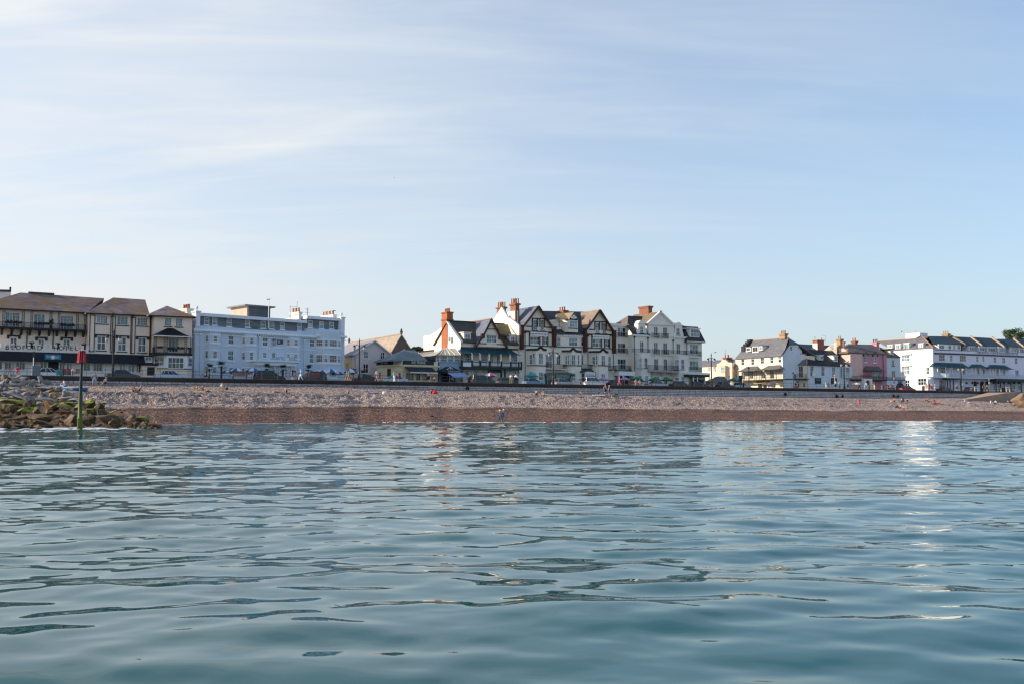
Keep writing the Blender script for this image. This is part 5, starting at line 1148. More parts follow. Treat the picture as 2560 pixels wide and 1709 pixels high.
 for (x0, x1, y0, y1, bb) in ((1365, 1425, 122, 640, 2.6), (1142, 1208, 178, 520, 8.2)):
  s0_, z0, s1_, z1 = Fp.rect((x0, y0, x1, y1), bb)
  o = MB().box(Fp, s0_, s1_, bb, bb + 1.9, z0, z1 - 1.4).obj('chimney', lit_w, H)
  MB().box(Fp, s0_ - .02, s1_ + .02, bb - .02, bb + 1.92, z1 - 1.4, z1 - .3).box(Fp, s0_ - .22, s1_ + .22, bb - .22, bb + 2.12, z1 - .3, z1).obj('chimney_cap', redbrick, o)
  mb = MB()
  for e in (s0_ - .03, s1_ - .28): mb.box(Fp, e, e + .3, bb - .03, bb + .25, z0, z1 - 1.4)
  mb.obj('brick_quoin', redbrick, o)
  for k in range(6): MB().lathe(Fp.W((s0_ + s1_) / 2 + (.3 if k % 2 else -.3), bb + .2 + (k // 2) * .7, z1), [(.17, 0), (.18, .1), (.13, .2), (.12, .95), (.16, 1.0), (.1, 1.02)], 8).obj('chimney_pot', pot_m, o)
tudor()
# ------------------------------------------------------------------ tall ivory hotel (crop H)
def cream_hotel():
 P = pl(1582.6, 18.8, 35, CH)
 H = house('ivory_hotel', 'tall ivory hotel with a white central gable, curved dormers and square red brick chimney', 'hotel', P, 760)
 wt = mat('ivory white render', (.84, .80, .71), .75, .05, .7)
 # left section standing a little back
 lw = [(90, 496, 215, 640), (90, 736, 215, 888), (90, 982, 222, 1150)]; lg = [(-30, 1240, 80, 1340)]
 wall(P, H, cream_t, [(-62, 440), (250, 470)], lw + lg, 1.6, 9, name='left_range')
 for r in lw: win(P, H, r, 1.6, 3, 2, (1, 1), g='mix')
 for r in lg: win(P, H, r, 1.6, 3, 2, (1, 1), g='blue')
 box(P, H, 'parapet', wt, (-62, 432, 262, 470), 1.35, 1.595)
 for r in ((78, 572, 250, 648), (78, 820, 252, 898)): rail(P, H, r, .75, iron_m, .14, ret=.8)
 rail(P, H, (-90, 1085, 300, 1160), .3, iron_m, .15, ret=1.2); s0, z0, s1, z1 = P.rect((-90, 1158, 330, 1172), .25); MB().box(P, s0, s1, .25, 1.595, z0, z1).obj('balcony_floor', black, H)
 # main range
 ws = [(655, 486, 722, 655), (800, 492, 868, 660), (438, 712, 500, 880), (658, 724, 722, 905), (803, 730, 870, 910), (1010, 740, 1075, 905), (660, 976, 730, 1160), (808, 982, 870, 1160), (660, 1250, 740, 1350), (810, 1256, 870, 1382)]
 wall(P, H, wt, [(328, 606), (572, 616), (573, 432), (768, 258), (968, 446), (969, 632), (1182, 646)], ws, 0, 10.5)
 for r in ws: win(P, H, r, 0, 2, 1, (1, 2), g='dark', fw=.1)
 # gable coping and cornices
 bars(P, H, 'gable_coping', white, [((560, 436), (768, 250)), ((768, 250), (982, 452))], .34, -.3, .15)
 for xa, ya, xb, yb, w, o in ((325, 612, 572, 622, .3, .35), (972, 640, 1185, 652, .3, .35), (575, 442, 966, 456, .2, .25), (575, 620, 968, 640, .14, .1), (575, 905, 968, 928, .22, .22), (372, 888, 600, 900, .26, .25), (945, 912, 1180, 926, .26, .25)):
  bars(P, H, 'cornice', white, [((xa, ya), (xb, yb))], w, -o, -.003)
 # shaped dormers with a window each
 for cx, y0, y1, yw, sc in ((468, 378, 600, (440, 480, 495, 580), 1), (1045, 410, 632, (1010, 506, 1066, 610), -1)):
  pts = []
  for dx, dy in ((-78, 1.0), (-74, .82), (-62, .66), (-56, .45), (-56, .26), (-62, .22), (-52, .2)): pts.append((cx + dx, y0 + (y1 - y0) * dy))
  for k in range(9): t = math.pi * k / 8; pts.append((cx - 46 * math.cos(t), y0 + (y1 - y0) * (.2 - .2 * math.sin(t))))
  for dx, dy in ((52, .2), (62, .22), (56, .26), (56, .45), (62, .66), (74, .82), (78, 1.0)): pts.append((cx + dx, y0 + (y1 - y0) * dy))
  wall(P, H, wt, None, [yw], -.06, 1.2, name='dormer', closed=pts); win(P, H, yw, -.06, 1, 2, (2, 1), g='blue', sill=.1, sillm=black)
  bars(P, H, 'dormer_coping', white, [((cx - 62, y0 + (y1 - y0) * .215), (cx + 62, y0 + (y1 - y0) * .215))], .12, -.2, -.064)
 # roofs
 dk = slate('black slate', (.03, .028, .03), (.06, .056, .056), (.12, .085, .05), .3, .5); tn = slate('tan slate', (.22, .15, .11), (.33, .24, .18))
 v = [P.at(240, 470, 1.0), P.at(330, 606, -.2), P.at(600, 606, -.2), P.at(510, 322, 4.5), P.at(252, 310, 4.5), P.at(50, 432, 4.6)]
 MB().slab([v[1], v[2], v[3], v[4], v[0]], [(0, 1, 2, 3, 4)], .15).obj('roof', dk, H); MB().slab([v[0], v[4], v[5]], [(0, 1, 2)], .15).obj('roof', tn, H)  # left hip face painted tan for sunlight, front near black for shade
 w = [v[3] + P.n * 5 - Vector((0, 0, 4)), v[4] + P.n * 5 - Vector((0, 0, 4))]; MB().slab([v[3], v[4], w[1], w[0]], [(0, 1, 2, 3)], .15).obj('roof', dk, H)
 gable(P, H, slate('mossy tan slate', (.17, .125, .075), (.27, .2, .12)), (768, 244), (545, 438), (992, 454), .1, 8.5)
 MB().slab([P.at(965, 640, -.1), P.at(1190, 652, -.1), P.at(1150, 470, 3.2), P.at(965, 440, 3.2)], [(0, 1, 2, 3)], .15).obj('roof', dk, H)
 chimney(P, H, redbrick, (572, 158, 630, 360), 3.6, 2.9, 0)
 # mansard wing at the right
 mw = [(1222, 757, 1352, 905), (1218, 1012, 1356, 1160)]
 wall(P, H, cream_t, [(1184, 706), (1408, 716)], mw, -.25, 9.5, name='right_range')
 for r in mw: win(P, H, r, -.25, 3, 2, (1, 1), g='blue')
 v = [P.at(1180, 706, -.9), P.at(1466, 718, -.9), P.at(1345, 484, 1.3), P.at(1142, 472, 1.3)]; u = [v[1] + P.n * 10.6, v[0] + P.n * 10.6, v[2] + P.n * 6, v[3] + P.n * 6]
 MB().slab(v + u, [(0, 1, 2, 3), (1, 4, 6, 2), (4, 5, 7, 6), (5, 0, 3, 7), (3, 2, 6, 7)], .2).obj('mansard_roof', dk, H)
 s0, z0, s1, z1 = P.rect((1220, 518, 1374, 645), -.45); MB().box(P, s0, s1, -.4, 2.5, z0, z1).box(P, s0 - .5, s1 + .1, -.7, 2.6, z1, z1 + .2).obj('dormer', white, H); win(P, H, (1232, 524, 1362, 640), -.4, 3, 2, (1, 1), g='blue', proud=True)
 bars(P, H, 'gutter', white, [((1178, 710), (1468, 722))], .16, -1.05, -.9)
 # two storey bays
 for x0, x1, lights in ((372, 588, ((402, 962, 466, 1126), (503, 962, 557, 1122), (402, 1240, 466, 1350), (510, 1240, 570, 1372))), (958, 1182, ((980, 985, 1045, 1152), (1080, 986, 1132, 1142), (980, 1262, 1045, 1370), (1085, 1258, 1140, 1372)))):
  s0 = P.sz(x0, 1000)[0]; s1 = P.sz(x1, 1000)[0]; z1 = P.sz((x0 + x1) / 2, 900 if x0 < 500 else 925)[1]; MB().plan(P, [(s0, .02), (s0 + .35, -1.25), (s1 - .9, -1.25), (s1, .02)], G0, z1).obj('bay', wt, H)
  for k, r in enumerate(lights): win(P, H, r, -1.25, 1 if k in (0, 2) else 1, 2, (1, 1), g='pale' if k == 0 else 'blue', proud=True, sill=.14, sillm=black)
 # balconies
 for r in ((645, 585, 748, 660), (795, 588, 892, 665), (652, 830, 752, 908), (796, 836, 900, 912)): rail(P, H, r, -.6, iron_m, .13, ret=.58)
 for r in ((360, 825, 605, 882), (940, 850, 1170, 908), (1212, 860, 1405, 940), (1210, 1110, 1412, 1182)): rail(P, H, r, -1.3 if r[0] < 1200 else -1.2, iron_m, .14, ret=1.1)
 s0, z0, s1, z1 = P.rect((1212, 938, 1398, 956), -1.2); MB().box(P, s0, s1, -1.2, -.254, z0, z1).obj('balcony_floor', white, H)
 s0, z0, s1, z1 = P.rect((590, 1160, 1052, 1188), -1.9); MB().box(P, s0, s1, -1.9, -.004, z0, z1).obj('balcony_floor', mat('grey stone trim', (.42, .37, .33), .8, .15, 1), H); rail(P, H, (590, 1085, 1052, 1160), -1.86, iron_m, .14, ret=1.8)
 for x in (655, 808, 965): s, z = P.sz(x, 1190, -.8); MB().hexa([P.W(s - .16, -1.4, z - .1), P.W(s + .16, -1.4, z - .1), P.W(s + .16, -.004, z - .95), P.W(s - .16, -.004, z - .95), P.W(s - .16, -1.4, z), P.W(s + .16, -1.4, z), P.W(s + .16, -.004, z), P.W(s - .16, -.004, z)]).obj('bracket', wt, H)
 # porches
 box(P, H, 'porch_fascia', white, (108, 1175, 362, 1240), -1.6, 1.59); box(P, H, 'porch_recess', door_dark, (125, 1240, 355, 1395), 1.3, 1.58)
 for x in (118, 180, 350): s, z = P.sz(x, 1240, -1.5); MB().lathe(P.W(s, -1.4, G0), [(.2, 0), (.17, .3), (.15, z - G0 - .2), (.22, z - G0)], 8).obj('column', white, H)
 s0, z0, s1, z1 = P.rect((1192, 1196, 1540, 1225), -2.6); MB().box(P, s0, s1, -2.6, -.254, z0, z1).obj('porch_roof', white, H); MB().box(P, s0 + .1, s1 - .1, -2.58, -.3, z0 - .45, z0).obj('porch_fascia', black, H)
 for x in (1275, 1340, 1455): s, z = P.sz(x, 1250, -2.3); MB().lathe(P.W(s, -2.3, G0), [(.16, 0), (.13, .3), (.12, z - G0 - .3), (.17, z - G0)], 8).obj('column', white, H)
 box(P, H, 'porch_recess', G_dark, (1205, 1262, 1460, 1395), -.4, -.27)
 for x, y0, y1 in ((352, 645, 1390), (565, 660, 880), (960, 700, 905), (1170, 670, 1390)): pipe(P, H, x, y0, y1, -.02 if x < 1100 else -.27)
cream_hotel()

# ------------------------------------------------------------------ lit houses in the side street (crop I)
peach = mat('peach render', (0.80, 0.66, 0.52), 0.8, 0.06, .6)
ivory = mat('ivory lit render', (0.80, 0.72, 0.56), 0.8, 0.06, .5)
blue_sl = slate('lavender slate', (.13, .13, .16), (.24, .235, .27), (.34, .24, .12), .28, .5)
grey_sl = slate('speckled slate', (.105, .105, .12), (.215, .21, .225), (.42, .38, .33), .2, 1.6)
def street_houses():
 P = pl(1765, 44, -48, CI); H = house('slate_roofed_house', 'low ivory house with lavender slate roof behind the tall lamp', 'house', P, 240)
 ws = [(218, 906, 260, 985), (310, 896, 356, 988), (222, 1076, 262, 1180), (312, 1068, 356, 1130)]
 wall(P, H, ivory, [(60, 882), (380, 874)], ws, 0, 8)
 for r in ws: win(P, H, r, 0, 2, 2, (1, 2), g='mix', sill=.1)
 hip(P, H, blue_sl, (40, 884), (450, 868), (110, 788), (430, 778), -.3, 3.6, 8.0)
 Q = pl(1812, 38, -40, CI); K = house('stepped_gable_house', 'peach house with stepped parapet gable and a tall bay window', 'house', Q, 500)
 wall(Q, K, peach, [(370, 845), (415, 835), (470, 775), (520, 772), (575, 818), (640, 826)], [], 0, 7)
 s0, z0, s1, z1 = Q.rect((440, 888, 545, 1120), 0); MB().box(Q, s0, s1, -.8, -.004, z0, z1).box(Q, s0 - .1, s1 + .1, -.9, -.004, z1, z1 + .14).obj('bay', peach, K)
 win(Q, K, (446, 898, 500, 1010), -.8, 2, 2, (1, 1), g='pale', proud=True)
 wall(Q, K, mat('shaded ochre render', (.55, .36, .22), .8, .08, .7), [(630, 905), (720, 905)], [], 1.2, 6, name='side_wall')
 roof(Q, K, blue_sl, [(560, 765, 3), (725, 760, 3), (725, 912, .6), (635, 912, .6)], [(0, 3, 2, 1)]); roof(Q, K, slate('brown slate', (.09, .07, .06), (.15, .12, .1)), [(520, 772, 1.0), (600, 765, 3), (640, 828, .2)], [(0, 1, 2)])
 chimney(Q, K, redbrick, (490, 735, 545, 830), 1.4, 2.6, 3)
 mast('tv_aerial', 'tall television aerial rising from the brick chimney of the peach house', 'aerial', Q, 525, 600, 735, 2.2, ((.97, -.25, .25), (.6, -.3, .5), (.45, -.3, .4)))
 mast('tv_aerial', 'low wide television aerial on the slate roof beside the corner pub', 'aerial', Q, 620, 720, 790, 3.2, ((.95, -.6, .7), (.7, -.4, .4)))
 # small shelter with swept roof
 S = pl(1808, 17, 31.5, CI); K = house('tent_roofed_kiosk', 'small white kiosk with dark swept tent roof beside the road', 'kiosk', S, 480)
 wk = [(330, 1180, 372, 1240), (385, 1178, 430, 1238)]
 wall(S, K, mat('kiosk white', (.74, .74, .74), .7, .06, 1), [(322, 1165), (610, 1172)], wk, 0, 4, name='kiosk_wall')
 for r in wk: win(S, K, r, 0, 1, 1, g='dark')
 s0, z0, s1, z1 = S.rect((308, 1068, 642, 1165), -.7); mid0, mid1 = S.sz(392, 1070, 1.8)[0], S.sz(510, 1070, 1.8)[0]; zt = S.sz(450, 1068, 1.8)[1]; rows = []
 for k in range(7):
  f = k / 6; h = f ** 1.9; a = s0 + (mid0 - s0) * f; c = s1 + (mid1 - s1) * f; b0 = -.7 + 2.5 * f; b1 = 4.7 - 2.5 * f; z = z0 + (zt - z0) * h
  rows.append([S.W(a, b0, z), S.W(c, b0, z), S.W(c, b1, z), S.W(a, b1, z)])
 rf = MB().rings(rows).obj('tent_roof', slate('kiosk slate', (.07, .07, .075), (.14, .135, .14)), K)
 mb = MB()
 for k in range(7):
  t = (k + .5) / 7; mb.tube([Vector(r[0]).lerp(Vector(r[1]), t) + Vector((0, 0, .04)) for r in rows], .04, 4)
 mb.obj('roof_rib', mat('pale lead', (.45, .42, .38), .6), rf)
street_houses()

def corner_pub():
 P = pl(1956.6, 20, -64, CI); J = P.on(CJ)
 H = house('corner_hotel', 'sunlit cream corner building with speckled slate roof and black iron verandah', 'hotel', P, 1200)
 ws = [(805, 766, 862, 870), (982, 757, 1040, 866), (1150, 736, 1212, 845), (1320, 722, 1380, 836), (1465, 706, 1520, 826), (805, 986, 872, 1122), (958, 976, 1016, 1112), (1160, 966, 1232, 1108), (1315, 962, 1382, 1108)]
 gs = [(830, 1212, 890, 1250), (1200, 1215, 1265, 1272), (1110, 1198, 1180, 1282)]
 wall(P, H, ivory, [(704, 752), (1100, 722), (1547, 688)], ws + gs, 0, 9.5)
 for r in ws[:5]: win(P, H, r, 0, 1, 2, (2, 1), g='room', sill=.1)
 for r in ws[5:] + gs: win(P, H, r, 0, 2, 1, (1, 2), g='dark', fm=iron_m if r in gs else white)
 # roof with two dormers
 eL, eR = P.at(692, 752, -.35), P.at(1552, 690, -.35); rR = P.at(1653, 389, 4.6); rL = P.at(960, 446, 4.6)
 bk = [eR + P.n * 10, eL + P.n * 10]
 MB().slab([eL, eR, rR, rL] + bk, [(0, 1, 2, 3), (4, 5, 3, 2), (5, 0, 3)], .2).obj('roof', grey_sl, H); MB().tube([rL + Vector((0, 0, .05)), rR + Vector((0, 0, .05))], .14, 6).obj('ridge_tile', mat('orange ridge', (.38, .2, .11), .8, .2, 3), H)
 mb = MB()
 for k in range(4): a = P.at(835 + k * 34, 560 - k * 38, 1.8 + k * .8); mb.box(Plane(a, R(-64)), -.3, 1.0, -.3, .6, a.z - 1.2, a.z + .35)
 mb.obj('stepped_parapet', mat('dark parapet', (.035, .033, .038), .8, .2, 1), H)
 for r, d in (((890, 552, 974, 632), 3), ((1002, 532, 1112, 646), 4), ((1124, 528, 1182, 612), 3.5)):
  s0, z0, s1, z1 = P.rect(r, .9); MB().box(P, s0, s1, .9, d, z0, z1).obj('dormer', white, H); MB().box(P, s0 - .15, s1 + .15, .7, d + .6, z1, z1 + .14).obj('dormer_roof', grey_sl, H)
  win(P, H, (r[0] + 8, r[1] + 10, r[2] - 8, r[3] - 10), .9, 2, 1, (1, 1), g='dark', proud=True)
 chimney(J, H, ochre_brick, (70, 270, 172, 372), 3.9, .8, 4, potm=ochre_brick, along='s')
 # shaded end wall with hipped gable, facing the sea
 E = Plane(P.W(P.sz(1547, 700)[0], 0, 0), R(26), CJ)
 ew = [(276, 512, 326, 600), (432, 528, 460, 575)]
 endm = mat('pale blue shaded render', (.66, .73, .79), .8, .05, .6)  # blue shade of the cream end wall put into its colour
 wall(E, H, endm, [(128, 690), (270, 470), (440, 468), (500, 575), (520, 700)], ew, -.04, .25, name='end_wall')
 for r in ew: win(E, H, r, -.04, 1, 2, (1, 1), g='dark', sill=.08)
 MB().slab([E.at(252, 350, 3.4), E.at(445, 468, -.2), E.at(262, 474, -.2)], [(0, 1, 2)], .16).obj('roof', slate('navy slate', (.022, .04, .055), (.05, .075, .095)), H)  # shade on the sea-facing hip painted as navy slate
 bars(E, H, 'barge_board', black, [((118, 690), (272, 470)), ((440, 468), (505, 580))], .2, -.2, .015)
 # verandah roofs, balcony
 for r in ((690, 886, 1042, 974), (1072, 866, 1452, 945)): canopy(P, H, slate('verandah slate', (.085, .075, .07), (.16, .145, .135)), r, -.05, -2.3, inset=1.6, n=6)
 s0, z0 = P.sz(664, 1140, -2.4); s1 = P.sz(1568 + 22, 1120, -2.4)[0]; z0 = P.sz(1200, 1132, -2.4)[1]
 MB().box(P, s0, s1, -2.4, -.004, z0 - .1, z0 + .12).obj('balcony_floor', black, H)
 s1b = s1; a0 = P.rect((664, 1048, 1568, 1128), -2.36); rail_m = mat('verandah iron', (.045, .04, .04), .5, .1, 2)
 mb = MB().box(P, s0, s1, -2.38, -2.32, z0 + 1.05, z0 + 1.13).box(P, s0, s1, -2.38, -2.32, z0 + .55, z0 + .6)
 k = s0
 while k < s1: mb.box(P, k, k + .03, -2.365, -2.335, z0 + .12, z0 + 1.05); k += .3
 mb.obj('balcony_railing', rail_m, H)
 zr = P.sz(900, 968, -2.3)[1]
 for x in (668, 716, 766, 858, 945, 1045, 1075, 1160, 1240, 1385, 1430): s = P.sz(x, 1040, -2.3)[0]; MB().tube([P.W(s, -2.3, z0 + .12), P.W(s, -2.3, zr)], .05, 6).obj('verandah_post', rail_m, H)
 # shop fascia and blinds
 box(P, H, 'shop_fascia', white, (1040, 1152, 1545, 1190), -.35, -.004)
 bl = mat('yellow blind', (.75, .58, .22), .7, .1, 1)
 for r in ((1100, 1160, 1330, 1186), (1440, 1175, 1545, 1200)):
  s0, z0, s1, z1 = P.rect(r, -.4); MB().slab([P.W(s0, -.4, z1), P.W(s1, -.4, z1), P.W(s1, -1.7, z0), P.W(s0, -1.7, z0)], [(0, 1, 2, 3)], .05).obj('shop_blind', bl, H)
 # low side porch at left
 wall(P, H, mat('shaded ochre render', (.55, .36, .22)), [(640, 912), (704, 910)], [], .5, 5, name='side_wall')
corner_pub()

def low_pub():
 A = street(2017, 17.5)
 L_ = Plane(A, R(-40), CJ); P = Plane(A, R(35.5), CJ)
 H = empty('low_corner_pub', 'low pub with black slate roof, sunlit cream side and blue shaded front with dark boards', 'pub', A)
 endm = mat('pale blue shaded render', (.66, .73, .79))  # front wall coloured with the blue of its shade
 lw = [(165, 912, 235, 1102), (440, 892, 530, 1122)]
 wall(L_, H, ivory, [(118, 872), (605, 858)], lw, 0, 6.5, name='sunlit_wall')
 for r in lw: win(L_, H, r, 0, 2, 2, (1, 1), g='dark')
 box(L_, H, 'open_door', white, (395, 948, 436, 1120), -.2, -.1)
 ws = [(674, 890, 742, 1092), (890, 906, 955, 1094), (1100, 912, 1162, 1112)]; gs = [(530, 1215, 580, 1300)]
 wall(P, H, endm, [(605, 866), (1462, 898)], ws, 0, 8)
 for r in ws: win(P, H, r, 0, 1, 2, (3, 2), g='blue', sill=.1)
 s0, z0, s1, z1 = P.rect((1296, 905, 1455, 1125), 0); MB().plan(P, [(s0, .02), (s0 + .5, -.7), (s1 - .2, -.7), (s1, .02)], z0, z1).obj('bay', endm, H)
 win(P, H, (1366, 920, 1440, 1110), -.7, 1, 2, (3, 2), g='blue', proud=True); win(P, H, (1300, 920, 1335, 1112), -.45, 1, 2, (1, 2), g='blue', proud=True)
 blk = slate('shaded black slate', (.012, .014, .018), (.03, .033, .04), (.09, .08, .07), .2, 1.0)
 v = [P.at(605, 862, -.35), P.at(1478, 898, -.35), P.at(1190, 602, 4.2), P.at(590, 572, 4.2)]
 MB().slab(v + [v[1] + P.n * 8.6, v[0] + P.n * 8.6], [(0, 1, 2, 3), (1, 4, 2), (4, 5, 3, 2)], .18).obj('roof', blk, H)
 u = [L_.at(122, 872, -.35), v[0], v[3], L_.at(345, 590, 3.2)]; w = u[0] + L_.n * 5
 MB().slab(u, [(0, 1, 2, 3)], .18).obj('roof', grey_sl, H); MB().slab([u[0], u[3], w + Vector((-4, 2, 2))], [(0, 1, 2)], .15).obj('roof', blk, H)  # slopes coloured by light: greyer slate where sunlit, black where shaded
 MB().tube([v[0] + Vector((0, 0, .06)), v[3] + Vector((0, 0, .06))], .12, 5).obj('hip_tile', mat('pale hip tile', (.5, .36, .3), .8, .2, 3), H)
 for S, r, d in ((L_, (410, 660, 495, 775), 3), (P, (855, 685, 926, 780), 3.2), (P, (1140, 697, 1210, 812), 3.0)):
  s0, z0, s1, z1 = S.rect(r, .6); MB().box(S, s0, s1, .6, d, z0, z1).obj('dormer', white, H); MB().box(S, s0 - .12, s1 + .12, .45, d + .3, z1, z1 + .12).obj('dormer_roof', grey_sl if S is L_ else white, H)
  win(S, H, (r[0] + 8, r[1] + 10, r[2] - 8, r[3] - 12), .6, 2, 1, (1, 1), g='blue', proud=True)
 for x, y0, x1, y1 in ((770, 1125, 886, 1236), (1085, 1130, 1196, 1238)):
  o = box(P, H, 'blackboard_sign', mat('dark green board', (.015, .028, .026), .5, .15, 2), (x, y0, x1, y1), -.12, -.004)
  text(P, o, 'DUKES' if x < 900 else 'BAR', (x + 22, y0 + 28, x1 - 22, y0 + 48), -.12, mat('pale letters', (.5, .62, .66), .6))
 # balcony running on along the sunlit wall
 s0, s1 = L_.sz(0, 1060, -1.4)[0], L_.sz(600, 1060, -1.4)[0]; z0 = L_.sz(400, 1150, -1.4)[1]
 MB().box(L_, s0, s1, -1.4, -.004, z0 - .12, z0 + .1).obj('balcony_floor', black, H); rm = mat('verandah iron', (.045, .04, .04))
 mb = MB().box(L_, s0, s1, -1.38, -1.32, z0 + 1.0, z0 + 1.08)
 k = s0
 while k < s1: mb.box(L_, k, k + .03, -1.365, -1.335, z0 + .1, z0 + 1.0); k += .28
 mb.obj('balcony_railing', rm, H)
 for x in (98, 236, 372, 590): s = L_.sz(x, 1080, -1.35)[0]; MB().box(L_, s - .08, s + .08, -1.42, -1.28, z0 + .1, z0 + 1.2).obj('railing_post', rm, H)
 for x in (40, 318, 350, 372, 402, 430): s = L_.sz(x, 1230, -.5)[0]; MB().lathe(L_.W(s, -.6, z0 - .75), [(.02, .3), (.13, .12), (.15, 0), (.02, -.02)], 6).obj('hanging_lamp', black, H)
 win(L_, H, (210, 1262, 298, 1318), -.02, 2, 1, g='dark', proud=True, fm=white); win(L_, H, (530, 1216, 580, 1312), -.02, 2, 1, g='blue', proud=True, fm=white)
 pipe(P, H, 612, 872, 1330, 0)
 # sea-facing statue in the window bay
 s, z = P.sz(735, 1095, -.25); MB().lathe(P.W(s, -.25, z), [(.42, 0), (.4, .35), (.2, .5), (.17, .95), (.1, 1.05), (.13, 1.25), (.04, 1.42)], 8).obj('window_statue', white, H)
low_pub()

def backs_and_pink():
 B = pl(2045, 36, 30, CJ); H = house('red_chimney_house', 'dark slate roof with broad red brick chimney lit cream on one side behind the low pub', 'house', B, 800)
 nav = slate('navy slate', (.022, .04, .055), (.05, .075, .095))
 wall(B, H, lit_w, [(440, 580), (1050, 610)], [], 1, 5); roof(B, H, nav, [(425, 585, 0), (1060, 606, 0), (1060, 495, 4), (440, 465, 4)], [(0, 1, 2, 3)])
 s0, z0, s1, z1 = B.rect((812, 402, 942, 585), .5); o = MB().box(B, s0, s1, .5, 2.1, z0, z1).obj('chimney', redbrick, H); MB().box(B, s0 - .03, s0 - .003, .48, 2.12, z0, z1 - .7).obj('chimney_lit_side', lit_w, o); MB().box(B, s0 - .15, s1 + .15, .35, 2.25, z1, z1 + .22).obj('chimney_cap', ochre_brick, o)  # cream sheet paints the sunlit side of the brick stack
 MB().lathe(B.W(s1 - .3, 1.0, z1 + .2), [(.16, 0), (.13, .3), (.14, .6), (.08, .62)], 8).obj('chimney_pot', pot_m, o)
 mast('tv_aerial', 'small television aerial above the red brick chimney', 'aerial', B, 760, 325, 400, 3.5, ((.9, -.4, .3), (.7, -.1, .5))); mast('tv_aerial', 'tall thin aerial with one arm right of the red brick chimney', 'aerial', B, 968, 305, 440, 2.0, ((.98, -1.0, .05),))
 # pink house
 C = street(2125.6, 18.5); P = Plane(C, R(26), CK); E = Plane(C, R(-62), CJ)
 H = empty('pink_house', 'pink house with pointed arch windows, white arched porch and ochre chimneys', 'house', C)
 pk = mat('pink paint', (.56, .27, .33), .8, .06, .6); pkl = mat('sunlit pink side', (.74, .50, .44), .8, .06, .6)  # paler pink has the end wall's sunlight mixed in
 aw = [(38, 712, 105, 815), (210, 716, 272, 820), (375, 722, 440, 830), (45, 955, 115, 1105)]
 bw = [(360, 982, 502, 1115)]
 wall(P, H, pk, [(-36, 648), (300, 656), (614, 668)], aw + bw, 0, 8.5)
 for r in aw:
  win(P, H, r, 0, 2, 2, (1, 1), g='blue', sill=.1)
  s0, z0, s1, z1 = P.rect(r, 0); m_ = (s0 + s1) / 2; h = (s1 - s0) * .85; fn = [(s0, z1), (s0 + (s1 - s0) * .12, z1 + h * .45), (m_, z1 + h), (s1 - (s1 - s0) * .12, z1 + h * .45), (s1, z1)]
  MB().prism(P, fn, -.05, -.002).obj('arch_light', G_blue, H)
  mb = MB(); e = .09
  for (a, b) in zip(fn[:-1], fn[1:]):
   d = Vector((b[0] - a[0], b[1] - a[1])).normalized(); n = Vector((-d.y, d.x)); mb.prism(P, [a, b, (b[0] + n.x * e, b[1] + n.y * e), (a[0] + n.x * e, a[1] + n.y * e)], -.1, -.06)
  mb.box(P, m_ - .03, m_ + .03, -.08, -.052, z1, z1 + h * .9); mb.obj('arch_frame', white, H)
  mb = MB()
  for (a, b) in zip(fn[:-1], fn[1:]):
   d = Vector((b[0] - a[0], b[1] - a[1])).normalized(); n = Vector((-d.y, d.x)); o_ = .2; mb.prism(P, [(a[0] + n.x * .1, a[1] + n.y * .1), (b[0] + n.x * .1, b[1] + n.y * .1), (b[0] + n.x * (o_ + .1), b[1] + n.y * (o_ + .1)), (a[0] + n.x * (o_ + .1), a[1] + n.y * (o_ + .1))], -.2, -.003)
  mb.obj('arch_hood', black, H)
 win(P, H, bw[0], 0, 3, 1, (1, 2), g='blue')
 hip(P, H, slate('lilac brown slate', (.10, .085, .085), (.19, .16, .155), (.27, .17, .06), .4, .35), (-70, 640), (618, 668), (-60, 494), (362, 506), -.4, 4.0, 8.8)
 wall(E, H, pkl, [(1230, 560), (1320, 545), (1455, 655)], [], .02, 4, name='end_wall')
 MB().slab([E.at(940, 590, -1), E.at(1130, 436, -1), E.at(1190, 430, -1), E.at(1190, 600, -1)], [(0, 1, 2, 3)], 5).obj('lit_gable', lit_w, H)
 for r, b in (((1262, 372, 1310, 690), 3.0), ((1322, 425, 1348, 560), 4.5)): chimney(P.on(CJ), H, ochre_brick if b < 4 else pk, r, b, 1.2 if b < 4 else .9, 4 if b < 4 else 2, potm=ochre_brick)
 chimney(P, H, pk, (440, 462, 484, 600), 3.4, 1.4, 5, potm=black); chimney(P, H, redbrick, (60, 442, 98, 520), 5.0, 1.2, 3)
 canopy(P, H, slate('verandah slate', (.085, .075, .07), (.16, .145, .135)), (276, 884, 612, 968), -.05, -1.6, inset=.9)
 s0, z0, s1, z1 = P.rect((45, 1122, 622, 1145), -1.5); MB().box(P, s0, s1, -1.5, -.004, z0, z1).obj('balcony_floor', black, H); rail(P, H, (45, 1066, 622, 1122), -1.48, iron_m, .13, ret=1.4); rail(P, H, (140, 1036, 360, 1066), -.9, iron_m, .13)
 # white porch with round arch
 s0, z0, s1, z1 = P.rect((215, 1108, 365, 1290), -2.2); n = 8; m_ = (s0 + s1) / 2 - .05; rr = .75; zs = G0 + 2.3
 arch = [(m_ + rr * math.cos(math.pi * k / n), zs + rr * math.sin(math.pi * k / n)) for k in range(n + 1)]
 MB().prism(P, [(s1, G0), (s1, z1), (s0, z1), (s0, G0), (m_ - rr, G0)] + arch[::-1] + [(m_ + rr, G0)], -2.2, -1.9).obj('porch', white, H); MB().box(P, s0, s1, -1.9, -.01, z1 - .2, z1).box(P, s0, s0 + .2, -1.9, -.01, G0, z1 - .2).obj('porch_side', white, H); MB().box(P, m_ - .6, m_ + .6, -.3, -.2, G0, zs + .4).obj('door', brown, H)
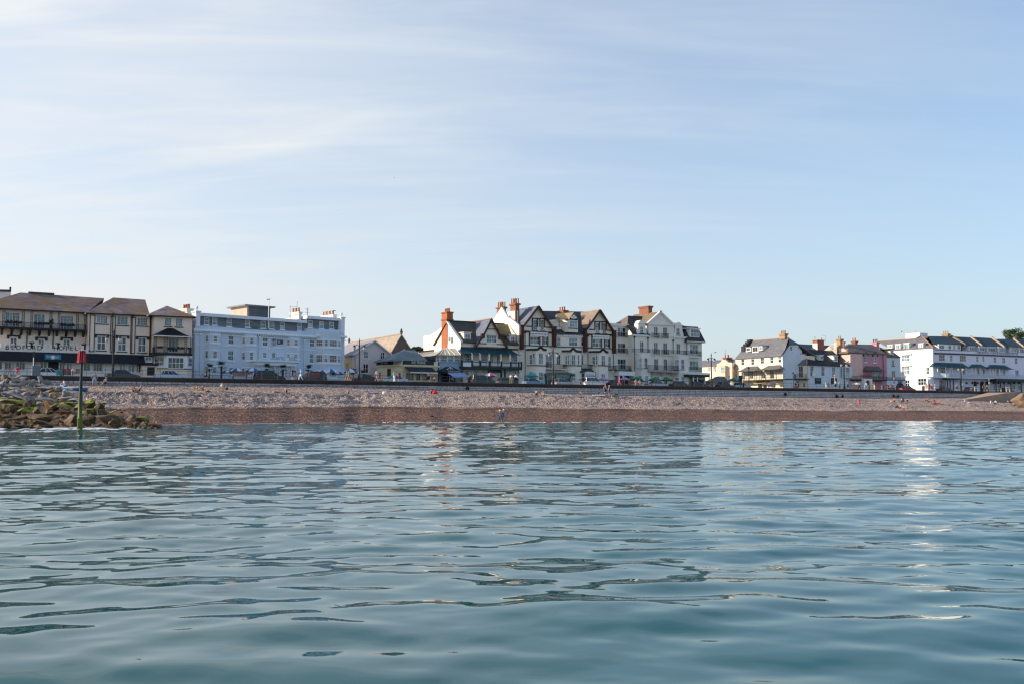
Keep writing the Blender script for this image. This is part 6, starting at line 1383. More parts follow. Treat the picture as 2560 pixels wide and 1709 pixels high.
 pipe(P, H, 22, 660, 1270, 0); pipe(P, H, 552, 672, 1100, 0)
 # narrow pale house
 N = pl(2216.5, 18.2, 29, CK); H = house('narrow_house', 'narrow pale blue house with slate dormer between the pink house and the white hotel', 'house', N, 730)
 endm = MATS['pale blue shaded render']; ws = [(706, 776, 756, 880), (708, 966, 772, 1122)]
 wall(N, H, endm, [(612, 712), (862, 722)], ws, 0, 7)
 for r in ws: win(N, H, r, 0, 2, 1, (1, 2), g='blue', sill=.12, sillm=black)
 v = [N.at(600, 715, -.3), N.at(868, 726, -.3), N.at(745, 640, 3.0), N.at(480, 545, 3.2)]; MB().slab(v + [v[1] + N.n * 7], [(0, 1, 2, 3), (1, 4, 2)], .15).obj('roof', slate('brown slate', (.09, .07, .06), (.15, .12, .1)), H)
 s0, z0, s1, z1 = N.rect((680, 588, 742, 688), .3); MB().box(N, s0, s1, .3, 3, z0, z1).obj('dormer', ivory, H); win(N, H, (684, 592, 738, 684), .3, 1, 1, (1, 1), g='blue', proud=True); MB().box(N, s0 - .9, s1 + .1, .1, 3.2, z1, z1 + .15).obj('dormer_roof', grey_sl, H)
 rail(N, H, (630, 1085, 945, 1128), -1.0, iron_m, .15, ret=.9); s0, z0, s1, z1 = N.rect((630, 1128, 945, 1140), -1.05); MB().box(N, s0, s1, -1.05, 0, z0, z1).obj('balcony_floor', black, H)
 box(N, H, 'ground_extension', endm, (620, 1140, 945, 1320), -1.0, -.004); s0, z0, s1, z1 = N.rect((785, 1230, 930, 1320), -1.0); m_ = (s0 + s1) / 2; rr = (s1 - s0) / 2
 MB().prism(N, [(s0, G0), (s1, G0)] + [(m_ + rr * math.cos(math.pi * k / 10), z1 - .6 + rr * .9 * math.sin(math.pi * k / 10)) for k in range(11)], -1.06, -1.003).obj('arched_door', door_dark, H)
 sb = box(N, H, 'sign_board', black, (825, 1148, 898, 1176), -1.08, -1.004); text(N, sb, 'PRINCES', (832, 1155, 890, 1168), -1.08, white)
backs_and_pink()

def york():
 C = street(2332.5, 17.5); E = Plane(C, R(-61), CK); P = Plane(C, R(27), CL)
 H = empty('white_corner_hotel', 'long white corner hotel with teal canopies, lettered THE ROYAL YORK & FAULKNER HOTEL', 'hotel', C)
 wy = mat('shaded white paint', (.72, .745, .86), .7, .04, .6); wl = mat('bright white paint', (.83, .82, .82), .6, .04, .6)  # front's white paint tinted lilac to hold its blue shade
 ew = [(880, 690, 1030, 805), (880, 888, 1030, 1040), (1320, 902, 1380, 1036), (1172, 1100, 1326, 1226), (945, 1128, 1026, 1250)]
 wall(E, H, wl, [(742, 620), (1100, 597), (1434, 576)], ew, 0, .5, name='sunlit_end')
 for r, c in zip(ew, (3, 3, 2, 3, 2)): win(E, H, r, 0, c, 2, (1, 1), g='pale' if r[0] < 1000 and r[1] < 1000 else 'dark', fw=.12, sill=.12)
 for y0, y1 in ((665, 690), (868, 888)): box(E, H, 'window_head', wl, (862, y0, 1045, y1), -.35, -.004)
 # slate mansard above the end, dormers, ridge
 v = [E.at(745, 612, .2), E.at(1448, 570, .2), E.at(1240, 350, 6.5), E.at(1135, 405, 5.0), E.at(470, 452, 5.0)]
 MB().slab(v, [(0, 1, 2, 3, 4)], .2).obj('roof', grey_sl, H); om = mat('orange ridge', (.38, .2, .11))
 MB().tube([v[4] + Vector((0, 0, .05)), v[3] + Vector((0, 0, .05)), v[2] + Vector((0, 0, .05)), v[1] + Vector((0, 0, .05))], .17, 6).obj('ridge_tile', om, H)
 for r, d in (((635, 512, 718, 572), 3), ((770, 502, 862, 605), 3.2), ((922, 484, 1015, 602), 3.4), ((1185, 490, 1266, 582), 3.4)):
  s0, z0, s1, z1 = E.rect(r, .8); MB().box(E, s0, s1, .8, d, z0, z1).obj('dormer', wl, H); win(E, H, (r[0] + 8, r[1] + 8, r[2] - 8, r[3] - 8), .8, 2, 1, (1, 1), g='pale', proud=True); MB().box(E, s0 - .1, s1 + .4, .65, d + .3, z1, z1 + .1).obj('dormer_roof', wl, H)
 s0, z0, s1, z1 = E.rect((955, 312, 1100, 410), 7); MB().box(E, s0, s1 + 2, 7, 10, z0 - .3, z1).obj('lift_house', wl, H); mast('tv_aerial', 'aerial on the white rooftop box of the white corner hotel', 'aerial', E, 1135, 265, 320, 8, ((.9, -.6, .5),))
 # front
 uw = [(118, 652, 222, 766), (312, 662, 352, 770), (475, 667, 580, 776), (757, 676, 797, 782), (862, 682, 895, 786), (1052, 696, 1098, 792), (1200, 702, 1250, 802), (1412, 708, 1460, 812), (1640, 716, 1690, 820)]
 mw = [(105, 866, 235, 978), (322, 874, 354, 1000), (525, 880, 580, 1002), (775, 890, 832, 1010), (870, 894, 912, 1010), (1085, 898, 1140, 1020), (1205, 904, 1252, 1022), (1420, 912, 1482, 1030), (1640, 920, 1700, 1040)]
 gw = [(125, 1082, 240, 1212), (1050, 1170, 1080, 1260), (1120, 1172, 1160, 1262), (1200, 1160, 1250, 1240), (1370, 1165, 1420, 1240), (1465, 1168, 1510, 1250)]
 wall(P, H, wy, [(20, 575), (800, 602), (1900, 648)], uw + mw + gw, 0, 10)
 for r in uw: win(P, H, r, 0, 2 if r[2] - r[0] < 90 else 3, 2, (1, 1), g='dark', fw=.09, sill=.1)
 for r in mw: win(P, H, r, 0, 2 if r[2] - r[0] < 90 else 3, 1, (1, 2), g='mix', fw=.11)
 for r in gw: win(P, H, r, 0, 2, 2, (1, 1), g='dark')
 bars(P, H, 'dark_band', mat('navy board', (.012, .02, .03)), [((18, 630), (800, 657)), ((800, 657), (1900, 700))], .38, -.12, -.003)
 mb = MB(); s0, z0 = P.sz(757, 634, 0); s1, z1 = P.sz(1466, 662, 0)
 text_mb(mb, 'THE ROYAL YORK & FAULKNER HOTEL', P, (s0 + s1) / 2, -.02, (z0 + z1) / 2 + .02, .80, width=s1 - s0, depth=.06); mb.obj('lettering', mat('navy letters', (.02, .03, .12), .5), H, fix=False)
 # slate roofs with gable copings, stepping along the terrace
 nv = slate('teal slate', (.018, .045, .062), (.045, .075, .095)); st = mat('sunlit coping', (.44, .34, .26), .8, .1, 1)
 ridge = [(-60, 340, 30, 572), (330, 345, 560, 492), (648, 352, 845, 504), (1008, 362, 1228, 528), (1380, 385, 1560, 528), (1750, 410, 1930, 545)]
 for k in range(5):
  xa, ya, ex, ey = ridge[k]; xb, yb, fx, fy = ridge[k + 1]
  v = [P.at(ex, (ey if k else 480), .8), P.at(fx, fy + (0 if k else -20), .8), P.at(xb, yb + (12 if k == 2 else 8 if k else 0), 5.5), P.at(xa, ya + (30 if k == 3 else 2), 5.5)]
  MB().slab(v + [v[2] + P.n * 6 - Vector((0, 0, 4)), v[3] + P.n * 6 - Vector((0, 0, 4))], [(0, 1, 2, 3), (3, 2, 4, 5)], .2).obj('roof', nv, H)
  if k: MB().slab([p + Vector((0, 0, .32)) for p in (P.at(ex, ey, .6), P.at(xa, ya, 5.5), P.W(P.sz(xa, ya, 5.5)[0] + .45, 5.5, P.at(xa, ya, 5.5).z), P.W(P.sz(ex, ey, .6)[0] + .45, .6, P.at(ex, ey, .6).z))], [(0, 1, 2, 3)], .5).obj('gable_coping', st, H)
 # ochre party wall and chimney on it
 prism_pts = [P.at(312, 330, 5.4), P.at(312, 400, 5.4), P.at(400, 468, 2.0), P.at(552, 490, .7), P.at(552, 470, .7)]
 chimney(P, H, ochre_brick, (268, 302, 308, 400), 5.2, 1.6, 5, potm=ochre_brick)
 a, c = P.at(312, 322, 5.4), P.at(545, 470, .8); MB().hexa([a - Vector((0, 0, 2.6)), c - Vector((0, 0, .9)), c - Vector((0, 0, .9)) + P.d * .5, a - Vector((0, 0, 2.6)) + P.d * .5, a, c, c + P.d * .5, a + P.d * .5]).obj('party_wall', ochre_brick, H)
 # attic dormers: flat band of windows
 for r in ((115, 486, 490, 572),): s0, z0, s1, z1 = P.rect(r, .35); MB().box(P, s0, s1, .35, 3.2, z0, z1).obj('dormer', wl, H)
 for r, g in (((122, 492, 205, 560), 'dark'), ((275, 492, 325, 566), 'blue'), ((355, 492, 400, 568), 'pale'), ((430, 494, 478, 570), 'dark')): win(P, H, r, .35, 2, 1, (1, 1), g=g, proud=True)
 for r in ((632, 520, 735, 592), (800, 526, 902, 600), (945, 532, 1082, 610), (1135, 538, 1252, 614), (1338, 542, 1448, 622), (1485, 548, 1600, 632)):
  s0, z0, s1, z1 = P.rect(r, .4); MB().box(P, s0, s1, .4, 2.6, z0, z1).obj('dormer', wy, H); win(P, H, (r[0] + 6, r[1] + 6, r[2] - 6, r[3] - 4), .4, 3, 1, (1, 1), g='blue', proud=True); MB().box(P, s0 - .2, s1 + .2, .2, 2.8, z1, z1 + .14).obj('dormer_roof', st if r[0] > 1300 else wy, H)
 # teal balcony canopies, white balcony
 for r in ((45, 786, 692, 868), (712, 812, 1005, 872), (1018, 822, 1412, 892)): canopy(P, H, teal_m, r, -.05, -1.8, inset=1.6)
 s0, z0, s1, z1 = P.rect((30, 1030, 1800, 1052), -1.9); zf = P.sz(700, 1046, -1.9)[1]; MB().box(P, s0, s1, -1.9, -.004, zf - .16, zf + .05).obj('balcony_floor', wy, H)
 wr = mat('pale railing', (.62, .7, .78), .5, .05, 1); mb = MB().box(P, s0, s1, -1.88, -1.82, zf + 1.0, zf + 1.08)
 k = s0
 while k < s1: mb.box(P, k, k + .045, -1.87, -1.83, zf + .05, zf + 1.0); k += .16
 mb.obj('balcony_railing', wr, H)
 for x in (100, 235, 318, 345, 505, 580, 665, 685, 745, 820, 990, 1040, 1090, 1150): s = P.sz(x, 950, -1.75)[0]; MB().box(P, s - .07, s + .07, -1.8, -1.66, zf + .05, P.sz(x, 868 + (x - 300) * .03, -1.75)[1]).obj('verandah_post', white, H)
 # dark glazed porch, arches, colonnade canopy, hanging baskets
 box(P, H, 'porch_roof', dark_teal, (262, 1058, 500, 1072), -1.7, -.01); [box(P, H, 'porch_post', dark_teal, (x, 1072, x + 9, 1310), -1.65, -1.5) for x in (266, 310, 366, 488)]; win(P, H, (380, 1070, 490, 1118), -.02, 2, 1, (1, 1), g='pale', proud=True)
 for x in (845, 935, 735): 
  s, z = P.sz(x, 1140, 0); MB().prism(P, [(s - .6, G0), (s + .6, G0)] + [(s + .6 * math.cos(math.pi * k / 8), z + .6 * math.sin(math.pi * k / 8)) for k in range(9)], -.06, -.003).obj('arched_door', door_dark, H)
 s0, z0, s1, z1 = P.rect((1088, 1066, 1900, 1110), -2.4); MB().box(P, s0, s1, -2.4, -.01, z0, z1).obj('canopy', dark_teal, H)
 for x in (1095, 1172, 1350, 1525, 1700): s = P.sz(x, 1200, -2.3)[0]; MB().box(P, s - .1, s + .1, -2.35, -2.15, G0, z0).obj('canopy_post', dark_teal, H)
 for k, x in enumerate((590, 690, 775, 865, 965, 1055, 1130, 1222, 1310, 1400, 1480)):
  s, z = P.sz(x, 1132, -1.5); o = MB().lathe(P.W(s, -1.5, z - .1), [(.02, -.22), (.25, -.02), (.27, .02)], 8).tube([P.W(s, -1.5, z), P.W(s, -1.5, zf - .16)], .015, 4).obj('hanging_basket', black, H); blob(MB(), P.W(s, -1.5, z + .08), (.42, .4, .3), 70, 300 + k, .1).obj('basket_flowers', flower_m, o, fix=False)
york()
# ------------------------------------------------------------------ rock groyne
def rock_material(name, base, light, moss=0.0, mosscol=(0.12, 0.16, 0.012), damp=0.0):
 m, nt, bs = new_mat(name); N, L = nt.nodes, nt.links
 tc = N.new('ShaderNodeTexCoord'); ge = N.new('ShaderNodeNewGeometry'); oi = N.new('ShaderNodeObjectInfo')
 def nz(sc, det, src=tc.outputs['Object']):
  n = N.new('ShaderNodeTexNoise'); n.noise_dimensions = '4D'; L.new(src, n.inputs['Vector']); L.new(oi.outputs['Random'], n.inputs['W']); n.inputs['Scale'].default_value = sc; n.inputs['Detail'].default_value = det; n.inputs['Roughness'].default_value = .68; return n.outputs[0]
 cr = N.new('ShaderNodeValToRGB'); L.new(nz(2.2, 7), cr.inputs[0]); cr.color_ramp.elements[0].position = .3; cr.color_ramp.elements[1].position = .72
 cr.color_ramp.elements[0].color = (*base, 1); cr.color_ramp.elements[1].color = (*light, 1)
 hv = N.new('ShaderNodeMapRange'); L.new(oi.outputs['Random'], hv.inputs[0]); hv.inputs[3].default_value = .72; hv.inputs[4].default_value = 1.2
 sc = N.new('ShaderNodeVectorMath'); sc.operation = 'SCALE'; L.new(cr.outputs[0], sc.inputs[0]); L.new(hv.outputs[0], sc.inputs['Scale'])
 col = sc.outputs[0]
 if moss:
  sp = N.new('ShaderNodeSeparateXYZ'); L.new(ge.outputs['Normal'], sp.inputs[0])
  a = N.new('ShaderNodeMath'); a.operation = 'MULTIPLY_ADD'; L.new(nz(1.6, 5), a.inputs[0]); a.inputs[1].default_value = 1.3; a.inputs[2].default_value = -0.65
  b = N.new('ShaderNodeMath'); b.operation = 'ADD'; L.new(sp.outputs[2], b.inputs[0]); L.new(a.outputs[0], b.inputs[1])
  mr = N.new('ShaderNodeMapRange'); mr.interpolation_type = 'SMOOTHSTEP'; L.new(b.outputs[0], mr.inputs[0]); mr.inputs[1].default_value = .62 - moss; mr.inputs[2].default_value = .92 - moss
  mx = N.new('ShaderNodeMix'); mx.data_type = 'RGBA'; L.new(mr.outputs[0], mx.inputs[0]); L.new(col, mx.inputs['A'])
  mc = N.new('ShaderNodeValToRGB'); L.new(nz(6, 4), mc.inputs[0]); mc.color_ramp.elements[0].position = .3; mc.color_ramp.elements[1].position = .7; mc.color_ramp.elements[0].color = (*[c * .45 for c in mosscol], 1); mc.color_ramp.elements[1].color = (*[min(1, c * 1.5) for c in mosscol], 1)
  L.new(mc.outputs[0], mx.inputs['B']); col = mx.outputs['Result']
 L.new(col, bs.inputs['Base Color']); bs.inputs['Roughness'].default_value = .85 - damp * .45; bs.inputs['Specular IOR Level'].default_value = .3
 bp = N.new('ShaderNodeBump'); bp.inputs['Strength'].default_value = .8; bp.inputs['Distance'].default_value = .08; L.new(nz(5, 6), bp.inputs['Height']); L.new(bp.outputs[0], bs.inputs['Normal'])
 return m
def boulder_mesh(seed):
 q = random.Random(seed); bm = bmesh.new()
 for _ in range(12):
  d = Vector((q.gauss(0, 1), q.gauss(0, 1), q.gauss(0, 1))).normalized()
  p = Vector((max(-.8, min(.8, d.x * 1.1)), max(-.8, min(.8, d.y * 1.1)), max(-.72, min(.72, d.z * 1.0)))); bm.verts.new(p * q.uniform(.9, 1.12))
 bmesh.ops.convex_hull(bm, input=bm.verts); bmesh.ops.delete(bm, geom=[v for v in bm.verts if not v.link_faces], context='VERTS')
 bmesh.ops.bevel(bm, geom=bm.edges[:], offset=.06, segments=1, affect='EDGES', profile=.6, clamp_overlap=True)
 bmesh.ops.triangulate(bm, faces=bm.faces); bmesh.ops.subdivide_edges(bm, edges=[e for e in bm.edges if e.calc_length() > .3], cuts=2, use_grid_fill=True); bmesh.ops.triangulate(bm, faces=bm.faces)
 for v in bm.verts:
  n = v.co.normalized(); v.co += n * (noise.noise(v.co * 1.9 + Vector((seed, 0, 0))) * .13 + noise.noise(v.co * 5 + Vector((0, seed, 0))) * .045)
 bmesh.ops.recalc_face_normals(bm, faces=bm.faces)
 me = bpy.data.meshes.new('boulder'); bm.to_mesh(me); bm.free()
 me.materials.append(None); return me
ROCK_Z = lambda y: float(np.interp(y, (930, 1000, 1074), (117, 99, 83.0)))
def build_rocks():
 grey = rock_material('grey rock', (.12, .117, .125), (.39, .37, .355)); moss = rock_material('mossy rock', (.03, .025, .02), (.15, .11, .075), .30, (.28, .30, .014), .3)
 brn = rock_material('weedy brown rock', (.018, .013, .009), (.21, .12, .05), 0, damp=.5)
 tan = rock_material('tan rock', (.16, .11, .07), (.42, .31, .2), 0)
 protos = [boulder_mesh(s) for s in range(12)]
 # dark stony core under the boulders
 xs = np.linspace(-140, 384, 60); core = []
 top = lambda x: float(np.interp(x, (-140, 0, 60, 110, 150, 215, 300, 350, 400, 425), (935, 940, 946, 962, 978, 1003, 1024, 1048, 1068, 1075)))
 for x in xs:
  t = top(x)
  for k in range(14):
   y = 1079 + (t + 6 - 1079) * k / 13; Y = ROCK_Z(y) + 1.6; r = ray(x, y); core.append(Vector((r.x / r.y * Y, Y, EYE + r.z / r.y * Y - .25)))
  r = ray(x, t); Y = ROCK_Z(t) + 9; core.append(Vector((r.x / r.y * Y, Y, 1.0)))
 n = 15; fs = [(i * n + j, (i + 1) * n + j, (i + 1) * n + j + 1, i * n + j + 1) for i in range(len(xs) - 1) for j in range(n - 1)]
 for p in core: p.z += noise.noise(p * .9) * .25
 o = MB().add(core, fs).obj('groyne_core', brn); tag(o, 'dark rubble between the boulders of the groyne', kind='structure')
 L1 = [(20, 180, 450, 420, 'm'), (150, 230, 480, 470, 'b'), (0, 460, 420, 620, 'b'), (620, 110, 1000, 340, 'm'), (860, 300, 1140, 440, 'm'), (480, 300, 900, 480, 'm'), (560, 450, 760, 540, 'b'), (250, 530, 700, 650, 'b'), (700, 450, 1380, 650, 'b'), (1060, 100, 1560, 360, 'b'), (0, 600, 230, 800, 'b'), (0, 700, 330, 870, 'b'), (330, 730, 760, 830, 'b'), (200, 650, 780, 740, 'b'), (800, 620, 1380, 800, 'b'), (1400, 640, 1720, 780, 'b'), (1700, 480, 2110, 780, 'b'), (1640, 470, 1900, 560, 'b'), (1340, 180, 1600, 360, 'm'), (1580, 200, 1960, 370, 'm'), (1700, 140, 1960, 230, 'm'), (1500, 370, 1900, 520, 'b'), (1970, 190, 2130, 360, 'm'), (2000, 390, 2349, 480, 'm'), (900, 120, 1120, 290, 'g'), (0, 370, 170, 480, 'b'), (20, 60, 620, 200, 'm'), (870, 760, 1290, 850, 'b'), (1150, 330, 1500, 460, 'b'), (-420, 200, 30, 480, 'm'), (-500, 480, 20, 820, 'b'), (-360, 20, 60, 210, 'm')]
 L3 = [(60, 190, 400, 420, 'm'), (380, 300, 720, 500, 'm'), (460, 440, 800, 640, 'm'), (60, 430, 420, 630, 'm'), (150, 590, 420, 800, 'b'), (340, 590, 1100, 850, 'b'), (780, 680, 1180, 900, 'b'), (600, 560, 1200, 700, 'b'), (1180, 600, 1700, 800, 'b'), (1500, 640, 1830, 830, 'm'), (1400, 800, 1640, 920, 'b'), (1620, 800, 1850, 940, 'b'), (1830, 830, 2200, 930, 'b'), (1200, 760, 1500, 900, 'b'), (60, 700, 300, 880, 'b'), (300, 840, 600, 900, 'b'), (760, 480, 1000, 580, 'm'), (880, 500, 1200, 620, 'b')]
 L2 = [(200, 160, 480, 260), (0, 180, 230, 330), (60, 280, 330, 380), (300, 290, 560, 390), (500, 210, 800, 330), (310, 200, 580, 300), (770, 280, 950, 400), (980, 210, 1140, 380), (1120, 290, 1360, 440), (0, 330, 240, 600), (230, 380, 500, 500), (470, 330, 780, 520), (220, 490, 560, 620), (560, 470, 900, 590), (740, 390, 930, 480), (930, 420, 1280, 560), (390, 550, 540, 720), (20, 590, 420, 720), (560, 540, 960, 660), (960, 480, 1420, 620), (1250, 470, 1360, 560), (1180, 550, 1650, 700), (550, 610, 1000, 740), (100, 680, 900, 830), (1060, 630, 1350, 760), (620, 740, 980, 870), (980, 640, 1200, 780), (1320, 640, 1650, 790), (1650, 590, 1900, 760), (1540, 750, 1920, 850), (1880, 680, 2200, 820), (1790, 800, 2130, 890), (1000, 760, 1500, 900), (1480, 480, 1700, 620), (2000, 800, 2330, 900), (1960, 880, 2140, 960), (-400, 250, 20, 480), (-420, 460, 10, 640), (-300, 640, 60, 860), (-380, 150, 40, 260), (0, 760, 240, 860)]
 allr = [(x0 / 10.677, 990 + y0 / 10.677, x1 / 10.677, 990 + y1 / 10.677, k) for x0, y0, x1, y1, k in L1] + [(200 + x0 / 10.677, 980 + y0 / 10.677, 200 + x1 / 10.677, 980 + y1 / 10.677, k) for x0, y0, x1, y1, k in L3] + [(x0 / 10.677, 920 + y0 / 10.677, x1 / 10.677, 920 + y1 / 10.677, 'g') for x0, y0, x1, y1 in L2]
 q = random.Random(4)
 # small stones that fill the gaps
 for _ in range(70):
  x = q.uniform(-30, 395); t = top(x); y = q.uniform(t + 4, 1072); w = q.uniform(8, 17)
  allr.append((x - w / 2, y - w * .3, x + w / 2, y + w * .35, 'g' if y < 995 - x * .05 else ('m' if y < 1030 and q.random() < .6 else 'b')))
 for i, (x0, y0, x1, y1, k) in enumerate(allr):
  cx, cy = (x0 + x1) / 2, (y0 + y1) / 2; Y = ROCK_Z(cy + (y1 - y0) * .3); r = ray(cx, cy); p = Vector((r.x / r.y * Y, Y, EYE + r.z / r.y * Y)); s = Y / F
  o = bpy.data.objects.new('boulder', protos[i % 12]); COL.objects.link(o); o.location = p
  o.scale = ((x1 - x0) * s * .60, max((x1 - x0) * .5, (y1 - y0) * .8) * s * .62, (y1 - y0) * s * .80)
  o.rotation_euler = (q.uniform(-.25, .25), q.uniform(-.3, .3), q.choice((0, math.pi)) + q.uniform(-.35, .35))
  mt = {'g': grey if q.random() < .85 else tan, 'm': moss, 'b': brn}[k]
  o.material_slots[0].link = 'OBJECT'; o.material_slots[0].material = mt
  wd = (x1 - x0); sz = 'large' if wd > 38 else 'small' if wd < 17 else 'middling'; sd = 'left of' if x1 < 190 else 'right of' if x0 > 206 else 'behind'
  lb = {'g': '%s dry grey boulder high on the groyne, %s the beacon post', 'm': '%s boulder with bright green moss on top, %s the beacon post', 'b': '%s wet brown weedy boulder low on the groyne, %s the beacon post'}[k] % (sz, sd)
  tag(o, lb, 'boulder', lb.replace('boulder', 'boulders', 1))
 # boulders at the far right end of the beach
 for i, (px, py, w, h) in enumerate(((2556, 996, 46, 46), (2540, 1004, 20, 14), (2528, 1000, 12, 8), (2519, 1001, 11, 8), (2572, 1006, 40, 22))):
  p = on_beach(px, py + h * .45); s = p.y / F; o = bpy.data.objects.new('boulder', protos[(i * 3 + 1) % 12]); COL.objects.link(o); o.location = p + Vector((0, 0, h * s * .36)); o.scale = (w * s * .62, w * s * .55, h * s * .68); o.rotation_euler = (0, .1 * i, i * .7)
  o.material_slots[0].link = 'OBJECT'; o.material_slots[0].material = tan if i in (0, 4) else grey
  tag(o, ('tall ochre boulder at the foot of the slipway', 'pale grey stone leaning against the big ochre boulder', 'small pale stone beside the slipway wall', 'smallest pale stone nearest the middle of the slipway wall', 'low ochre boulder at the frame edge below the tall one')[i], 'boulder')
build_rocks()

# foam where the sea meets the shore and the rocks
def build_foam():
 fm, nt, bs = new_mat('sea foam'); bs.inputs['Base Color'].default_value = (.76, .78, .79, 1); bs.inputs['Roughness'].default_value = .6
 q = random.Random(9); mb = MB()
 x = 395.0
 while x < 2600:
  w = q.uniform(4, 26); g = noise.noise(Vector((x * .006, 3, 0)))
  if g > -.15 or q.random() < .35:
   a = beach_point(x, 0.0); c = beach_point(x + w, 0.0); wd = q.uniform(.07, .32) * (2.3 if g > .18 else .8)
   d = Vector((0, wd, 0)); up = Vector((0, 0, .03 + .06 * q.random())); j = Vector((0, q.uniform(-.25, .2), 0))
   mb.add([a - d + j, c - d * q.uniform(.4, 1) + j, c + d * .5 + j, a + d * .5 + j, a + up + j, c + up * q.uniform(.4, 1) + j], [(0, 1, 5, 4), (4, 5, 2, 3), (0, 4, 3), (1, 2, 5)])
  x += w * q.uniform(.5, 1.0)
 o = mb.obj('sea_foam', fm); tag(o, 'thin broken line of white foam along the waterline', kind='stuff')
 mb = MB()
 for _ in range(150):
  x = q.uniform(-20, 385); y = 1072 + q.gauss(0, 2.6) + (4 if x < 120 else 0) - (4 if x > 260 else 0) - .02 * max(0, x - 250); r = ray(x, y); t = -EYE / r.z; p = Vector((0, 0, EYE)) + r * t; w = q.uniform(.08, .42) * (1 if abs(x - 200) > 90 else 1.4); h = q.uniform(.02, .10)
  mb.add([p + Vector((-w, -.2, .02)), p + Vector((w * .8, -.25, .02)), p + Vector((w, .3, .02)), p + Vector((-w * .7, .35, .02)), p + Vector((-w * .3, 0, h)), p + Vector((w * .35, .05, h * .8))], [(0, 1, 5, 4), (1, 2, 5), (2, 3, 4, 5), (3, 0, 4)])
 o = mb.obj('sea_foam', fm); tag(o, 'white wash breaking around the foot of the groyne boulders', kind='stuff')
build_foam()

# ------------------------------------------------------------------ red beacon on its post
def build_beacon():
 r = ray(199, 1074); t = -EYE / r.z; p = Vector((0, 0, EYE)) + r * t; s = p.y / F
 H = empty('beacon_post', 'black navigation post with red slatted basket topmark standing in the water before the rocks', 'beacon', p)
 m, nt, bs = new_mat('weedy post'); N, L = nt.nodes, nt.links
 ge = N.new('ShaderNodeNewGeometry'); sp = N.new('ShaderNodeSeparateXYZ'); L.new(ge.outputs['Position'], sp.inputs[0]); nz = N.new('ShaderNodeTexNoise'); L.new(ge.outputs['Position'], nz.inputs['Vector']); nz.inputs['Scale'].default_value = 3; nz.inputs['Detail'].default_value = 5
 ad = N.new('ShaderNodeMath'); ad.operation = 'MULTIPLY_ADD'; L.new(nz.outputs[0], ad.inputs[0]); ad.inputs[1].default_value = 1.2; L.new(sp.outputs[2], ad.inputs[2])
 cr = N.new('ShaderNodeValToRGB'); mr = N.new('ShaderNodeMapRange'); L.new(ad.outputs[0], mr.inputs[0]); mr.inputs[1].default_value = .5; mr.inputs[2].default_value = 4.2; L.new(mr.outputs[0], cr.inputs[0])
 e = cr.color_ramp.elements; e[0].position = 0; e[0].color = (.03, .035, .01, 1); e[1].position = 1; e[1].color = (.016, .017, .02, 1); a = e.new(.22); a.color = (.13, .17, .012, 1); b = e.new(.5); b.color = (.06, .075, .015, 1)
 L.new(cr.outputs[0], bs.inputs['Base Color']); bs.inputs['Roughness'].default_value = .6
 z = lambda y: EYE + ray(199, y).z / ray(199, y).y * p.y
 MB().lathe(p, [(.21, -1.6), (.20, 0), (.195, z(1046)), (.215, z(1045.5)), (.21, z(1043)), (.165, z(1042)), (.155, z(1000)), (.13, z(988)), (.125, z(962)), (.10, z(945)), (.095, z(905)), (.06, z(880))], 14).obj('post', m, H, smooth=True)
 red = mat('red paint', (.50, .03, .045), .55, .15, 3); z0, z1 = z(905.5), z(876); dk = MB()
 MB().lathe(p, [(.28, z0), (.335, z0), (.335, z0 + .09), (.28, z0 + .09), (.28, z0)], 18).obj('lower_ring', red, H); MB().lathe(p, [(.22, z1 - .09), (.272, z1 - .09), (.272, z1), (.22, z1), (.22, z1 - .09)], 18).obj('upper_ring', red, H)
 n = 10
 for k in range(n):
  a0 = 2 * math.pi * k / n; w = .05
  c0 = p + Vector((math.cos(a0) * .315, math.sin(a0) * .315, z0 + .06)); c1 = p + Vector((math.cos(a0) * .25, math.sin(a0) * .25, z1 - .05)); tv = Vector((-math.sin(a0), math.cos(a0), 0)) * w; nv = Vector((math.cos(a0), math.sin(a0), 0)) * .02
  MB().hexa([c0 - tv - nv, c0 + tv - nv, c0 + tv + nv, c0 - tv + nv, c1 - tv - nv, c1 + tv - nv, c1 + tv + nv, c1 - tv + nv]).obj('slat', red, H)
 MB().tube([p + Vector((0, 0, z1 - .2)), p + Vector((0, 0, z(872)))], .03, 6).obj('spike', white, H)
build_beacon()

# concrete slipway at the far right
def build_slip():
 con = mat('tan concrete', (.36, .27, .20), .85, .12, .7, .3, 6); A = on_beach(2388, 1001); e0 = A + Vector((0, 0, .05))
 far = street(2530, -1.0, ZP - .1); f1 = street(2620, -1, ZP - .1); front = [e0]
 ys = ((2440, 993.5), (2512, 981.5), (2545, 979.5), (2640, 979))
 for k, (x, y) in enumerate(ys): Yk = A.y + (k + 1) * 3.2; r = ray(x, y); front.append(Vector((r.x / r.y * Yk, Yk, EYE + r.z / r.y * Yk)))
 back = [street(2405, -.2, e0.z + .2), street(2425, -.2, ZP - 1.3), street(2470, -.2, ZP - .2), street(2545, -.2, ZP - .02), street(2640, -.2, ZP - .02)]
 n = 5; low = [Vector((p.x, p.y, 1.5)) for p in front]; lb = [Vector((p.x, p.y, 1.5)) for p in back]
 vs = front + back + low + lb; fs = [(i, i + 1, n + i + 1, n + i) for i in range(n - 1)] + [(i, 2 * n + i, 2 * n + i + 1, i + 1) for i in range(n - 1)] + [(0, n, 3 * n, 2 * n)]
 o = MB().add(vs, fs).obj('slipway', con); tag(o, 'tan concrete slipway climbing from the beach to the promenade', kind='structure')
build_slip()
